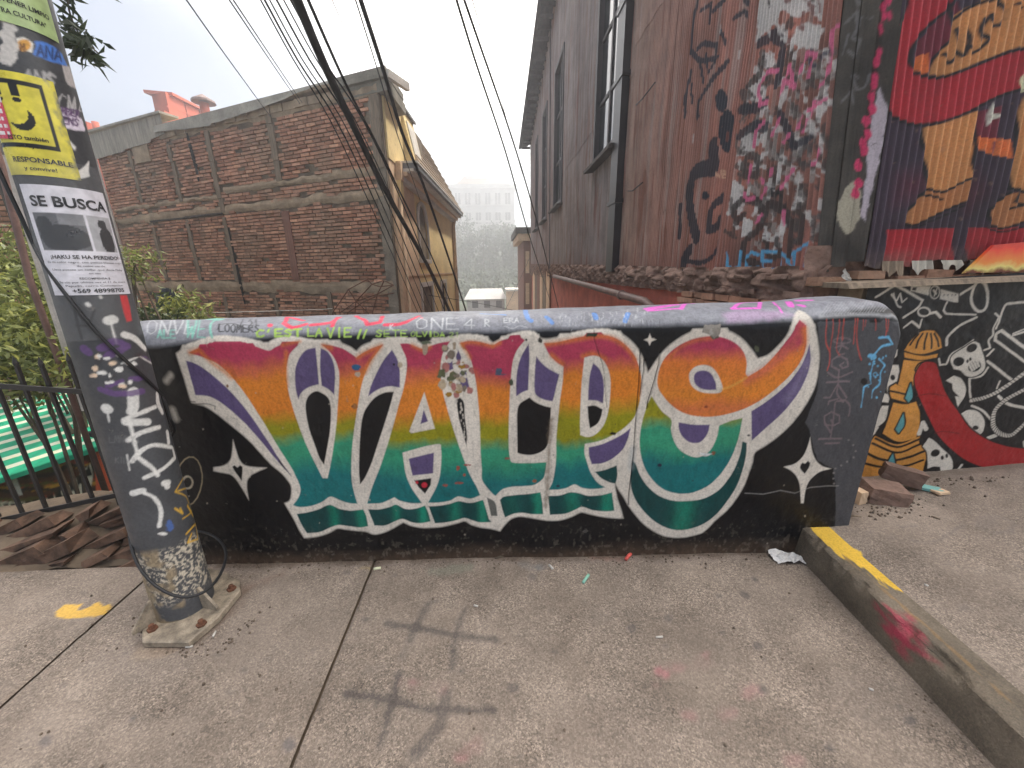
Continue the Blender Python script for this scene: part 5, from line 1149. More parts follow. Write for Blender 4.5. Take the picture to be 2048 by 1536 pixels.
for p, w_ in [([(100, 365), (210, 303), (245, 305), (400, 385), (370, 432), (275, 495)], 14), ([(200, 350), (235, 390), (260, 345), (270, 400), (300, 375)], 8), ([(215, 345), (240, 420), (260, 430)], 8), ([(645, 352), (720, 315)], 13), ([(560, 398), (538, 450), (560, 472), (740, 478)], 11), ([(450, 470), (490, 462), (520, 495)], 16), ([(505, 760), (512, 800), (550, 795), (585, 730), (650, 690), (720, 640)], 11), ([(555, 672), (565, 620), (640, 550), (745, 495)], 15), ([(862, 470), (886, 490), (850, 560), (848, 605), (820, 640), (830, 690), (790, 705)], 12), ([(868, 565), (930, 420), (980, 405), (1100, 395)], 15), ([(862, 640), (870, 600), (905, 580), (1080, 710)], 18), ([(862, 640), (1080, 800)], 14), ([(810, 775), (970, 895)], 15), ([(700, 890), (705, 960), (718, 1035)], 12), ([(720, 1062), (790, 1095), (850, 1160)], 12), ([(700, 885), (770, 870), (812, 815)], 12), ([(810, 740), (850, 700)], 12), ([(880, 950), (895, 905)], 12), ([(890, 1000), (950, 1050), (1060, 1075)], 16), ([(820, 1270), (870, 1250)], 24), ([(1050, 1290), (1060, 1340)], 20), ([(280, 560), (330, 520), (380, 560), (395, 510)], 12), ([(600, 1500), (650, 1440)], 14), ([(380, 1240), (405, 1170), (425, 1210)], 26), ([(980, 610), (1080, 580)], 12), ([(980, 600), (1080, 560)], 8)]:
    c.stroke(p, w_, WH, ragged=.0012)
c.ell(768, 372, 52, 86, WH, ring=17); c.ell(408, 460, 40, 28, WH, ring=10)
c.fill([(330, 300), (455, 308), (440, 358), (325, 332)], WH, sm=False); c.fill([(340, 312), (365, 312), (360, 330), (335, 328)], K, sm=False)
c.fill([(515, 325), (630, 350), (632, 400), (605, 398), (515, 378)], WH, sm=False); c.ell(480, 342, 38, 42, K); c.ell(480, 342, 30, 34, WH, ring=6); c.stroke([(470, 330), (490, 350)], 8, WH); c.stroke([(490, 325), (478, 360)], 7, WH)
for x in (540, 565, 590, 612): c.ell(x, 356, 4, 4, K)
skull([(578, 770), (600, 730), (660, 690), (720, 650), (760, 660), (782, 720), (797, 790), (780, 840), (735, 872), (680, 870), (640, 835), (595, 825)])
c.ell(628, 778, 36, 28, K, rot=-.5); c.ell(712, 690, 38, 26, K, rot=-.5); c.ell(685, 775, 9, 12, K); c.ell(705, 762, 9, 11, K); c.ell(730, 808, 44, 34, K, rot=-.5)
for i in range(4): c.stroke([(705 + i * 15, 815 - i * 9), (716 + i * 14, 838 - i * 10)], 11, WH); c.stroke([(694 + i * 15, 795 - i * 9), (706 + i * 15, 812 - i * 9)], 11, WH)
skull([(550, 900), (600, 868), (650, 890), (680, 950), (670, 1010), (630, 1067), (608, 1000), (640, 1005), (600, 965), (592, 920)])
skull([(650, 1112), (700, 1088), (760, 1100), (800, 1160), (792, 1222), (770, 1250), (730, 1230), (690, 1180)]); c.ell(742, 1202, 20, 14, K)
skull([(440, 1265), (480, 1290), (530, 1340), (580, 1390), (592, 1450), (570, 1492), (550, 1470), (538, 1495), (520, 1470), (510, 1490), (508, 1450), (470, 1448), (430, 1462), (425, 1360), (400, 1320)]); c.ell(478, 1362, 32, 22, K, rot=-.4); c.ell(524, 1392, 10, 14, K); c.ell(552, 1380, 9, 14, K)
for path in [[(718, 1028), (800, 1008), (900, 962), (1000, 890), (1100, 810)], [(1100, 930), (1000, 985), (920, 1035), (865, 1100), (855, 1180), (890, 1235), (960, 1248), (1030, 1195), (1100, 1120)]]:
    c.stroke(path, 36, K); c.stroke(path, 24, WH)
    sp = smooth_pts(path, False, sub=5)
    for a, b in zip(sp[:-1], sp[1:]):
        d = (b - a) / (np.linalg.norm(b - a) + 1e-6); n_ = np.array([-d[1], d[0]]); m_ = (a + b) / 2
        c.stroke([tuple(m_ - n_ * 12 - d * 5), tuple(m_ + n_ * 12 + d * 5)], 5, K, sm=False)
c.stroke(HOSE, 18, K, closed=True); c.fill(HOSE, RDH)
for p in [[(370, 1000), (450, 985), (560, 1000)], [(480, 1235), (540, 1225), (640, 1240)]]: c.stroke(p, 6, pc(110, 20, 24), ragged=.002)
c.fill([(0, 1520), (420, 1510), (700, 1520), (1600, 1500), (1600, 1800), (0, 1800)], pc(112, 96, 84), ragged=.02, op=.8, soft=.03, alpha=.4)
c.C[..., :3] *= (.86 + .28 * fbm(Us, Vs, 12, 4))[..., None]
sw = empty('skull_wall', (2.4, 2.235, .15)); tag(sw, 'low black wall painted with skulls, a red hose and an orange tower', 'wall')
ztop = 1.46 + .10 * (Us - 2.2) / 1.0 * .5
Vz = np.where(Vs > 1.4, Vs + (Us - 2.2) * .045 * (Vs - 1.4) / .1, Vs)
grid_obj('painted_face', np.stack([Us, YS + (fbm(Us, Vs, 4, 4) - .5) * .02 + (fbm(Us, Vs, 40, 2) - .5) * .003, Vz], -1), M['wall'], sw, c.C)
MB().box((2.205, YS + .03, -.4), (4.4, YS + .2, 1.49)).obj('core', M['cement'], sw)
# ================================================================== LAMP POST with its plate, posters and cable
PB = np.array([-1.577, 1.601, 0.0]); PL = np.array([-0.034, 0.053, 1.0]); PR = 0.1143
def post_c(z): return PB + PL * z
_f = -(PB[:2]) / np.linalg.norm(PB[:2]); PF = np.array([_f[0], _f[1], 0]); PS = np.array([-_f[1], _f[0], 0])   # towards the viewer / to the viewer's right
if np.dot(PS, RT) < 0: PS = -PS
def post_pt(u, z, r):
    th = u / PR
    c_ = PB + PL * np.asarray(z)[..., None]
    return c_ + np.cos(th)[..., None] * PF * np.asarray(r)[..., None] + np.sin(th)[..., None] * PS * np.asarray(r)[..., None]
def post_inv(x, y):
    d = ray(x, y); ax = PL / np.linalg.norm(PL); w_ = CAM - PB
    dp = d - np.dot(d, ax) * ax; wp = w_ - np.dot(w_, ax) * ax
    A_, B_, C_ = np.dot(dp, dp), 2 * np.dot(dp, wp), np.dot(wp, wp) - PR * PR
    D = B_ * B_ - 4 * A_ * C_
    t = -B_ / (2 * A_) if D < 0 else (-B_ - math.sqrt(D)) / (2 * A_)
    p = CAM + d * t; z = p[2]; q = p - post_c(z)
    return (math.atan2(np.dot(q, PS), np.dot(q, PF)) * PR, z)
lamp = empty('lamp_post', tuple(PB)); tag(lamp, 'grey steel street post with stickers and tags bolted to the pavement', 'post')
zs = np.concatenate([lin(0.02, 2.75, .0045), lin(2.75, 5.5, .15)[1:]])
U, V = np.meshgrid(np.linspace(-math.pi * PR, math.pi * PR, 180), zs, indexing='ij')
c = Canvas(U, V, post_inv, pc(72, 73, 77), 1.0, soft=.005)
c.C[..., :3] *= ((.82 + .36 * fbm(U, V, 9, 5)) * np.interp(V, [.9, 1.4], [1, .72]))[..., None]
low = np.clip((.42 - V) / .03, 0, 1) * np.clip((fbm(U, V, 120, 4) - .50) * 8, 0, 1) * np.clip((V - .11) / .04, 0, 1)
c.C[..., :3] += (pc(196, 186, 168) - c.C[..., :3]) * low[..., None]
low2 = np.clip((.43 - V) / .03, 0, 1) * np.clip((fbm(U + 3, V, 14, 3) - .48 - .6 * (U > 0) * .3) * 8, 0, 1) * np.clip((-U + .03) / .05, .15, 1)
c.C[..., :3] += (pc(150, 132, 104) - c.C[..., :3]) * (low2 * .8)[..., None]
WP = pc(222, 220, 216); VI = pc(98, 68, 122)
c.frame(0, 560, 1.97)
for p, w_ in [([(330, 100), (360, 80)], 10)]: c.stroke(p, w_, BLACK, op=0)
for p, w_ in [([(435, 150), (442, 190), (460, 250)], 7), ([(430, 160), (445, 155)], 40), ([(490, 215), (530, 230), (572, 270)], 26), ([(480, 330), (550, 300), (600, 330)], 10), ([(420, 500), (430, 560)], 8), ([(418, 505), (422, 510)], 40), ([(525, 440), (525, 500), (520, 515)], 40), ([(490, 550), (540, 530), (612, 500)], 20), ([(500, 560), (560, 560), (580, 560)], 34), ([(505, 630), (560, 600), (628, 580)], 22), ([(510, 560), (530, 640), (545, 700)], 12), ([(520, 715), (560, 670), (610, 650), (680, 660), (690, 700), (640, 745), (570, 780)], 18), ([(545, 700), (600, 740), (622, 770)], 16), ([(650, 800), (660, 800)], 26), ([(655, 805), (660, 815)], 20), ([(570, 840), (610, 860), (635, 910), (628, 970)], 14), ([(525, 840), (560, 830)], 26), ([(620, 450), (625, 490), (640, 520)], 16), ([(660, 600), (665, 640)], 14), ([(500, 690), (510, 750)], 6), ([(345, 95), (350, 100)], 16), ([(395, 62), (398, 70)], 10)]:
    c.stroke(p, w_, WP, ragged=.0025, op=.93)
for p, w_ in [([(400, 270), (450, 240), (500, 260), (420, 300)], 30), ([(400, 430), (460, 450), (560, 440)], 26), ([(515, 390), (570, 385)], 20), ([(330, 270), (345, 285)], 30), ([(560, 300), (600, 320)], 14), ([(420, 420), (480, 400)], 20)]: c.stroke(p, w_, VI, ragged=.006, op=.85)
for i in range(26): c.ell(430 + random.uniform(-70, 120), 350 + random.uniform(-60, 70), random.uniform(6, 18), random.uniform(5, 12), [WP, pc(60, 56, 60), pc(226, 196, 170), WP][i % 4], ragged=.006, rs=80)
c.stroke([(290, 100), (310, 190), (322, 230)], 10, BLACK); c.stroke([(300, 180), (350, 180), (372, 120)], 8, BLACK)
c.fill([(472, 58), (500, 60), (510, 100), (520, 160), (500, 165), (486, 120)], pc(206, 30, 36))
c.text('LMNKYI', 430, 640, 26, 3, pc(120, 118, 120), op=.5); c.text('KILLA', 455, 720, 20, 3, pc(130, 128, 130), op=.5)
YE = pc(214, 170, 62)
for p in [[(690, 835), (725, 775), (735, 820), (690, 835), (730, 850), (745, 880)], [(690, 900), (720, 920), (710, 900)], [(740, 890), (760, 930)], [(720, 940), (770, 900)], [(735, 1000), (770, 960), (780, 1020), (740, 1035), (755, 1000)]]: c.stroke(p, 7, YE)
c.ell(668, 970, 16, 24, pc(72, 100, 160), ragged=.008, rs=80); c.ell(640, 1000, 20, 6, WP, ragged=.006)
c.frame(0, 0, 2.477)
c.text('ANS', 120, 380, 60, 13, pc(180, 178, 178), slope=.18, aspect=.7, op=.75, ragged=.003)
c.text('PACMAN', 195, 470, 90, 10, pc(200, 198, 198), slope=.28, aspect=.40, op=.75, ragged=.003)
c.fill([(170, 205), (230, 215), (300, 260), (335, 330), (250, 300), (170, 270)], pc(70, 120, 200), ragged=.006); c.text('ANA', 185, 230, 55, 8, pc(30, 40, 80), slope=.24, aspect=.6)
c.fill([(78, 190), (120, 185), (165, 215), (160, 262), (90, 240)], pc(214, 212, 206)); c.ell(118, 224, 36, 30, pc(206, 150, 60)); c.text('M', 100, 240, 34, 8, pc(90, 50, 20), slope=.1)
c.fill([(0, 90), (60, 95), (80, 180), (85, 290), (50, 320), (0, 300)], pc(190, 186, 182), ragged=.012, rs=40)
c.fill([(310, 325), (345, 330), (380, 440), (350, 430), (325, 400)], pc(176, 170, 168), ragged=.004)
for p in [[(255, 540), (330, 560), (400, 600)], [(270, 600), (340, 615), (410, 630)]]: c.stroke(p, 46, pc(216, 206, 220), ragged=.005)
c.text('BOMBER', 258, 495, 30, 8, pc(86, 56, 100), slope=.22, aspect=.6); c.text('LENS', 285, 548, 34, 8, pc(86, 56, 100), slope=.2, aspect=.62)
for pts in [[(340, 690), (380, 730), (375, 750), (350, 720)], [(370, 860), (440, 800), (440, 870), (400, 885)], [(240, 590), (270, 600), (260, 620)], [(60, 1480), (90, 1500), (80, 1530)]]: c.fill(pts, WP, ragged=.006)
gl = np.clip(V * 0 + 1, 0, 1)
Rr = PR * (1 + .02 * np.clip((.30 - V) / .3, 0, 1)) * np.ones_like(U) + (fbm(U, V, 20, 3) - .5) * .0015
grid_obj('pole', post_pt(U, V, Rr), M['post'], lamp, c.C)
# base plate, gussets, bolts
oct_px = [(285, 1252), (290, 1285), (377, 1287), (437, 1234), (481, 1181), (472, 1172)]
oc = [(-1.70, 1.50), (-1.61, 1.393), (-1.40, 1.380), (-1.356, 1.508), (-1.353, 1.669), (-1.41, 1.75), (-1.60, 1.80), (-1.74, 1.69)]
cx_ = np.array([-1.55, 1.59])
vb = [(x, y, .004) for x, y in oc] + [(x, y, .030) for x, y in oc] + [(cx_[0] + (x - cx_[0]) * .97, cx_[1] + (y - cx_[1]) * .965, .034) for x, y in oc]
n_ = 8
mesh_obj('base_plate', vb, [tuple(range(n_))[::-1]] + [(i, (i + 1) % n_, n_ + (i + 1) % n_, n_ + i) for i in range(n_)] + [(n_ + i, n_ + (i + 1) % n_, 2 * n_ + (i + 1) % n_, 2 * n_ + i) for i in range(n_)] + [tuple(2 * n_ + i for i in range(n_))], M['plate'], lamp)
for a_ in (238, 345, 58, 148):
    d = np.array([math.cos(R(a_)), math.sin(R(a_)), 0]); s_ = np.array([-d[1], d[0], 0]) * .006; o_ = np.array([PB[0], PB[1], 0])
    pts = [o_ + d * .105 + (0, 0, .033), o_ + d * .20 + (0, 0, .033), o_ + d * .20 + (0, 0, .05), o_ + d * .122 + (0, 0, .15), o_ + d * .105 + (0, 0, .15)]
    mesh_obj('gusset', [p - s_ for p in pts] + [p + s_ for p in pts], [(0, 1, 2, 3, 4), (9, 8, 7, 6, 5)] + [(i, 5 + i, 5 + (i + 1) % 5, (i + 1) % 5) for i in range(5)], M['plate'], lamp)
for (x, y) in [(-1.615, 1.455), (-1.405, 1.468), (-1.40, 1.675), (-1.65, 1.73)]:
    mb = MB(); mb.tube([(x, y, .026), (x, y, .044)], [.021, .021], 6); mb.tube([(x, y, .044), (x, y, .062)], .0105, 8); mb.obj('bolt', M['rust_bolt'], lamp)
# wrap of clear tape and film
Uf, Vf = np.meshgrid(np.linspace(-.30, .30, 50), np.linspace(1.36, 2.0, 50), indexing='ij')
grid_obj('film_wrap', post_pt(Uf, Vf, PR + .005 + .004 * fbm(Uf, Vf, 18, 3)), M['film'], lamp)

def sheet_on_post(name, u0, u1, z0, z1, off, base, skew=0.0, n=(70, 90), paint=None, ragged=0.0):
    A, B = np.meshgrid(np.linspace(0, 1, n[0]), np.linspace(0, 1, n[1]), indexing='ij')
    U = u0 + (u1 - u0) * A + (ragged * (fbm(A * 0, B, 9, 3) - .5) * (2 * A - 1) if ragged else 0)
    V = z0 + (z1 - z0) * B + skew * (U - (u0 + u1) / 2)
    cc = Canvas(U, V, post_inv, base, 1.0, soft=.004)
    cc.A, cc.B = A, B
    if paint: paint(cc)
    Pp = post_pt(U, V, PR + off + .0015 * fbm(U, V, 16, 3))
    return grid_obj(name, Pp, M['paper'], None, cc.C), Pp, (u0, u1, z0, z1, skew, off)
DG = None
def print_text(txt, frame_, x, y, h, parent, width=None, mat=None, name='printed_line', bold=.012):
    """printed line: x,y in 0..1 of the sheet (centre, base line), h in metres"""
    u0, u1, z0, z1, skew, off = frame_
    cu = bpy.data.curves.new('t', 'FONT'); cu.body = txt; cu.size = 1.0; cu.align_x = 'CENTER'; cu.offset = bold; cu.resolution_u = 3
    ob = bpy.data.objects.new('t', cu); COL.objects.link(ob)
    me = bpy.data.meshes.new_from_object(ob.evaluated_get(bpy.context.evaluated_depsgraph_get()))
    bpy.data.objects.remove(ob)
    co = np.empty(len(me.vertices) * 3, np.float32); me.vertices.foreach_get('co', co); co = co.reshape(-1, 3)
    wid = co[:, 0].max() - co[:, 0].min(); sx = h / .7
    if width: sx = width / wid
    u = u0 + (u1 - u0) * x + co[:, 0] * sx; v = z0 + (z1 - z0) * y + co[:, 1] * h / .7
    v = v + skew * (u - (u0 + u1) / 2)
    Pp = post_pt(u, v, np.full(u.shape, PR + off + .0032))
    me.vertices.foreach_set('co', np.ascontiguousarray(Pp.reshape(-1), dtype=np.float32)); me.materials.clear(); me.materials.append(mat or M['ink']); me.update()
    o = bpy.data.objects.new(name, me); link(o); return place(o, parent)
# missing-animal poster
def inv_u(x, y): return post_inv(x, y)
def busca(cc):
    G = lambda v_: np.array(s2l((v_, v_, v_ + 4)))
    A, B = cc.A, cc.B
    def rect(a0, a1, b0, b1, col):
        m_ = (A > a0) & (A < a1) & (B > b0) & (B < b1); cc.C[m_, :3] = col
        return m_
    m1 = rect(.06, .62, .42, .76, G(92)); m2 = rect(.65, .97, .42, .76, G(176))
    n1 = fbm(A * 3, B * 3, 2, 3)
    # dark animal lying on a pale cloth, and sitting in the second picture
    s1 = m1 & (((A - .36) / .27) ** 2 + ((B - .53) / .12) ** 2 + (n1 - .5) * .5 < 1); cc.C[s1, :3] = G(30)
    s1 = m1 & (((A - .17) / .10) ** 2 + ((B - .64) / .09) ** 2 < 1); cc.C[s1, :3] = G(24)
    s1 = m1 & (B > .66) & (A > .34); cc.C[s1, :3] = G(128)
    s2 = m2 & (((A - .84) / .10) ** 2 + ((B - .53) / .13) ** 2 < 1); cc.C[s2, :3] = G(28)
    s2 = m2 & (((A - .82) / .06) ** 2 + ((B - .68) / .05) ** 2 < 1); cc.C[s2, :3] = G(26)
    cc.C[m1 | m2, :3] *= (.75 + .5 * fbm(A[m1 | m2], B[m1 | m2], 16, 3))[:, None]
ua, za = post_inv(70, 470); ub, zb_ = post_inv(247, 470)
_, z_top = post_inv(150, 376); _, z_bot = post_inv(185, 590)
PU0, PU1 = -.118, .125
po, Pp, frm = sheet_on_post('poster', PU0, PU1, z_bot, z_top, .0035, np.array(pc(216, 214, 222)), -.02, paint=busca)
tag(po, 'white missing-pet poster reading SE BUSCA taped round the post', 'poster')
print_text('SE BUSCA', frm, .52, .815, .034, po, width=.205, bold=.03)
print_text('¡HAKU SE HA PERDIDO!', frm, .53, .345, .0135, po, width=.19, bold=.02)
print_text('Es de color negro, con patitas blancas y ojos', frm, .52, .305, .007, po, width=.215, bold=0)
print_text('de color verde.', frm, .55, .27, .007, po, width=.075, bold=0)
print_text('Lleva puesto un collar que decia Floky', frm, .52, .235, .007, po, width=.2, bold=0)
print_text('en vez', frm, .56, .2, .007, po, width=.03, bold=0)
print_text('RECOMPENSA $', frm, .55, .15, .0075, po, width=.08, bold=.005)
print_text('Se vio por ultima vez el 11 de enero', frm, .54, .115, .007, po, width=.19, bold=0)
print_text('Papudo, cerro Concepcion', frm, .54, .08, .007, po, width=.16, bold=0)
print_text('+569 48998705', frm, .57, .022, .015, po, width=.145, bold=.02)
# yellow community sign
def yel(cc):
    A, B = cc.A, cc.B
    d = np.maximum(np.abs(A - .40) - .42, np.abs(B - .60) - .30); bd = np.abs(d) < .022
    cc.C[..., :3] *= (.8 + .4 * fbm(A, B, 8, 4))[..., None]
    cc.C[bd, :3] = pc(22, 20, 18)
    fade = np.clip((fbm(A, B, 10, 4) - .3 - (1 - A) * 2.2) * 3, 0, 1); cc.C[..., :3] += (pc(92, 94, 98) - cc.C[..., :3]) * fade[..., None]
    bird = ((A - .50) / .16) ** 2 + ((B - .56) / .12) ** 2 < 1; bird &= ~((((A - .44) / .16) ** 2 + ((B - .62) / .12) ** 2) < 1); cc.C[bird, :3] = pc(34, 32, 26)
    for ax, bx in ((.30, .80), (.52, .80)):
        m_ = (np.abs(A - ax) < .055 - .06 * (.87 - B).clip(0, 1)) & (B > .77) & (B < .88); cc.C[m_, :3] = pc(24, 22, 20)
        cc.C[((A - ax) / .055) ** 2 + ((B - .735) / .022) ** 2 < 1, :3] = pc(24, 22, 20)
_, zy1 = post_inv(60, 150); _, zy0 = post_inv(90, 352)
yo, Yp, yf = sheet_on_post('sign_sheet', -.155, .055, zy0, zy1, .0025, np.array(pc(206, 194, 66)), -.03, paint=yel)
tag(yo, 'yellow black-bordered sign sheet with two exclamation marks on the post', 'sign')
print_text('ESTO también', yf, .50, .44 - .09, .013, yo, width=.10, bold=.02)
print_text('es Tuyo!!', yf, .50, .275 + .0, .012, yo, width=.07, bold=.02)
print_text('RESPONSABLE', yf, .58, .13, .016, yo, width=.15, bold=.02); print_text('y convive!', yf, .55, .05, .013, yo, width=.08, bold=.01)
# red and white sticker over it
def redst(cc):
    A, B = cc.A, cc.B
    for i in range(5): cc.C[(np.abs(B - .14 - i * .17) < .045) & (A > .1) & (A < .9) & (fbm(A, B * 0 + i, 22, 2) > .42), :3] = pc(226, 216, 214)
    cc.C[B > .86, :3] = pc(206, 200, 196)
so, _, _ = sheet_on_post('sticker', -.150, -.085, zy0 + .115, zy0 + .245, .0045, np.array(pc(196, 70, 88)), -.1, n=(40, 60), paint=redst)
tag(so, 'small red sticker with white lines over the yellow sign', 'sticker')
# green printed sheet at the top
_, zg = post_inv(85, 45)
def grn(cc):
    A, B = cc.A, cc.B
    tr = (np.abs(A - .55) < .22) & (B > .42) & (B < .62); cc.C[tr, :3] = pc(60, 92, 60)
    for ax in (.40, .62, .72): cc.C[((A - ax) / .035) ** 2 + ((B - .40) / .035) ** 2 < 1, :3] = pc(30, 34, 30)
_, zg0 = post_inv(70, 62)
go, _, gf = sheet_on_post('notice_sheet', -.17, .115, zg0, zg0 + .30, .0025, np.array(pc(166, 188, 130)), -.03, paint=grn)
tag(go, 'green notice sheet with a small truck at the top of the post', 'notice')
print_text('VECINOS A MANTENER LIMPIO', gf, .52, .20, .014, go, width=.24, bold=.02); print_text('"DEMUESTRA CULTURA"', gf, .58, .09, .014, go, width=.17, bold=.02)

# black cable sagging along the post and looped round its foot
cp = [(-40, 250), (0, 345), (40, 430), (75, 505), (110, 560), (160, 625), (200, 672), (250, 720), (300, 765), (328, 800), (341, 840)]
def off_post(x, y, e=.012):
    u, z = post_inv(x, y); return post_pt(np.array(u), np.array(z), np.array(PR + e))
pts = []
for i, (x, y) in enumerate(smooth_pts(cp, False, sub=4)):
    d = ray(x, y); u, z = post_inv(x, y); p = post_pt(np.array(u), np.array(z), np.array(PR + .012))
    t = np.dot(p - CAM, d) / np.dot(d, d); pts.append(CAM + d * t)
d0 = pts[-1]; back = post_c(d0[2] - .15) - PF * .13 + PS * .08
pts += [d0 * .5 + back * .5 + PS * .03, back, post_c(.8) - PF * .125, post_c(.45) - PF * .13 - PS * .05]
lp = [(262, 1010, 1.72), (259, 1070, 1.58), (275, 1128, 1.46), (312, 1172, 1.40), (362, 1194, 1.39), (408, 1184, 1.43), (440, 1150, 1.53), (452, 1108, 1.66), (438, 1080, 1.78), (405, 1064, 1.84), (340, 1060, 1.84), (290, 1075, 1.78)]
pts += [on_y(x, y, Y) for x, y, Y in lp]
MB().tube(smooth_pts(pts, False, corner=120, sub=3), .0065, 8).obj('looped_cable', M['cable'], None, True)
tag(bpy.context.scene.objects['looped_cable'], 'slack black cable winding down the post and looped round its foot', 'cable')

# ================================================================== OVERHEAD CABLES
def cable(px, Y0, Y1, r, label, name='overhead_cable', mat='cable'):
    px = smooth_pts(px, False, sub=4); n = len(px)
    a, b = 1 / Y0, 1 / Y1
    d = np.concatenate([[0], np.cumsum([np.linalg.norm(px[i + 1] - px[i]) for i in range(n - 1)])]); d /= d[-1]
    pts = [on_y(p[0], p[1], 1 / (a + (b - a) * t)) for p, t in zip(px, d)]
    pts.insert(0, pts[0] + (pts[0] - pts[1]) / np.linalg.norm(pts[0] - pts[1]) * 1.2)
    o = MB().tube(pts, r, 6).obj(name, M[mat], None, True)
    return tag(o, label, 'cable', 'cables strung over the street')
cable([(590, -10), (632, 92), (672, 180), (765, 370), (852, 525), (908, 640)], 3.2, 9.5, .034, 'thickest black cable bundle slanting down over the brick wall')
cable([(612, -10), (690, 165), (760, 300), (800, 385), (860, 505), (912, 632)], 3.2, 9.8, .012, 'black cable hugging the right side of the thick bundle')
cable([(718, -10), (765, 135), (803, 262), (845, 365), (892, 500), (938, 640)], 3.5, 10, .018, 'single black cable crossing the corner of the brick roof')
cable([(708, -10), (752, 130), (795, 270), (840, 400)], 3.5, 9, .006, 'thin wire just left of the black cable at the roof corner')
cable([(910, -10), (950, 120), (1010, 300), (1052, 450), (1100, 600)], 3.5, 13, .010, 'left one of the two wires in the white sky')
cable([(925, -10), (965, 105), (1022, 270), (1070, 430), (1118, 620)], 3.5, 11, .010, 'right one of the two wires in the white sky')
cable([(942, -10), (972, 95), (1002, 200), (1045, 350)], 3.5, 16, .004, 'faint thin wire at the right of the two sky wires')
cable([(366, -10), (440, 95), (520, 205), (540, 232)], 3.5, 9, .006, 'leftmost thin wire in the blue sky')
cable([(452, -10), (545, 128), (600, 208)], 3.5, 8.6, .006, 'left wire of the pair ending at the brick roof')
cable([(460, -10), (552, 128), (604, 205)], 3.5, 8.6, .006, 'right wire of the pair ending at the brick roof')
for i, (x0, xm, x1, l) in enumerate([(516, 640, 842, 'first'), (524, 652, 850, 'second'), (534, 664, 862, 'third'), (548, 676, 872, 'fourth'), (562, 690, 884, 'fifth'), (576, 706, 896, 'sixth')]):
    cable([(x0, -10), (x0 + 70, 118), (xm + 20, 240), (xm + 105, 420), (x1, 640)], 3.4, 8.3, .006 + .002 * (i % 2), l + ' thin wire from the left in the fan before the brick wall')
cable([(660, -10), (690, 60), (722, 145)], 3.5, 8.4, .004, 'short faint wire dropping to the brick parapet')
cable([(905, 598), (960, 607), (1010, 617), (1050, 625)], 12, 14, .008, 'low wire crossing the foggy gap above the wall')
cable([(1046, 545), (1030, 580), (1008, 625)], 20, 18, .010, 'short wire slanting down beside the narrow house')
cable([(330, 628), (480, 624), (640, 619), (665, 617)], 5.2, 5.6, .004, 'pale cord stretched level in front of the brick wall', 'cord', 'white_trim')
# ================================================================== BRICK BUILDING
BC = on_y(790, 540, 8.5); BA = R(24.6)
BD = np.array([-math.cos(BA), math.sin(BA), 0]); BN = np.array([-BD[1], BD[0], 0]); BN = BN if BN[1] < 0 else -BN   # face normal towards the viewer
BC = np.array([BC[0], BC[1], 0.0])
def bw(s_, z, o_=0.0): return BC + BD * s_ + BN * o_ + np.array([0, 0, z])
def on_b(x, y):
    p = on_plane(x, y, BC, BN); return np.dot(p - BC, BD), p[2]
bb = empty('brick_building', tuple(bw(4, -2.5))); tag(bb, 'old brick building with bare side wall, timber studs and cement bands', 'building')
def bbox(mb, s0, s1, z0, z1, o0, o1): return mb.hexa([bw(s0, z0, o1), bw(s1, z0, o1), bw(s1, z0, o0), bw(s0, z0, o0), bw(s0, z1, o1), bw(s1, z1, o1), bw(s1, z1, o0), bw(s0, z1, o0)])
BV = np.array([.051, 1, 0]) / math.hypot(.051, 1)
def bcore(mb, s0, s1, z0, z1, o_, dep): 
    v = BV * dep; return mb.hexa([bw(s1, z0, o_), bw(s0, z0, o_), bw(s0, z0, o_) + v, bw(s1, z0, o_) + v, bw(s1, z1, o_), bw(s0, z1, o_), bw(s0, z1, o_) + v, bw(s1, z1, o_) + v])
bcore(MB(), -.02, 9.75, -2.6, 5.0, -.012, 3.5).obj('mortar_core', M['mortar'], bb)
STUDS = [(8.15, 3.5, 4.75, .11), (6.48, 3.4, 4.72, .12), (4.97, 3.05, 4.80, .15), (7.98, 1.47, 3.0, .12), (6.45, 1.46, 2.98, .13), (4.98, 1.4, 2.95, .12), (2.88, 3.57, 4.85, .17), (5.62, -.5, 1.15, .12), (3.72, -.5, 1.15, .12), (1.92, -.5, 1.18, .14), (0.10, 3.55, 4.78, .20)]
BANDS = [(0, 9.7, 1.16, 1.43), (0, 9.7, 3.02, 3.22), (0.2, 4.8, 3.46, 3.60), (5.0, 9.6, 3.36, 3.46), (0, 6.5, 4.78, 4.98)]
rb = random.Random(21)
bricks = []
CH_ = .0735; z = -.6; row = 0
while z < 4.98:
    s_ = -.02 - (.12 if row % 2 else 0); zc = z + CH_ / 2
    while s_ < 9.68:
        l = .245 + rb.uniform(-.02, .02)
        a, b = max(s_, .0), min(s_ + l, 9.7); m_ = (a + b) / 2
        ok = b - a > .07
        for (q, z0, z1, w_) in STUDS:
            if z0 < zc < z1 and abs(m_ - q) < w_ / 2 + .03: ok = False
        edge_n = float(fbm(np.array(m_), np.array(zc), 2.2, 3))
        for (q0, q1, z0, z1) in BANDS:
            if q0 <= m_ <= q1 and z0 - .02 + (edge_n - .5) * .3 < zc < z1 + (edge_n - .5) * .3: ok = False
        if m_ < .25 and zc < 4.7: ok = False
        if 7.4 < m_ < 8.9 and .5 < zc < 1.06: ok = False
        if ok and rb.random() > .012: bricks.append((m_, zc + rb.uniform(-.004, .004), b - a - .013))
        s_ += l
    z += CH_; row += 1
protos = []
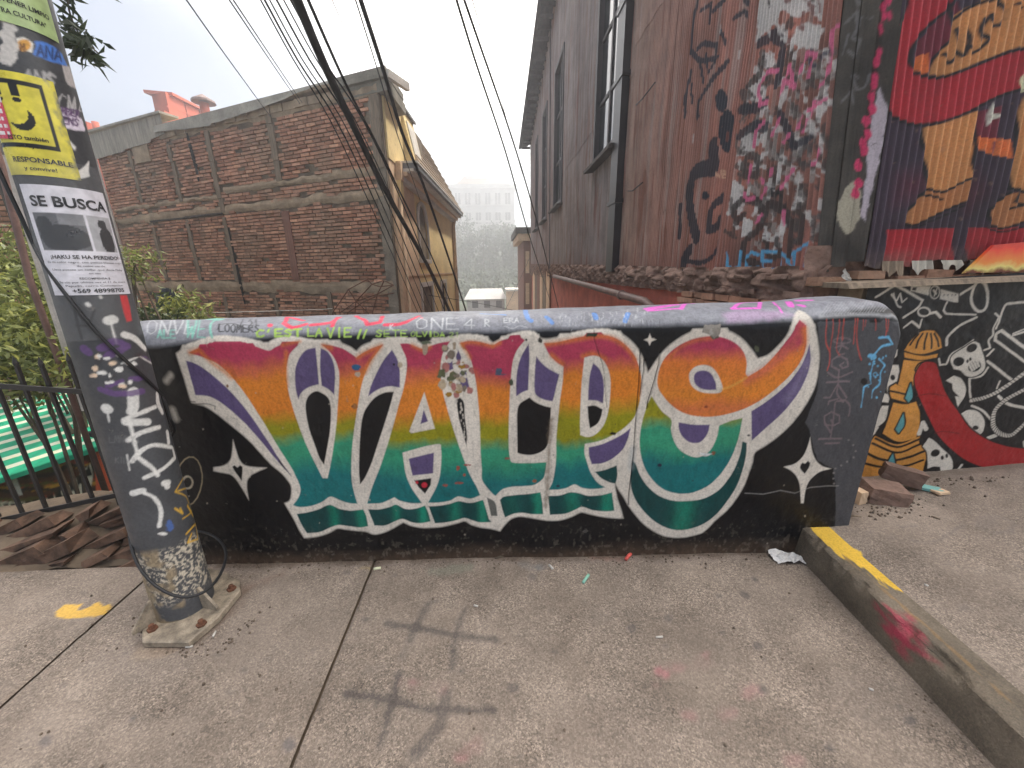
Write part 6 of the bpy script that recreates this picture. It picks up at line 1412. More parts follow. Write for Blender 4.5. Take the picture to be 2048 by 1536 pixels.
for i in range(6):
    mb = MB(); r_ = random.Random(i)
    pts = []
    for sx in (-.5, .5):
        for sz in (-.5, .5):
            j = lambda a_: r_.uniform(-a_, a_)
            pts.append((sx + j(.03), 0.03 + j(.004), sz + j(.07)))
    fr_ = [(x * .95 + r_.uniform(-.015, .015), -.016 + r_.uniform(-.006, .006), z_ * .84 + r_.uniform(-.04, .04)) for x, _, z_ in pts]
    mb.add(pts + fr_, [(4, 6, 7, 5), (0, 4, 5, 1), (2, 3, 7, 6), (0, 2, 6, 4), (1, 5, 7, 3)])
    me = bpy.data.meshes.new('brick'); me.from_pydata(mb.v, [], mb.f); me.update(); me.materials.append(M['brick_one']); protos.append((me, mb))
RotB = Matrix(((-BD[0], -BN[0], 0), (-BD[1], -BN[1], 0), (0, 0, 1)))
bricks.sort(key=lambda q: np.linalg.norm(bw(q[0], q[1]) - CAM) + (50 if on_b(0, 0)[1] < -99 or q[1] < .75 + .02 * q[0] - .05 * q[0] else 0))
inv_b = Matrix.Translation(bb.location).inverted()
many = MB(); mcol = []
for i, (s_, zc, l) in enumerate(bricks):
    me, mb = protos[rb.randrange(6)]
    pos = bw(s_, zc, rb.uniform(-.010, .012)); h = CH_ - .011 + rb.uniform(-.004, .003)
    if i < 290:
        o = bpy.data.objects.new('brick', me); COL.objects.link(o); o.parent = bb; o.matrix_parent_inverse = inv_b
        o.matrix_basis = Matrix.Translation(Vector(pos)) @ RotB.to_4x4() @ Matrix.Diagonal((l, 1, h, 1))
    else:
        vs = []
        for v in mb.v:
            vs.append(pos - BD * v[0] * l - BN * v[1] + np.array([0, 0, v[2] * h]))
        n0 = len(many.v); many.add(vs, mb.f); mcol += [rb.random()] * len(mb.v)
o = many.obj('bricks', M['brick_many'], bb); tag(o, kind='stuff')
at = o.data.color_attributes.new('paint', 'FLOAT_COLOR', 'POINT')
at.data.foreach_set('color', np.repeat(np.array(mcol, np.float32), 4))
for (q, z0, z1, w_) in STUDS:
    mb = MB(); zz_ = z0
    while zz_ < z1 - .02:
        z2 = min(z1, zz_ + rb.uniform(.3, .9)); d = rb.uniform(-.015, .015)
        bbox(mb, q - w_ / 2 + d, q + w_ / 2 + d, zz_ + .004, z2 - .004, -.02, .02 + rb.uniform(0, .02)); zz_ = z2
    mb.obj('stud', M['timber'], bb)
bbox(MB(), 2.76, 2.98, 1.45, 2.95, -.02, .035).obj('plank', M['timber_red'], bb)
for (s0, s1, z0, z1) in BANDS:
    S, B = np.meshgrid(lin(s0, s1, .05), np.linspace(0, 1, 12), indexing='ij')
    lo = z0 + (fbm(S, S * 0 + z0, 2.5, 4) - .5) * .16; hi = z1 + (fbm(S + 7, S * 0 + z1, 2.5, 4) - .5) * .16
    Z = lo + (hi - lo) * B; off = .004 + .018 * np.sin(B * math.pi) + (fbm(S, Z, 9, 3) - .5) * .022
    Pq = BC + S[..., None] * BD + off[..., None] * BN; Pq[..., 2] = Z
    grid_obj('cement_band', Pq, M['cement'], bb)
S, B = np.meshgrid(np.linspace(-.02, .24, 8), np.linspace(-2.5, 4.75, 140), indexing='ij')
Pq = BC + S[..., None] * BD + (.015 + (fbm(S, B, 6, 3) - .5) * .02)[..., None] * BN; Pq[..., 2] = B
grid_obj('corner_pier', Pq, simple('grey_corner_cement', (0.26, 0.215, 0.165), .4, 4, .95, .7, .02, 20), bb)
bbox(MB(), 6.46, 8.0, 3.0, 3.035, -.01, .05).obj('lintel', M['timber_dark'], bb); bbox(MB(), 5.0, 6.44, 3.02, 3.055, -.01, .05).obj('lintel', M['timber_dark'], bb)
# roof edge: sagging flashing, cement blocks under it, zinc panel at the left, parapet at the right
S, B = np.meshgrid(lin(.98, 6.75, .05), np.linspace(0, 1, 5), indexing='ij')
lo = 4.95 + .07 * np.sin(S * 1.1) + np.where(S < 2.2, (2.2 - S) * .06, 0) + (fbm(S, S * 0, 2, 3) - .5) * .05 - .05 * (S > 4.6)
hi = 5.13 - .02 * S / 6
Z = lo + (hi - lo) * B
Pq = BC + S[..., None] * BD + (.10 + .03 * (1 - B) * fbm(S, B, 3, 3))[..., None] * BN; Pq[..., 2] = Z
grid_obj('roof_flashing', Pq, M['flash'], bb)
mb = MB(); bcore(mb, .98, 6.75, 5.03, 5.115, .095, 3.4); mb.obj('roof_slab', M['cement'], bb)
for i in range(16):
    s0 = 1.0 + i * .36
    bbox(MB(), s0, s0 + .34, 4.84, 4.98, -.02, .03 + .015 * (i % 3)).obj('cement_block', M['cement'], bb)
for z0, z1, o_ in [(4.80, 4.98, .02), (4.985, 5.04, .09), (5.045, 5.16, .06)]: bcore(MB(), -.26, .975, z0, z1, o_, 1.2).obj('parapet_course', simple('parapet_cement', (0.24, 0.22, 0.18), .35, 3, .95, .5), bb)
bbox(MB(), -.30, -.21, 4.99, 5.12, -.6, .03).obj('parapet_end', M['white_trim'], bb)
S, B = np.meshgrid(lin(6.4, 9.7, .012), np.linspace(0, 1, 4), indexing='ij')
lo = np.interp(S, [6.4, 7.0, 7.1, 8.2, 8.3, 9.7], [4.92, 4.86, 4.80, 4.78, 4.74, 4.70]); Z = lo + (5.33 - .01 * (S - 6.4) - lo) * B
Pq = BC + S[..., None] * BD + (.07 + .012 * np.sin(S * 2 * math.pi / .076))[..., None] * BN; Pq[..., 2] = Z
grid_obj('zinc_panel', Pq, M['zinc'], bb)
bbox(MB(), 6.36, 9.75, 5.33, 5.38, -.3, .12).obj('panel_cap', M['flash'], bb)
bbox(MB(), 7.28, 7.95, 4.42, 4.80, 0, .05).obj('patch_board', M['cement'], bb)
MB().tube([bw(9.78, 5.3, .06), bw(9.72, 3, .06), bw(9.75, .0, .06)], .05, 8).obj('drain_pipe', M['white_trim'], bb, True)
M['tar'] = simple('tar', (0.012, 0.011, 0.010), .3, 20, .95, .4)
# soot runs are dirt on the wall: thin tar streaks
for pts, w_ in [([(5.66, 4.85), (5.64, 4.5), (5.6, 4.1), (5.62, 3.8)], .13), ([(4.90, 2.7), (4.9, 2.2), (4.88, 1.6), (4.86, 1.2), (4.86, .85)], .12)]:
    vs = []; n_ = 40
    for t in np.linspace(0, 1, n_):
        q = np.array([np.interp(t, np.linspace(0, 1, len(pts)), [p[0] for p in pts]), np.interp(t, np.linspace(0, 1, len(pts)), [p[1] for p in pts])])
        ww = w_ * (.35 + .65 * math.sin(math.pi * min(1, t * .9 + .08))) * (1 + .5 * (rb.random() - .5))
        vs += [bw(q[0] - ww / 2, q[1], .024), bw(q[0] + ww / 2, q[1], .024)]
    mesh_obj('tar_streak', vs, [(2 * i, 2 * i + 1, 2 * i + 3, 2 * i + 2) for i in range(n_ - 1)], M['tar'], bb)
bbox(MB(), 7.45, 8.85, .5, 1.05, -.3, -.011).obj('opening', M['pipe_black'], bb)
bbox(MB(), 7.35, 8.95, 1.05, 1.12, -.02, .06).obj('lintel', M['timber_dark'], bb)

# ================================================================== YELLOW HOUSE
FA = BC + np.array([.05, .12, 0]); FD = np.array([.051, 1, 0]) / math.hypot(.051, 1); FN = np.array([FD[1], -FD[0], 0])
def fw(t, z, o_=0.0): return FA + FD * t + FN * o_ + np.array([0, 0, z])
def fbox(mb, t0, t1, z0, z1, o0, o1): return mb.hexa([fw(t0, z0, o0), fw(t0, z0, o1), fw(t1, z0, o1), fw(t1, z0, o0), fw(t0, z1, o0), fw(t0, z1, o1), fw(t1, z1, o1), fw(t1, z1, o0)])
yh = empty('yellow_house', tuple(fw(4, -3))); tag(yh, 'cream yellow house with arched window and white cornice beside the brick wall', 'house')
# wall built as panels around the openings
OP = [(2.05, 3.1, 1.92, 3.28), (1.9, 3.25, -1.2, 1.2), (4.75, 5.6, -1.2, 1.2)]
TE = 8.0
cols = [0, 1.9, 2.05, 3.1, 3.25, 4.75, 5.6, TE]
for a, b in zip(cols[:-1], cols[1:]):
    sp = sorted([(z0, z1) for (t0, t1, z0, z1) in OP if t0 - .01 <= a and b <= t1 + .01]); z = -3.2
    for z0, z1 in sp + [(3.75, 3.75)]:
        if z0 > z: fbox(MB(), a, b, z, z0, -.3, 0).obj('wall', M['peach'] if a < 1.2 else M['yellow'], yh)
        z = z1
fbox(MB(), .0, 1.15, 3.755, 5.0, -.3, .02).obj('upper_wall', M['yellow'], yh)
fbox(MB(), 0.05, TE, 1.5, 1.54, 0, .03).obj('string_course', M['peach'], yh)
fbox(MB(), 0.02, .30, -3.2, 3.4, 0, .04).obj('quoin', M['peach'], yh)
for (t0, t1, z0, z1), arch in zip(OP, (True, False, False)):
    f = MB(); e = .07
    for (a, b, c_, d) in [(t0, t0 + e, z0, z1), (t1 - e, t1, z0, z1), (t0 + e, t1 - e, z0, z0 + e), (t0 + e, t1 - e, z1 - e, z1)]: fbox(f, a, b, c_, d, -.16, -.06)
    if arch:
        fbox(f, t0 + e, t1 - e, z0 + .8, z0 + .86, -.15, -.07)
    wo = f.obj('window', M['frame_dark'] if not arch else M['white_trim'], yh)
    fbox(MB(), t0 + e, t1 - e, z0 + e, z1 - e, -.13, -.12).obj('pane', M['glass'], wo)
    s_ = MB(); fbox(s_, t0 - .12, t1 + .12, z0 - .10, z0 - .002, -.02, .07); s_.obj('sill', M['white_trim'], wo)
    if arch:
        tm = (t0 + t1) / 2; rw = (t1 - t0) / 2
        # arch spandrels and raised surround
        for sgn in (-1, 1):
            arc = [(tm + sgn * rw * math.cos(x), z1 - .5 + .5 * math.sin(x)) for x in np.linspace(0, math.pi / 2, 10)]
            vs = [fw(t, z, -.02) for t, z in arc] + [fw(tm + sgn * rw, z1 + .001, -.02)]
            mesh_obj('spandrel', vs, [tuple(range(11)) if sgn < 0 else tuple(range(11))[::-1]], M['yellow'], wo)
        path = [fw(t0 - .04, z0, .02)] + [fw(tm - (rw + .04) * math.cos(x), z1 - .5 + .54 * math.sin(x), .02) for x in np.linspace(0, math.pi, 16)] + [fw(t1 + .04, z0, .02)]
        MB().tube(path, .045, 6).obj('surround', M['white_trim'], wo)
    else:
        fr2 = MB()
        for (a, b, c_, d) in [(t0 - .12, t0, z0, z1 + .12), (t1, t1 + .12, z0, z1 + .12), (t0, t1, z1, z1 + .12)]: fbox(fr2, a, b, c_, d, -.02, .04)
        fr2.obj('surround', M['white_trim'], wo)
for t0, z0, z1, o1, mt in [(.6, 3.45, 3.55, .12, 'white_trim'), (.6, 3.555, 3.64, .20, 'peach'), (.6, 3.645, 3.70, .34, 'white_trim'), (.6, 3.705, 3.80, .42, 'grey_trim'), (.6, 3.805, 3.845, .44, 'white_trim')]:
    fbox(MB(), t0, TE + .35, z0, z1, -.2, o1).obj('cornice_course', M[mt], yh)
fbox(MB(), .38, .58, 3.1, 3.44, -.1, .10).obj('corbel', M['yellow'], yh); fbox(MB(), .42, .595, 3.45, 3.80, -.1, .12).obj('corbel', M['peach'], yh)
mb = MB(); mb.hexa([fw(1.2, 3.85, .40), fw(TE + .3, 3.85, .40), fw(TE + .3, 3.85, -1.6), fw(1.2, 3.85, -1.6), fw(2.6, 5.85, -.68), fw(TE - .3, 5.95, -.75), fw(TE - .3, 5.95, -1.5), fw(2.6, 5.85, -1.5)]); mb.obj('mansard_roof', M['shingle'], yh)
for i in range(10):
    z = 3.95 + i * .2; o_ = .40 - 1.15 * (z - 3.85) / 2.15
    fbox(MB(), 1.25 + 1.4 * (z - 3.85) / 2.15, TE + .3 - .6 * (z - 3.85) / 2.15, z, z + .02, o_ - .1, o_ + .012).obj('roof_batten', M['shingle'], yh)
# dormer with its window
mb = MB(); mb.hexa([fw(1.25, 3.9, .25), fw(2.3, 3.9, .25), fw(2.3, 3.9, -.6), fw(1.25, 3.9, -.6), fw(1.25, 5.05, .02), fw(2.3, 5.05, .02), fw(2.3, 5.05, -.9), fw(1.25, 5.05, -.9)]); dm = mb.obj('dormer', M['yellow'], yh)
mb = MB(); mb.hexa([fw(1.42, 4.1, .235), fw(2.12, 4.1, .235), fw(2.12, 4.1, .2), fw(1.42, 4.1, .2), fw(1.42, 4.85, .085), fw(2.12, 4.85, .085), fw(2.12, 4.85, .04), fw(1.42, 4.85, .04)]); mb.obj('dormer_window', M['white_trim'], dm)
mb = MB(); mb.hexa([fw(1.18, 5.06, .08), fw(2.38, 5.06, .08), fw(2.5, 5.3, -.9), fw(1.1, 5.3, -.9), fw(1.18, 5.11, .08), fw(2.38, 5.11, .08), fw(2.5, 5.36, -.9), fw(1.1, 5.36, -.9)]); mb.obj('dormer_roof', M['grey_trim'], dm)
MB().tube([fw(TE - .1, 3.6, .12), fw(TE - .12, 3.3, .07), fw(TE - .12, -3, .07)], .07, 8).obj('downpipe', M['peach'], yh, True)
MB().tube([fw(.38, 3.1, .06), fw(.38, -3, .06)], .04, 8).obj('downpipe', M['peach'], yh, True)
# bent reinforcing rods standing by the brick wall
rods = [[(560, 1310), (730, 1060), (930, 955), (980, 1005), (1110, 965), (1210, 1015)], [(730, 1060), (810, 1190), (940, 1310)], [(980, 1005), (810, 1190), (640, 1310)], [(1210, 1015), (1040, 1110), (810, 1190), (800, 1310)], [(1110, 965), (1040, 1110), (985, 1310)], [(720, 1310), (900, 1190), (1040, 1130), (1210, 1100)], [(980, 1005), (1060, 1030), (1210, 1015)]]
rd = empty('bent_rods', tuple(bw(.9, -1.5, .6))); tag(rd, 'tangle of bent rusty rods standing before the brick wall', 'rods')
for rp in rods:
    pts = [on_plane(560 + x / 5.333, 380 + y / 5.333, bw(0, 0, .5), BN) for x, y in rp]
    if rp[-1][1] > 1290: pts.append(pts[-1] + np.array([0, 0, -1.2]))
    if rp[0][1] > 1290: pts.insert(0, pts[0] + np.array([0, 0, -1.2]))
    MB().tube(pts, .011, 5).obj('rod', M['rust_bolt'], rd)

# ================================================================== ORANGE BUILDING behind the brick roof
ob_ = empty('orange_building', (-17, 26, 0)); tag(ob_, 'orange red parapet building rising behind the brick roof', 'building')
def y25(x, y, Y=25.): return on_y(x, y, Y)
a0, a1, a2, a3 = y25(330, 183), y25(445, 240, 33), y25(340, 262), y25(455, 275, 33)
mb = MB(); d_ = np.array([-1.1, .5, 0])
mb.hexa([a2 + (0, 0, -9), a3 + (0, 0, -9), a3 + d_ + (0, 0, -9), a2 + d_ + (0, 0, -9), a0, a1, a1 + d_, a0 + d_]); mb.obj('parapet_wall', M['orange'], ob_)
for t in (.28, .52, .76):
    p = a0 + (a1 - a0) * t; q = a2 + (a3 - a2) * t; n_ = np.array([.06, -.1, 0])
    MB().bar(p + n_, q + n_ + (0, 0, -2), .05, .05).obj('panel_joint', simple('orange_joint', (.42, .10, .06), .2), ob_)
MB().bar(a0 * .62 + a2 * .38 + (0.05, -.08, 0), a1 * .62 + a3 * .38 + (.05, -.08, 0), .06, .08).obj('string_course', M['orange'], ob_)
MB().bar(a0 + d_ * .5 + (0, 0, .05), a1 + d_ * .5 + (0, 0, .05), 1.3, .14).obj('coping', M['orange'], ob_)
b0, b1 = y25(318, 225, 24.6), y25(338, 262, 24.6)
MB().box((b0[0], 24.3, 2), (b1[0] + .2, 25.2, b0[2])).obj('pier', M['orange'], ob_)
ch = y25(410, 240, 23); ct = y25(408, 208, 23)
MB().tube([ch + (0, 0, -3), ct + (0, 0, .05)], .20, 12).obj('chimney_pipe', M['orange'], ob_, True)
ck = MB(); ck.tube([ct + (0, 0, .05), ct + (0, 0, .14), ct + (0, 0, .42)], [.52, .5, .03], 14); ck.obj('chimney_cap', M['pipe_brown'], ob_)
e0, e1 = y25(150, 235, 27), y25(212, 275, 27)
MB().box((e0[0] - 4, 26, 2), (e1[0], 28, (e0[2] + e1[2]) / 2)).obj('side_wall', M['orange'], ob_)
v_ = y25(192, 252, 25.8); MB().tube([v_ + (0, 0, -1.5), v_ + (0, 0, .2)], .16, 10).obj('vent_pipe', M['orange'], ob_, True)

# ================================================================== FAR FOGGY BUILDING, SPIRE, HILLSIDE TREES
K_ = 130 / 85.
def fz(x, y, z): return (x * K_, y * K_, 1.6 + (z - 1.6) * K_)
fb = empty('foggy_building', fz(-1.5, 85, 4)); tag(fb, 'large pale many-windowed building fading into fog on the far hill', 'building')
L_, R_ = -8.4, 4.6
def fbx(a_, b_): return MB().box(fz(*a_), fz(*b_))
fbx((L_, 85, 2), (R_, 97, 17.4)).obj('wall', M['fogwhite'], fb)
fbx((L_ - .4, 84.6, 17.4), (R_ + .4, 97.4, 18.1)).obj('cornice', M['fogwhite'], fb)
MB().hexa([fz(*p) for p in [(L_ + 1, 86, 18.1), (R_ - 1, 86, 18.1), (R_ - 1, 96, 18.1), (L_ + 1, 96, 18.1), (L_ + 3, 89, 20.5), (R_ - 3, 89, 20.5), (R_ - 3, 93, 20.5), (L_ + 3, 93, 20.5)]]).obj('roof', M['shingle'], fb)
fbx((L_ + 3.2, 88, 18.1), (L_ + 7.5, 92, 22.2)).obj('tower', M['fogwhite'], fb)
fbx((L_ - .2, 84.8, 11.0), (R_ + .2, 84.99, 11.4)).obj('string_course', M['fogwhite'], fb)
for r_ in range(4):
    for c_ in range(6):
        x = L_ + 1.1 + c_ * 2.0; z = 3.6 + r_ * 3.6
        w_ = fbx((x, 84.90, z), (x + 1.05, 85.02, z + 2.1)).obj('window', M['frame_dark'], fb)
        fbx((x + .48, 84.86, z), (x + .57, 84.895, z + 2.1)).obj('mullion', M['fogwhite'], w_)
        fbx((x - .15, 84.7, z - .2), (x + 1.2, 84.98, z - .02)).obj('sill', M['fogwhite'], w_)
sp = empty('church_spire', (-19, 148, 5)); tag(sp, 'thin pointed spire barely visible in fog left of the pale building', 'spire')
s0 = on_y(888, 345, 148); s1 = on_y(888, 420, 148)
MB().tube([(s0[0], 148, 4), (s0[0], 148, s1[2])], [2.0, 2.0], 8).obj('tower', M['fogwhite'], sp)
MB().tube([(s0[0], 148, s1[2]), (s0[0], 148, s0[2])], [2.2, .05], 8).obj('steeple', M['grey_trim'], sp)

def leaves(name, blobs, n, ll, lw, mat, parent=None, seed=1, droop=.3, kind=None, jit=.9):
    """many small bent leaves spread through uneven clumps; blobs = (centre, radii, weight)"""
    g = np.random.default_rng(seed); ctr = []
    ws = np.array([b[2] for b in blobs], float); ws /= ws.sum()
    clumps = []
    for b, w_ in zip(blobs, ws):
        k_ = max(3, int(n * w_ / 22))
        d = g.normal(size=(k_, 3)); d /= np.linalg.norm(d, axis=1)[:, None]; rad = g.random(k_) ** .45
        clumps.append(np.array(b[0]) + d * rad[:, None] * np.array(b[1]))
    cl = np.concatenate(clumps); sh = g.random(len(cl))
    idx = g.integers(0, len(cl), n)
    base = cl[idx] + g.normal(size=(n, 3)) * ll * jit
    t = g.normal(size=(n, 3)); t[:, 2] -= droop; t /= np.linalg.norm(t, axis=1)[:, None]
    s_ = np.cross(t, g.normal(size=(n, 3))); s_ /= np.linalg.norm(s_, axis=1)[:, None] + 1e-9
    up = np.cross(s_, t); L = ll * (.6 + .8 * g.random(n))[:, None]; Wd = lw * (.7 + .6 * g.random(n))[:, None]
    v = np.stack([base, base + t * L * .5 + s_ * Wd + up * L * .05, base + t * L - up * L * .1, base + t * L * .5 - s_ * Wd + up * L * .05], 1)
    me = bpy.data.meshes.new(name); me.vertices.add(n * 4); me.vertices.foreach_set('co', np.ascontiguousarray(v.reshape(-1), dtype=np.float32))
    q = np.arange(n * 4, dtype=np.int32); me.loops.add(n * 4); me.loops.foreach_set('vertex_index', q); me.polygons.add(n); me.polygons.foreach_set('loop_start', np.arange(0, n * 4, 4, dtype=np.int32)); me.update(calc_edges=True)
    col = np.repeat(np.clip(.65 * sh[idx] + .35 * g.random(n), 0, 1), 4)
    at = me.color_attributes.new('paint', 'FLOAT_COLOR', 'POINT'); at.data.foreach_set('color', np.repeat(col, 4).astype(np.float32))
    me.materials.append(mat); o = bpy.data.objects.new(name, me); link(o); return place(o, parent)
rt = random.Random(4)
spots = [(-9.0, 74, 0), (-4.5, 70, 1), (0.5, 72, 2), (4.5, 69, 3), (-6.5, 64, 4), (-1.5, 62, 5), (3.0, 60, 6), (-10, 66, 7), (7.5, 75, 8)]
tl = ['hillside tree at the far left under the foggy building', 'round hillside tree below the left windows in fog', 'hillside tree in the middle below the foggy building', 'hillside tree in fog near the narrow house', 'lower left foggy tree above the yellow house corner', 'lower middle foggy tree on the slope', 'lower right foggy tree on the slope', 'foggy tree just behind the yellow house end', 'foggy tree right of the pale building']
for (x, y, i) in spots:
    x *= 1.45; y *= 1.45; z = float(np.interp(y, yy, zz)) + .5; tr = empty('hillside_tree', (x, y, z)); tag(tr, tl[i], 'tree', 'trees on the foggy hillside')
    h = rt.uniform(7.5, 10.5)
    mb = MB(); mb.tube([(x, y, z - .5), (x + .1, y, z + h * .5), (x + .3, y, z + h * .8)], [.22, .15, .05], 7)
    for k_ in range(4): a_ = rt.uniform(0, 6.28); mb.tube([(x + .1, y, z + h * (.35 + .1 * k_)), (x + math.cos(a_) * 1.2, y + math.sin(a_) * 1.2, z + h * (.6 + .08 * k_))], [.09, .03], 5)
    mb.obj('trunk', M['bark'], tr)
    leaves('crown', [((x + rt.uniform(-2.3, 2.3), y + rt.uniform(-1.6, 1.6), z + h * rt.uniform(.12, .9)), (rt.uniform(1.7, 2.8), 2.1, rt.uniform(1.3, 2.1)), 1) for _ in range(6)], 1500, .6, .24, M['leaf_fog'], tr, seed=40 + i)
sc_ = leaves('hillside_scrub', [((x_, y_, float(np.interp(y_, yy, zz)) + .8), (2.6, 3.0, 1.5), 1) for x_ in np.arange(-22, 16, 3.2) for y_ in (62, 70, 79, 88, 98, 108)], 9000, .55, .25, M['leaf_fog'], None, 77); tag(sc_, 'dense scrub covering the foggy far slope', kind='stuff')
# low pale houses at the foot of the hill
lh = empty('low_white_house', (-1, 46, -3)); tag(lh, 'low pale house in fog at the bottom of the gap', 'house')
MB().box((-3.2, 46, -3.2), (1.2, 50, -1.6)).obj('wall', M['fogwhite'], lh); MB().hexa([(-3.5, 45.7, -1.6), (1.5, 45.7, -1.6), (1.5, 50.3, -1.6), (-3.5, 50.3, -1.6), (-2.9, 47.8, -.5), (.9, 47.8, -.5), (.9, 48.2, -.5), (-2.9, 48.2, -.5)]).obj('roof', M['fogwhite'], lh)
for x in (-2.6, -1.2, .2): MB().box((x, 45.96, -2.6), (x + .7, 46.02, -1.8)).obj('window', M['frame_dark'], lh)
lh2 = empty('low_cream_house', (2, 43, -3)); tag(lh2, 'low cream house in fog beside the narrow house', 'house')
MB().box((1.4, 43, -3), (3.9, 47, -.6)).obj('wall', M['peach'], lh2); MB().box((1.3, 42.8, -.6), (4, 47.2, -.4)).obj('roof', M['white_trim'], lh2)

# ================================================================== LEFT EDGE: railing, stones, canopy, bushes
rl = empty('iron_railing', (-2.8, 2.32, .1)); tag(rl, 'black iron railing with pointed bars left of the post', 'railing')
def rail_lo(x): return .246 + (x + 2.442) * .195
def rail_up(x): return .94 + (x + 2.446) * -.105
for i in range(14):
    x = -2.185 - i * .156; zt = 1.155 + .01 * (i % 3); ln = .012 * math.sin(i * 1.7)
    mb = MB(); mb.bar((x, 2.32, rail_lo(x) - .10), (x + ln, 2.32, zt - .07), .017, .017); mb.tube([(x + ln, 2.32, zt - .07), (x + ln, 2.32, zt - .045), (x + ln, 2.32, zt)], [.010, .014, .001], 6); mb.obj('bar', M['iron'], rl)
for f_, o_ in ((rail_lo, 0), (rail_up, 0)): MB().bar((-4.4, 2.30, f_(-4.4)), (-2.05, 2.30, f_(-2.05)), .012, .03).obj('rail', M['iron'], rl)
rw = empty('stone_edge', (-2.8, 2.1, 0)); tag(rw, 'broken reddish stone edging under the iron railing', 'stone edging')
rs_ = random.Random(8)
def rock(name, c_, size, rotz, tilt, mat, parent, seed, rough=.12):
    g = random.Random(seed); nx = 5; vs = []; key = {}; fs = []
    def vid(p):
        k_ = tuple(round(x, 3) for x in p)
        if k_ not in key: key[k_] = len(vs); vs.append(p)
        return key[k_]
    n_ = 4
    for ax in range(3):
        for sg in (-1, 1):
            for i in range(n_):
                for j in range(n_):
                    q = []
                    for (a_, b_) in ((i, j), (i + 1, j), (i + 1, j + 1), (i, j + 1)):
                        p = [0, 0, 0]; p[ax] = sg; p[(ax + 1) % 3] = -1 + 2 * a_ / n_; p[(ax + 2) % 3] = -1 + 2 * b_ / n_; q.append(vid(tuple(p)))
                    fs.append(tuple(q) if sg > 0 else tuple(q[::-1]))
    out = []
    M_ = Matrix.Rotation(rotz, 3, 'Z') @ Matrix.Rotation(tilt, 3, 'Y')
    for p in vs:
        v = Vector(p); l = max(abs(a_) for a_ in p); rnd = v.length
        v = v * (1 - .03 * (rnd - 1) ** 1.5) * (1 + g.uniform(-rough, rough) * .6)
        v = Vector((v.x * size[0] / 2, v.y * size[1] / 2, v.z * size[2] / 2)); out.append(np.array(M_ @ v) + np.array(c_))
    return mesh_obj(name, out, fs, mat, parent)
for r_ in range(-12, 6):
    x = -1.95 - .2 * rs_.random()
    while x > -4.3:
        l = rs_.choice([.09, .13, .2, .27, .4, .5]) * rs_.uniform(.8, 1.2); xc = x - l / 2; th = rs_.uniform(.035, .075)
        z_ = .27 + .40 * (xc + 2.2) - .060 * r_
        if -.02 < z_ < rail_lo(xc) - .015:
            y_ = 2.29 - .30 * max(0, (rail_lo(xc) - z_)) / max(.08, rail_lo(xc))
            ta = .38 + rs_.uniform(-.06, .06); ax_ = np.array([math.cos(ta), rs_.uniform(-.08, .08), math.sin(ta)]); up_ = np.array([-math.sin(ta), 0, math.cos(ta)]); nn = np.array([0, 1., 0]); cc_ = np.array([xc, y_ + rs_.uniform(-.025, .02), z_])
            jj = lambda a_: rs_.uniform(-a_, a_)
            MB().hexa([cc_ + ax_ * (a_ * (l - .014) / 2 + jj(.022)) + nn * (b_ * .06 + jj(.016)) + up_ * (d_ * (th - .006) / 2 + jj(.012)) for d_ in (-1, 1) for a_, b_ in ((-1, -1), (1, -1), (1, 1), (-1, 1))]).obj('stone', M['slab_stone'], rw)
        x -= l
Xg, Yg = np.meshgrid(lin(-4.6, -1.95, .06), lin(1.94, 2.5, .05), indexing='ij')
Zg = np.minimum(.03 + (Yg - 1.94) * .5, .22) * np.clip((Xg + 4.6) / 2, 0, 1) - .045 + (fbm(Xg, Yg, 6, 3) - .5) * .06
o = grid_obj('earth_bank', np.stack([Xg, Yg, Zg], -1), M['soil'], None); tag(o, 'strip of bare earth behind the pavement edge', kind='structure')
# house with striped canopy below the railing
cn = empty('striped_canopy', (-5, 4.6, -2)); tag(cn, 'green and white striped canopy roof seen through the railing', 'canopy')
N0, N1 = np.array([-7.2, 3.9, -1.02]), np.array([-4.22, 4.05, -.13]); F0, F1 = np.array([-9.2, 6.4, -.55]), np.array([-5.75, 6.2, .12])
k = N('canopy_green'); k.color(k.ramp(k.noise(5, 4), [(.3, pc(20, 140, 104)), (.7, pc(44, 176, 132))])).rough(.5); M['can_g'] = k.m
k = N('canopy_white'); k.color(k.ramp(k.noise(5, 4), [(.3, pc(206, 206, 170)), (.7, pc(232, 232, 206))])).rough(.5); M['can_w'] = k.m
ns = 10
for i in range(ns):
    for j, mt in enumerate(('can_g', 'can_w')):
        t0 = (i + (0 if j == 0 else .64)) / ns; t1 = (i + (.64 if j == 0 else 1)) / ns
        a, b, c_, d = [p0 + (p1 - p0) * t for (p0, p1), t in (((N0, F0), t0), ((N1, F1), t0), ((N1, F1), t1), ((N0, F0), t1))]
        dz = np.array([0, 0, -.03])
        MB().hexa([a + dz, b + dz, c_ + dz, d + dz, a, b, c_, d]).obj('stripe', M[mt], cn)
MB().bar(N0 + (0, -.02, -.03), N1 + (0, -.02, -.03), .03, .05).obj('edge_rail', M['can_g'], cn)
MB().bar(F0 + (0, .05, .02), F1 + (0, .05, .02), .12, .06).obj('ridge_board', M['timber'], cn)
def teeth_inv(x, y):
    p = on_y(x, y, 4.12); return (p[0], p[2])
Ut, Vt = np.meshgrid(lin(-7.2, -4.2, .012), np.linspace(0, 1, 110), indexing='ij')
ztp = np.interp(Ut, [-7.2, -4.2], [-1.07, -.18]); Zt = -2.6 + (ztp + 2.6) * Vt
c = Canvas(Ut, Zt, teeth_inv, pc(86, 50, 34), 1.0, soft=.015)
c.frame(0, 480, 2.293)
sw_ = np.sin(18 * Zt + 5 * fbm(Ut, Zt, 2.5, 3)); 
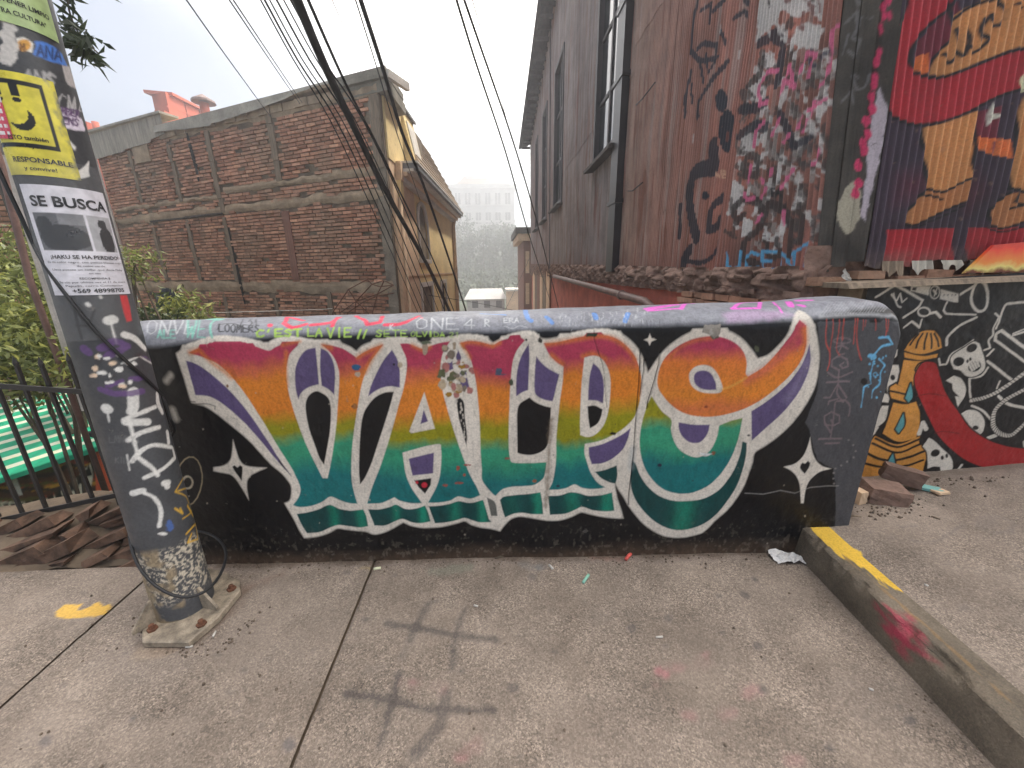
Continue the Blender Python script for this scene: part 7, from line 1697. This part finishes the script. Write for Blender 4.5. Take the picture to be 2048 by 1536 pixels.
for kk, cc in ((0, pc(150, 60, 40)), (1, pc(90, 84, 34)), (2, pc(190, 140, 44)), (3, pc(50, 34, 30))): c.C[..., :3] += (cc - c.C[..., :3]) * (np.clip(np.sin(26 * Zt + 9 * fbm(Ut + kk, Zt, 2.2, 3) + kk * 1.6) * 4 - 2.6, 0, 1))[..., None]
c.fill([(425, 950), (470, 930), (570, 1180), (560, 1400), (420, 1400), (440, 1160)], pc(224, 104, 70))
c.fill([(0, 1200), (180, 1195), (300, 1140), (380, 1060), (430, 1010), (420, 1120), (380, 1190), (280, 1250), (150, 1275), (0, 1285)], pc(216, 210, 186))
for i in range(13):
    t = i / 12; x = 10 + t * 400; y = 1245 - 190 * t ** 2.2
    c.fill([(x - 22, y + 34), (x - 4, y - 30), (x + 16, y + 26)], pc(30, 26, 24), sm=False); c.fill([(x + 4, y - 34), (x + 16, y + 20), (x + 30, y - 40)], pc(52, 40, 30), sm=False)
c.fill([(50, 1085), (70, 1075), (90, 1130), (105, 1170), (85, 1170), (60, 1120)], pc(220, 216, 206))
grid_obj('painted_wall', np.stack([Ut, 4.12 + 0 * Ut, Zt], -1), M['wall'], cn, c.C)
lampb = on_y(192, 870, 3.9)
k_ = MB(); k_.tube([lampb + (-.10, 0, .02), lampb + (.02, .02, .0), lampb + (.10, .1, -.04)], [.02, .055, .05], 8); k_.obj('spotlight', M['iron'], cn)
# brick house wall and boards at the far left
lb = empty('left_brick_house', (-7, 6.4, -2)); tag(lb, 'shaded brick house wall at the left edge behind the bushes', 'house')
p0 = on_y(42, 400, 6.4)
MB().box((-14, 6.42, -2.5), (p0[0], 7.0, 4.4)).obj('mortar_core', M['mortar'], lb)
mb = MB(); mcol = []; z = -.3; row = 0
while z < 4.3:
    x = p0[0] - .12 * (row % 2)
    while x > -10.5:
        l = .245 + rb.uniform(-.02, .02); pos = np.array([x - l / 2, 6.41, z]); _, pm = protos[rb.randrange(6)]
        mb.add([pos + np.array([v[0] * (l - .013), v[1] + rb.uniform(0, .002), v[2] * .062]) for v in pm.v], pm.f); mcol += [rb.random()] * len(pm.v); x -= l
    z += CH_; row += 1
o = mb.obj('bricks', M['brick_many'], lb); tag(o, kind='stuff'); at = o.data.color_attributes.new('paint', 'FLOAT_COLOR', 'POINT'); at.data.foreach_set('color', np.repeat(np.array(mcol, np.float32), 4))
MB().box((p0[0] - .14, 6.30, -2.4), (p0[0] + .02, 6.40, 4.6)).obj('corner_board', M['timber_dark'], lb)
MB().box((-12, 6.0, 4.4), (p0[0] + .1, 7.1, 4.55)).obj('roof', M['orange'], lb)
wp = [on_y(52, 400, 3.4), on_y(75, 470, 3.4), on_y(118, 640, 3.4)]
MB().bar(wp[2] + (0, 0, -.8), wp[0] + (0, 0, .3), .10, .05, (0, 1, 0)).obj('timber_post', M['white_trim'], None); tag(bpy.context.scene.objects['timber_post'], 'weathered white timber post standing behind the street post', 'post')
q0, q1 = on_y(2, 330, 3.3), on_y(60, 560, 3.3)
MB().tube([q1 + (0, 0, -2.2), q1, q0, q0 + (0, 0, 2)], .022, 8).obj('conduit', M['pipe_brown'], None, True); tag(bpy.context.scene.objects['conduit'], 'dark rusty conduit pipe left of the street post', 'pipe')

def bush(name, label, base, blobs, n, ll, lw, mat, seed, stems=5):
    e = empty(name, base); tag(e, label, 'bush')
    mb = MB(); g = random.Random(seed)
    for i in range(stems):
        b = blobs[i % len(blobs)][0]; mb.tube([np.array(base) + (g.uniform(-.1, .1), 0, 0), (np.array(base) + np.array(b)) / 2 + (g.uniform(-.2, .2), 0, .1), b], [.025, .015, .006], 5)
    mb.obj('stem', M['bark'], e); leaves('foliage', blobs, n, ll, lw, mat, e, seed); return e
P4 = lambda x, y, Y: on_y(x, y, Y)
bush('leafy_bush', 'bright leafy bush behind the railing at the left edge', tuple(P4(60, 760, 3.7) + (0, 0, -2)), [(P4(40, 640, 3.7), (.55, .4, .42), 3), (P4(130, 690, 3.6), (.38, .35, .28), 2), (P4(20, 760, 3.5), (.45, .3, .28), 2), (P4(120, 570, 4.0), (.25, .3, .30), 1.2), (P4(-80, 650, 3.7), (.6, .5, .6), 2), (P4(140, 735, 3.3), (.26, .2, .14), .8)], 5200, .085, .013, M['leaf'], 11)
bush('tall_bush', 'taller pale leafed bush against the left brick house', tuple(P4(60, 560, 4.6) + (0, 0, -2.5)), [(P4(50, 530, 4.6), (.45, .4, .35), 1.5), (P4(5, 560, 4.4), (.45, .4, .5), 2), (P4(90, 500, 4.8), (.3, .3, .25), .7)], 2000, .09, .013, M['leaf'], 12)
bush('dark_bush', 'darker bush in shade low behind the railing', tuple(P4(90, 700, 5.2) + (0, 0, -2)), [(P4(60, 690, 5.2), (1.0, .5, .5), 2), (P4(150, 660, 5.4), (.5, .4, .4), 1)], 2400, .11, .025, M['leaf_dark'], 13)
bush('wall_shrub', 'small leafy shrub growing just behind the painted wall', tuple(P4(365, 640, 5.0) + (0, 0, -1.5)), [(P4(365, 618, 5.0), (.16, .14, .13), 2), (P4(350, 630, 5.0), (.22, .14, .08), 1), (P4(400, 632, 5.0), (.14, .1, .06), .5)], 620, .10, .012, M['leaf'], 14)
bush('post_shrub', 'sprig of leaves beside the right edge of the street post', tuple(P4(262, 545, 4.2) + (0, 0, -2)), [(P4(268, 525, 4.2), (.13, .1, .09), 1), (P4(262, 545, 4.2), (.07, .07, .12), .5)], 220, .08, .010, M['leaf'], 15)
bush('fringe_plant', 'dark low plants at the left end of the painted wall', tuple(P4(300, 640, 4.6) + (0, 0, -1.5)), [(P4(300, 636, 4.6), (.26, .1, .05), 1)], 260, .07, .016, M['leaf_dark'], 16)
# hanging tree branch at the top left
br = empty('tree_branch', tuple(P4(120, -140, 2.5))); tag(br, 'leafy tree branch hanging into the sky beside the post top', 'branch')
bp = [P4(60, -200, 2.5), P4(125, -60, 2.5), P4(138, 20, 2.5), P4(160, 70, 2.5), P4(198, 108, 2.5)]; bq = [P4(130, -30, 2.5), P4(145, 50, 2.5), P4(168, 112, 2.5)]
mb = MB(); mb.tube(smooth_pts(bp, False), .004, 5); mb.tube(smooth_pts(bq, False), .003, 5); mb.obj('twig', M['bark'], br)
leaves('foliage', [(P4(145, 10, 2.5), (.05, .06, .10), 2), (P4(140, 50, 2.5), (.04, .05, .06), 1.5), (P4(185, 90, 2.5), (.05, .04, .04), .5), (P4(165, 105, 2.5), (.02, .03, .03), .35), (P4(120, -60, 2.5), (.12, .1, .12), 2)], 150, .075, .012, M['leaf_dark'], br, 19, .2, jit=.3)
# black tarpaulin and planter by the brick wall
tp = P4(338, 612, 6.5); g1, g2 = np.meshgrid(np.linspace(-1, 1, 16), np.linspace(0, 1, 14), indexing='ij')
o = grid_obj('black_tarpaulin', np.stack([tp[0] + .28 * g1 * (1 - .35 * g2), 6.5 - .2 * (1 - g2) + .1 * fbm(g1 + 2, g2, 3, 3), tp[2] - .9 + 1.15 * g2 * (1 - .25 * g1 ** 2) + .1 * fbm(g1, g2, 3, 2)], -1), M['pipe_black']); tag(o, 'crumpled black tarpaulin at the foot of the brick wall', 'tarpaulin')
pp_ = P4(328, 618, 6.0); mb = MB(); mb.tube([pp_ + (0, 0, -.5), pp_ + (0, 0, .0)], [.11, .15], 12); o = mb.obj('clay_pot', M['timber_red']); tag(o, 'clay flower pot half hidden behind the painted wall', 'pot')

# ================================================================== LITTER
def zr(x): return .165 + .055 * (x - 1.75)
for i, (px_, py_, sz, rz, tl_, lab) in enumerate([(1765, 992, (.20, .15, .105), -.35, .06, 'largest broken brick in front of the skull wall'), (1798, 972, (.20, .075, .10), -.55, .16, 'brick leaning on the largest one by the orange tower'), (1712, 992, (.06, .09, .09), .2, 0, 'brick stub half hidden by the end of the painted wall')]):
    p = on_z(px_, py_, .22); o = rock('broken_brick', (p[0], p[1], zr(p[0]) + sz[2] / 2 + (.05 if i == 1 else 0) - .01), sz, rz, tl_, M['stone'] if i != 2 else M['peach'], None, 50 + i, .10); tag(o, lab, 'brick', 'broken bricks by the skull wall')
p = on_z(1855, 985, .2); o = rock('tile_shard', (p[0], p[1], zr(p[0]) + .012), (.12, .06, .018), -.5, .05, simple('teal_tile', pc(110, 160, 155), .2), None, 60); tag(o, 'pale teal tile shard beside the broken bricks', 'shard')
p = on_z(1878, 992, .2); o = rock('tile_shard', (p[0], p[1], zr(p[0]) + .01), (.09, .05, .015), .2, .05, M['peach'], None, 61); tag(o, 'pinkish shard right of the teal tile shard', 'shard')
p = on_z(1572, 1118, 0); g1, g2 = np.meshgrid(np.linspace(-1, 1, 22), np.linspace(-1, 1, 16), indexing='ij')
o = grid_obj('crumpled_paper', np.stack([p[0] + .085 * g1 + .02 * fbm(g1 * 2, g2 * 2, 2, 3), p[1] + .045 * g2 * (1 - .3 * g1) - .02 * g1, .004 + .075 * (fbm(g1 + 5, g2 + 5, 3.2, 4) - .2) * (1.1 - g1 ** 2 * .6 - g2 ** 2 * .4)], -1), simple('white_tissue', (.7, .68, .66), .15, 20, .9, .5, .004, 60), None, None, False); tag(o, 'crumpled white paper lying in the corner by the kerb', 'paper')
def stick(name, a, b, r, z, mat, label, cat, grp=None):
    p, q = on_z(*a, z), on_z(*b, z); o = MB().tube([p + (0, 0, r), (p + q) / 2 + (0, 0, r * 1.2), q + (0, 0, r)], r, 8).obj(name, mat, None, True); return tag(o, label, cat, grp)
WHm, MN = M['white_trim'], simple('mint_plastic', pc(140, 190, 170), .1)
stick('lighter', (1166, 1168), (1177, 1152), .008, 0, MN, 'pale green lighter lying on the pavement', 'lighter')
stick('cigarette_pack_scrap', (1251, 1122), (1261, 1110), .010, 0, simple('red_white_card', pc(210, 90, 80), .4, 60), 'red and white scrap against the foot of the wall', 'scrap')
stick('paper_scrap', (1098, 1132), (1106, 1140), .007, 0, WHm, 'tiny white scrap below the letter L', 'scrap')
stick('foil_scrap', (748, 1140), (762, 1138), .007, 0, M['can_w'], 'yellowish foil scrap at the end of the paving joint', 'scrap')
for i, (a, b, l) in enumerate([((1312, 1276), (1325, 1275), 'cigarette butt in the middle of the right slab'), ((426, 1275), (432, 1264), 'cigarette butt just right of the base plate'), ((1848, 1170), (1856, 1174), 'cigarette butt on the raised pavement'), ((1737, 1379), (1746, 1382), 'cigarette butt near the kerb on the lower slab'), ((948, 1212), (956, 1214), 'cigarette butt above the ghost grid'), ((372, 1296), (386, 1294), 'cigarette butt in the dirt below the base plate')]): stick('cigarette_butt', a, b, .0045, 0 if i != 2 else .19, WHm, l, 'cigarette butt', 'cigarette butts')
for i, (a, b, l) in enumerate([((1852, 998), (1880, 1012), 'long dry stick on the raised pavement'), ((1845, 1003), (1866, 1010), 'shorter dry stick beside the long one'), ((1862, 1034), (1880, 1040), 'dry leaf stalk on the raised pavement'), ((1700, 1033), (1722, 1035), 'pale wood splinter at the end of the painted wall'), ((990, 1118), (1008, 1114), 'dark twig at the foot of the wall below the letter A')]): stick('twig', a, b, .005, .2 if i < 4 else 0, M['timber'] if i != 4 else M['bark'], l, 'twig', 'twigs and splinters')
rng2 = random.Random(77)
gm = MB()
for i in range(420):
    if i < 150: px_, py_ = rng2.uniform(450, 1590), 0; py_ = 1131 - (px_ - 440) * .021 + rng2.expovariate(1 / 7.)
    elif i < 260: t = rng2.random(); px_, py_ = 1600 + t * 420 - rng2.expovariate(1 / 14.), 1120 + t * 420 
    elif i < 340: a_ = rng2.uniform(0, 3.3); px_, py_ = 385 + math.cos(a_) * rng2.uniform(100, 125), 1235 + math.sin(a_) * rng2.uniform(55, 80)
    else: px_, py_ = rng2.uniform(30, 1900), rng2.uniform(1150, 1536)
    p = on_z(px_, py_, 0)
    if p[0] > 1.62 or p[1] > 1.9: continue
    s_ = rng2.uniform(.002, .0065); gm.tube([p + (0, 0, -.001), p + (0, 0, s_ * .8), p + (0, 0, s_ * 1.4)], [s_, s_ * .9, s_ * .2], 5)
for i in range(150):
    px_, py_ = (rng2.gauss(1775, 55), rng2.gauss(1008, 14)) if i < 90 else (rng2.uniform(1725, 2040), 962 + rng2.expovariate(1 / 8.))
    p = on_z(px_, py_, .21); p[2] = zr(p[0])
    if p[0] < 2.0: continue
    s_ = rng2.uniform(.002, .009); gm.tube([p + (0, 0, -.004), p + (0, 0, s_ * .8), p + (0, 0, s_ * 1.3)], [s_, s_ * .9, s_ * .2], 5)
o = gm.obj('grit', simple('grit', (.16, .12, .09), .6, 80, .95, 0)); tag(o, 'loose grit and crumbs along the wall foot and kerb', kind='stuff')

# ================================================================== FOG
k = bpy.data.materials.new('fog'); k.use_nodes = True; t_ = k.node_tree; t_.nodes.clear()
ou = t_.nodes.new('ShaderNodeOutputMaterial'); pv = t_.nodes.new('ShaderNodeVolumePrincipled')
pv.inputs['Color'].default_value = (.88, .895, .93, 1); pv.inputs['Density'].default_value = 0.0075; pv.inputs['Anisotropy'].default_value = 0.7
t_.links.new(pv.outputs[0], ou.inputs['Volume'])
o = MB().box((-75, -14, -9), (75, 190, 37)).obj('haze', k); tag(o, kind='stuff')
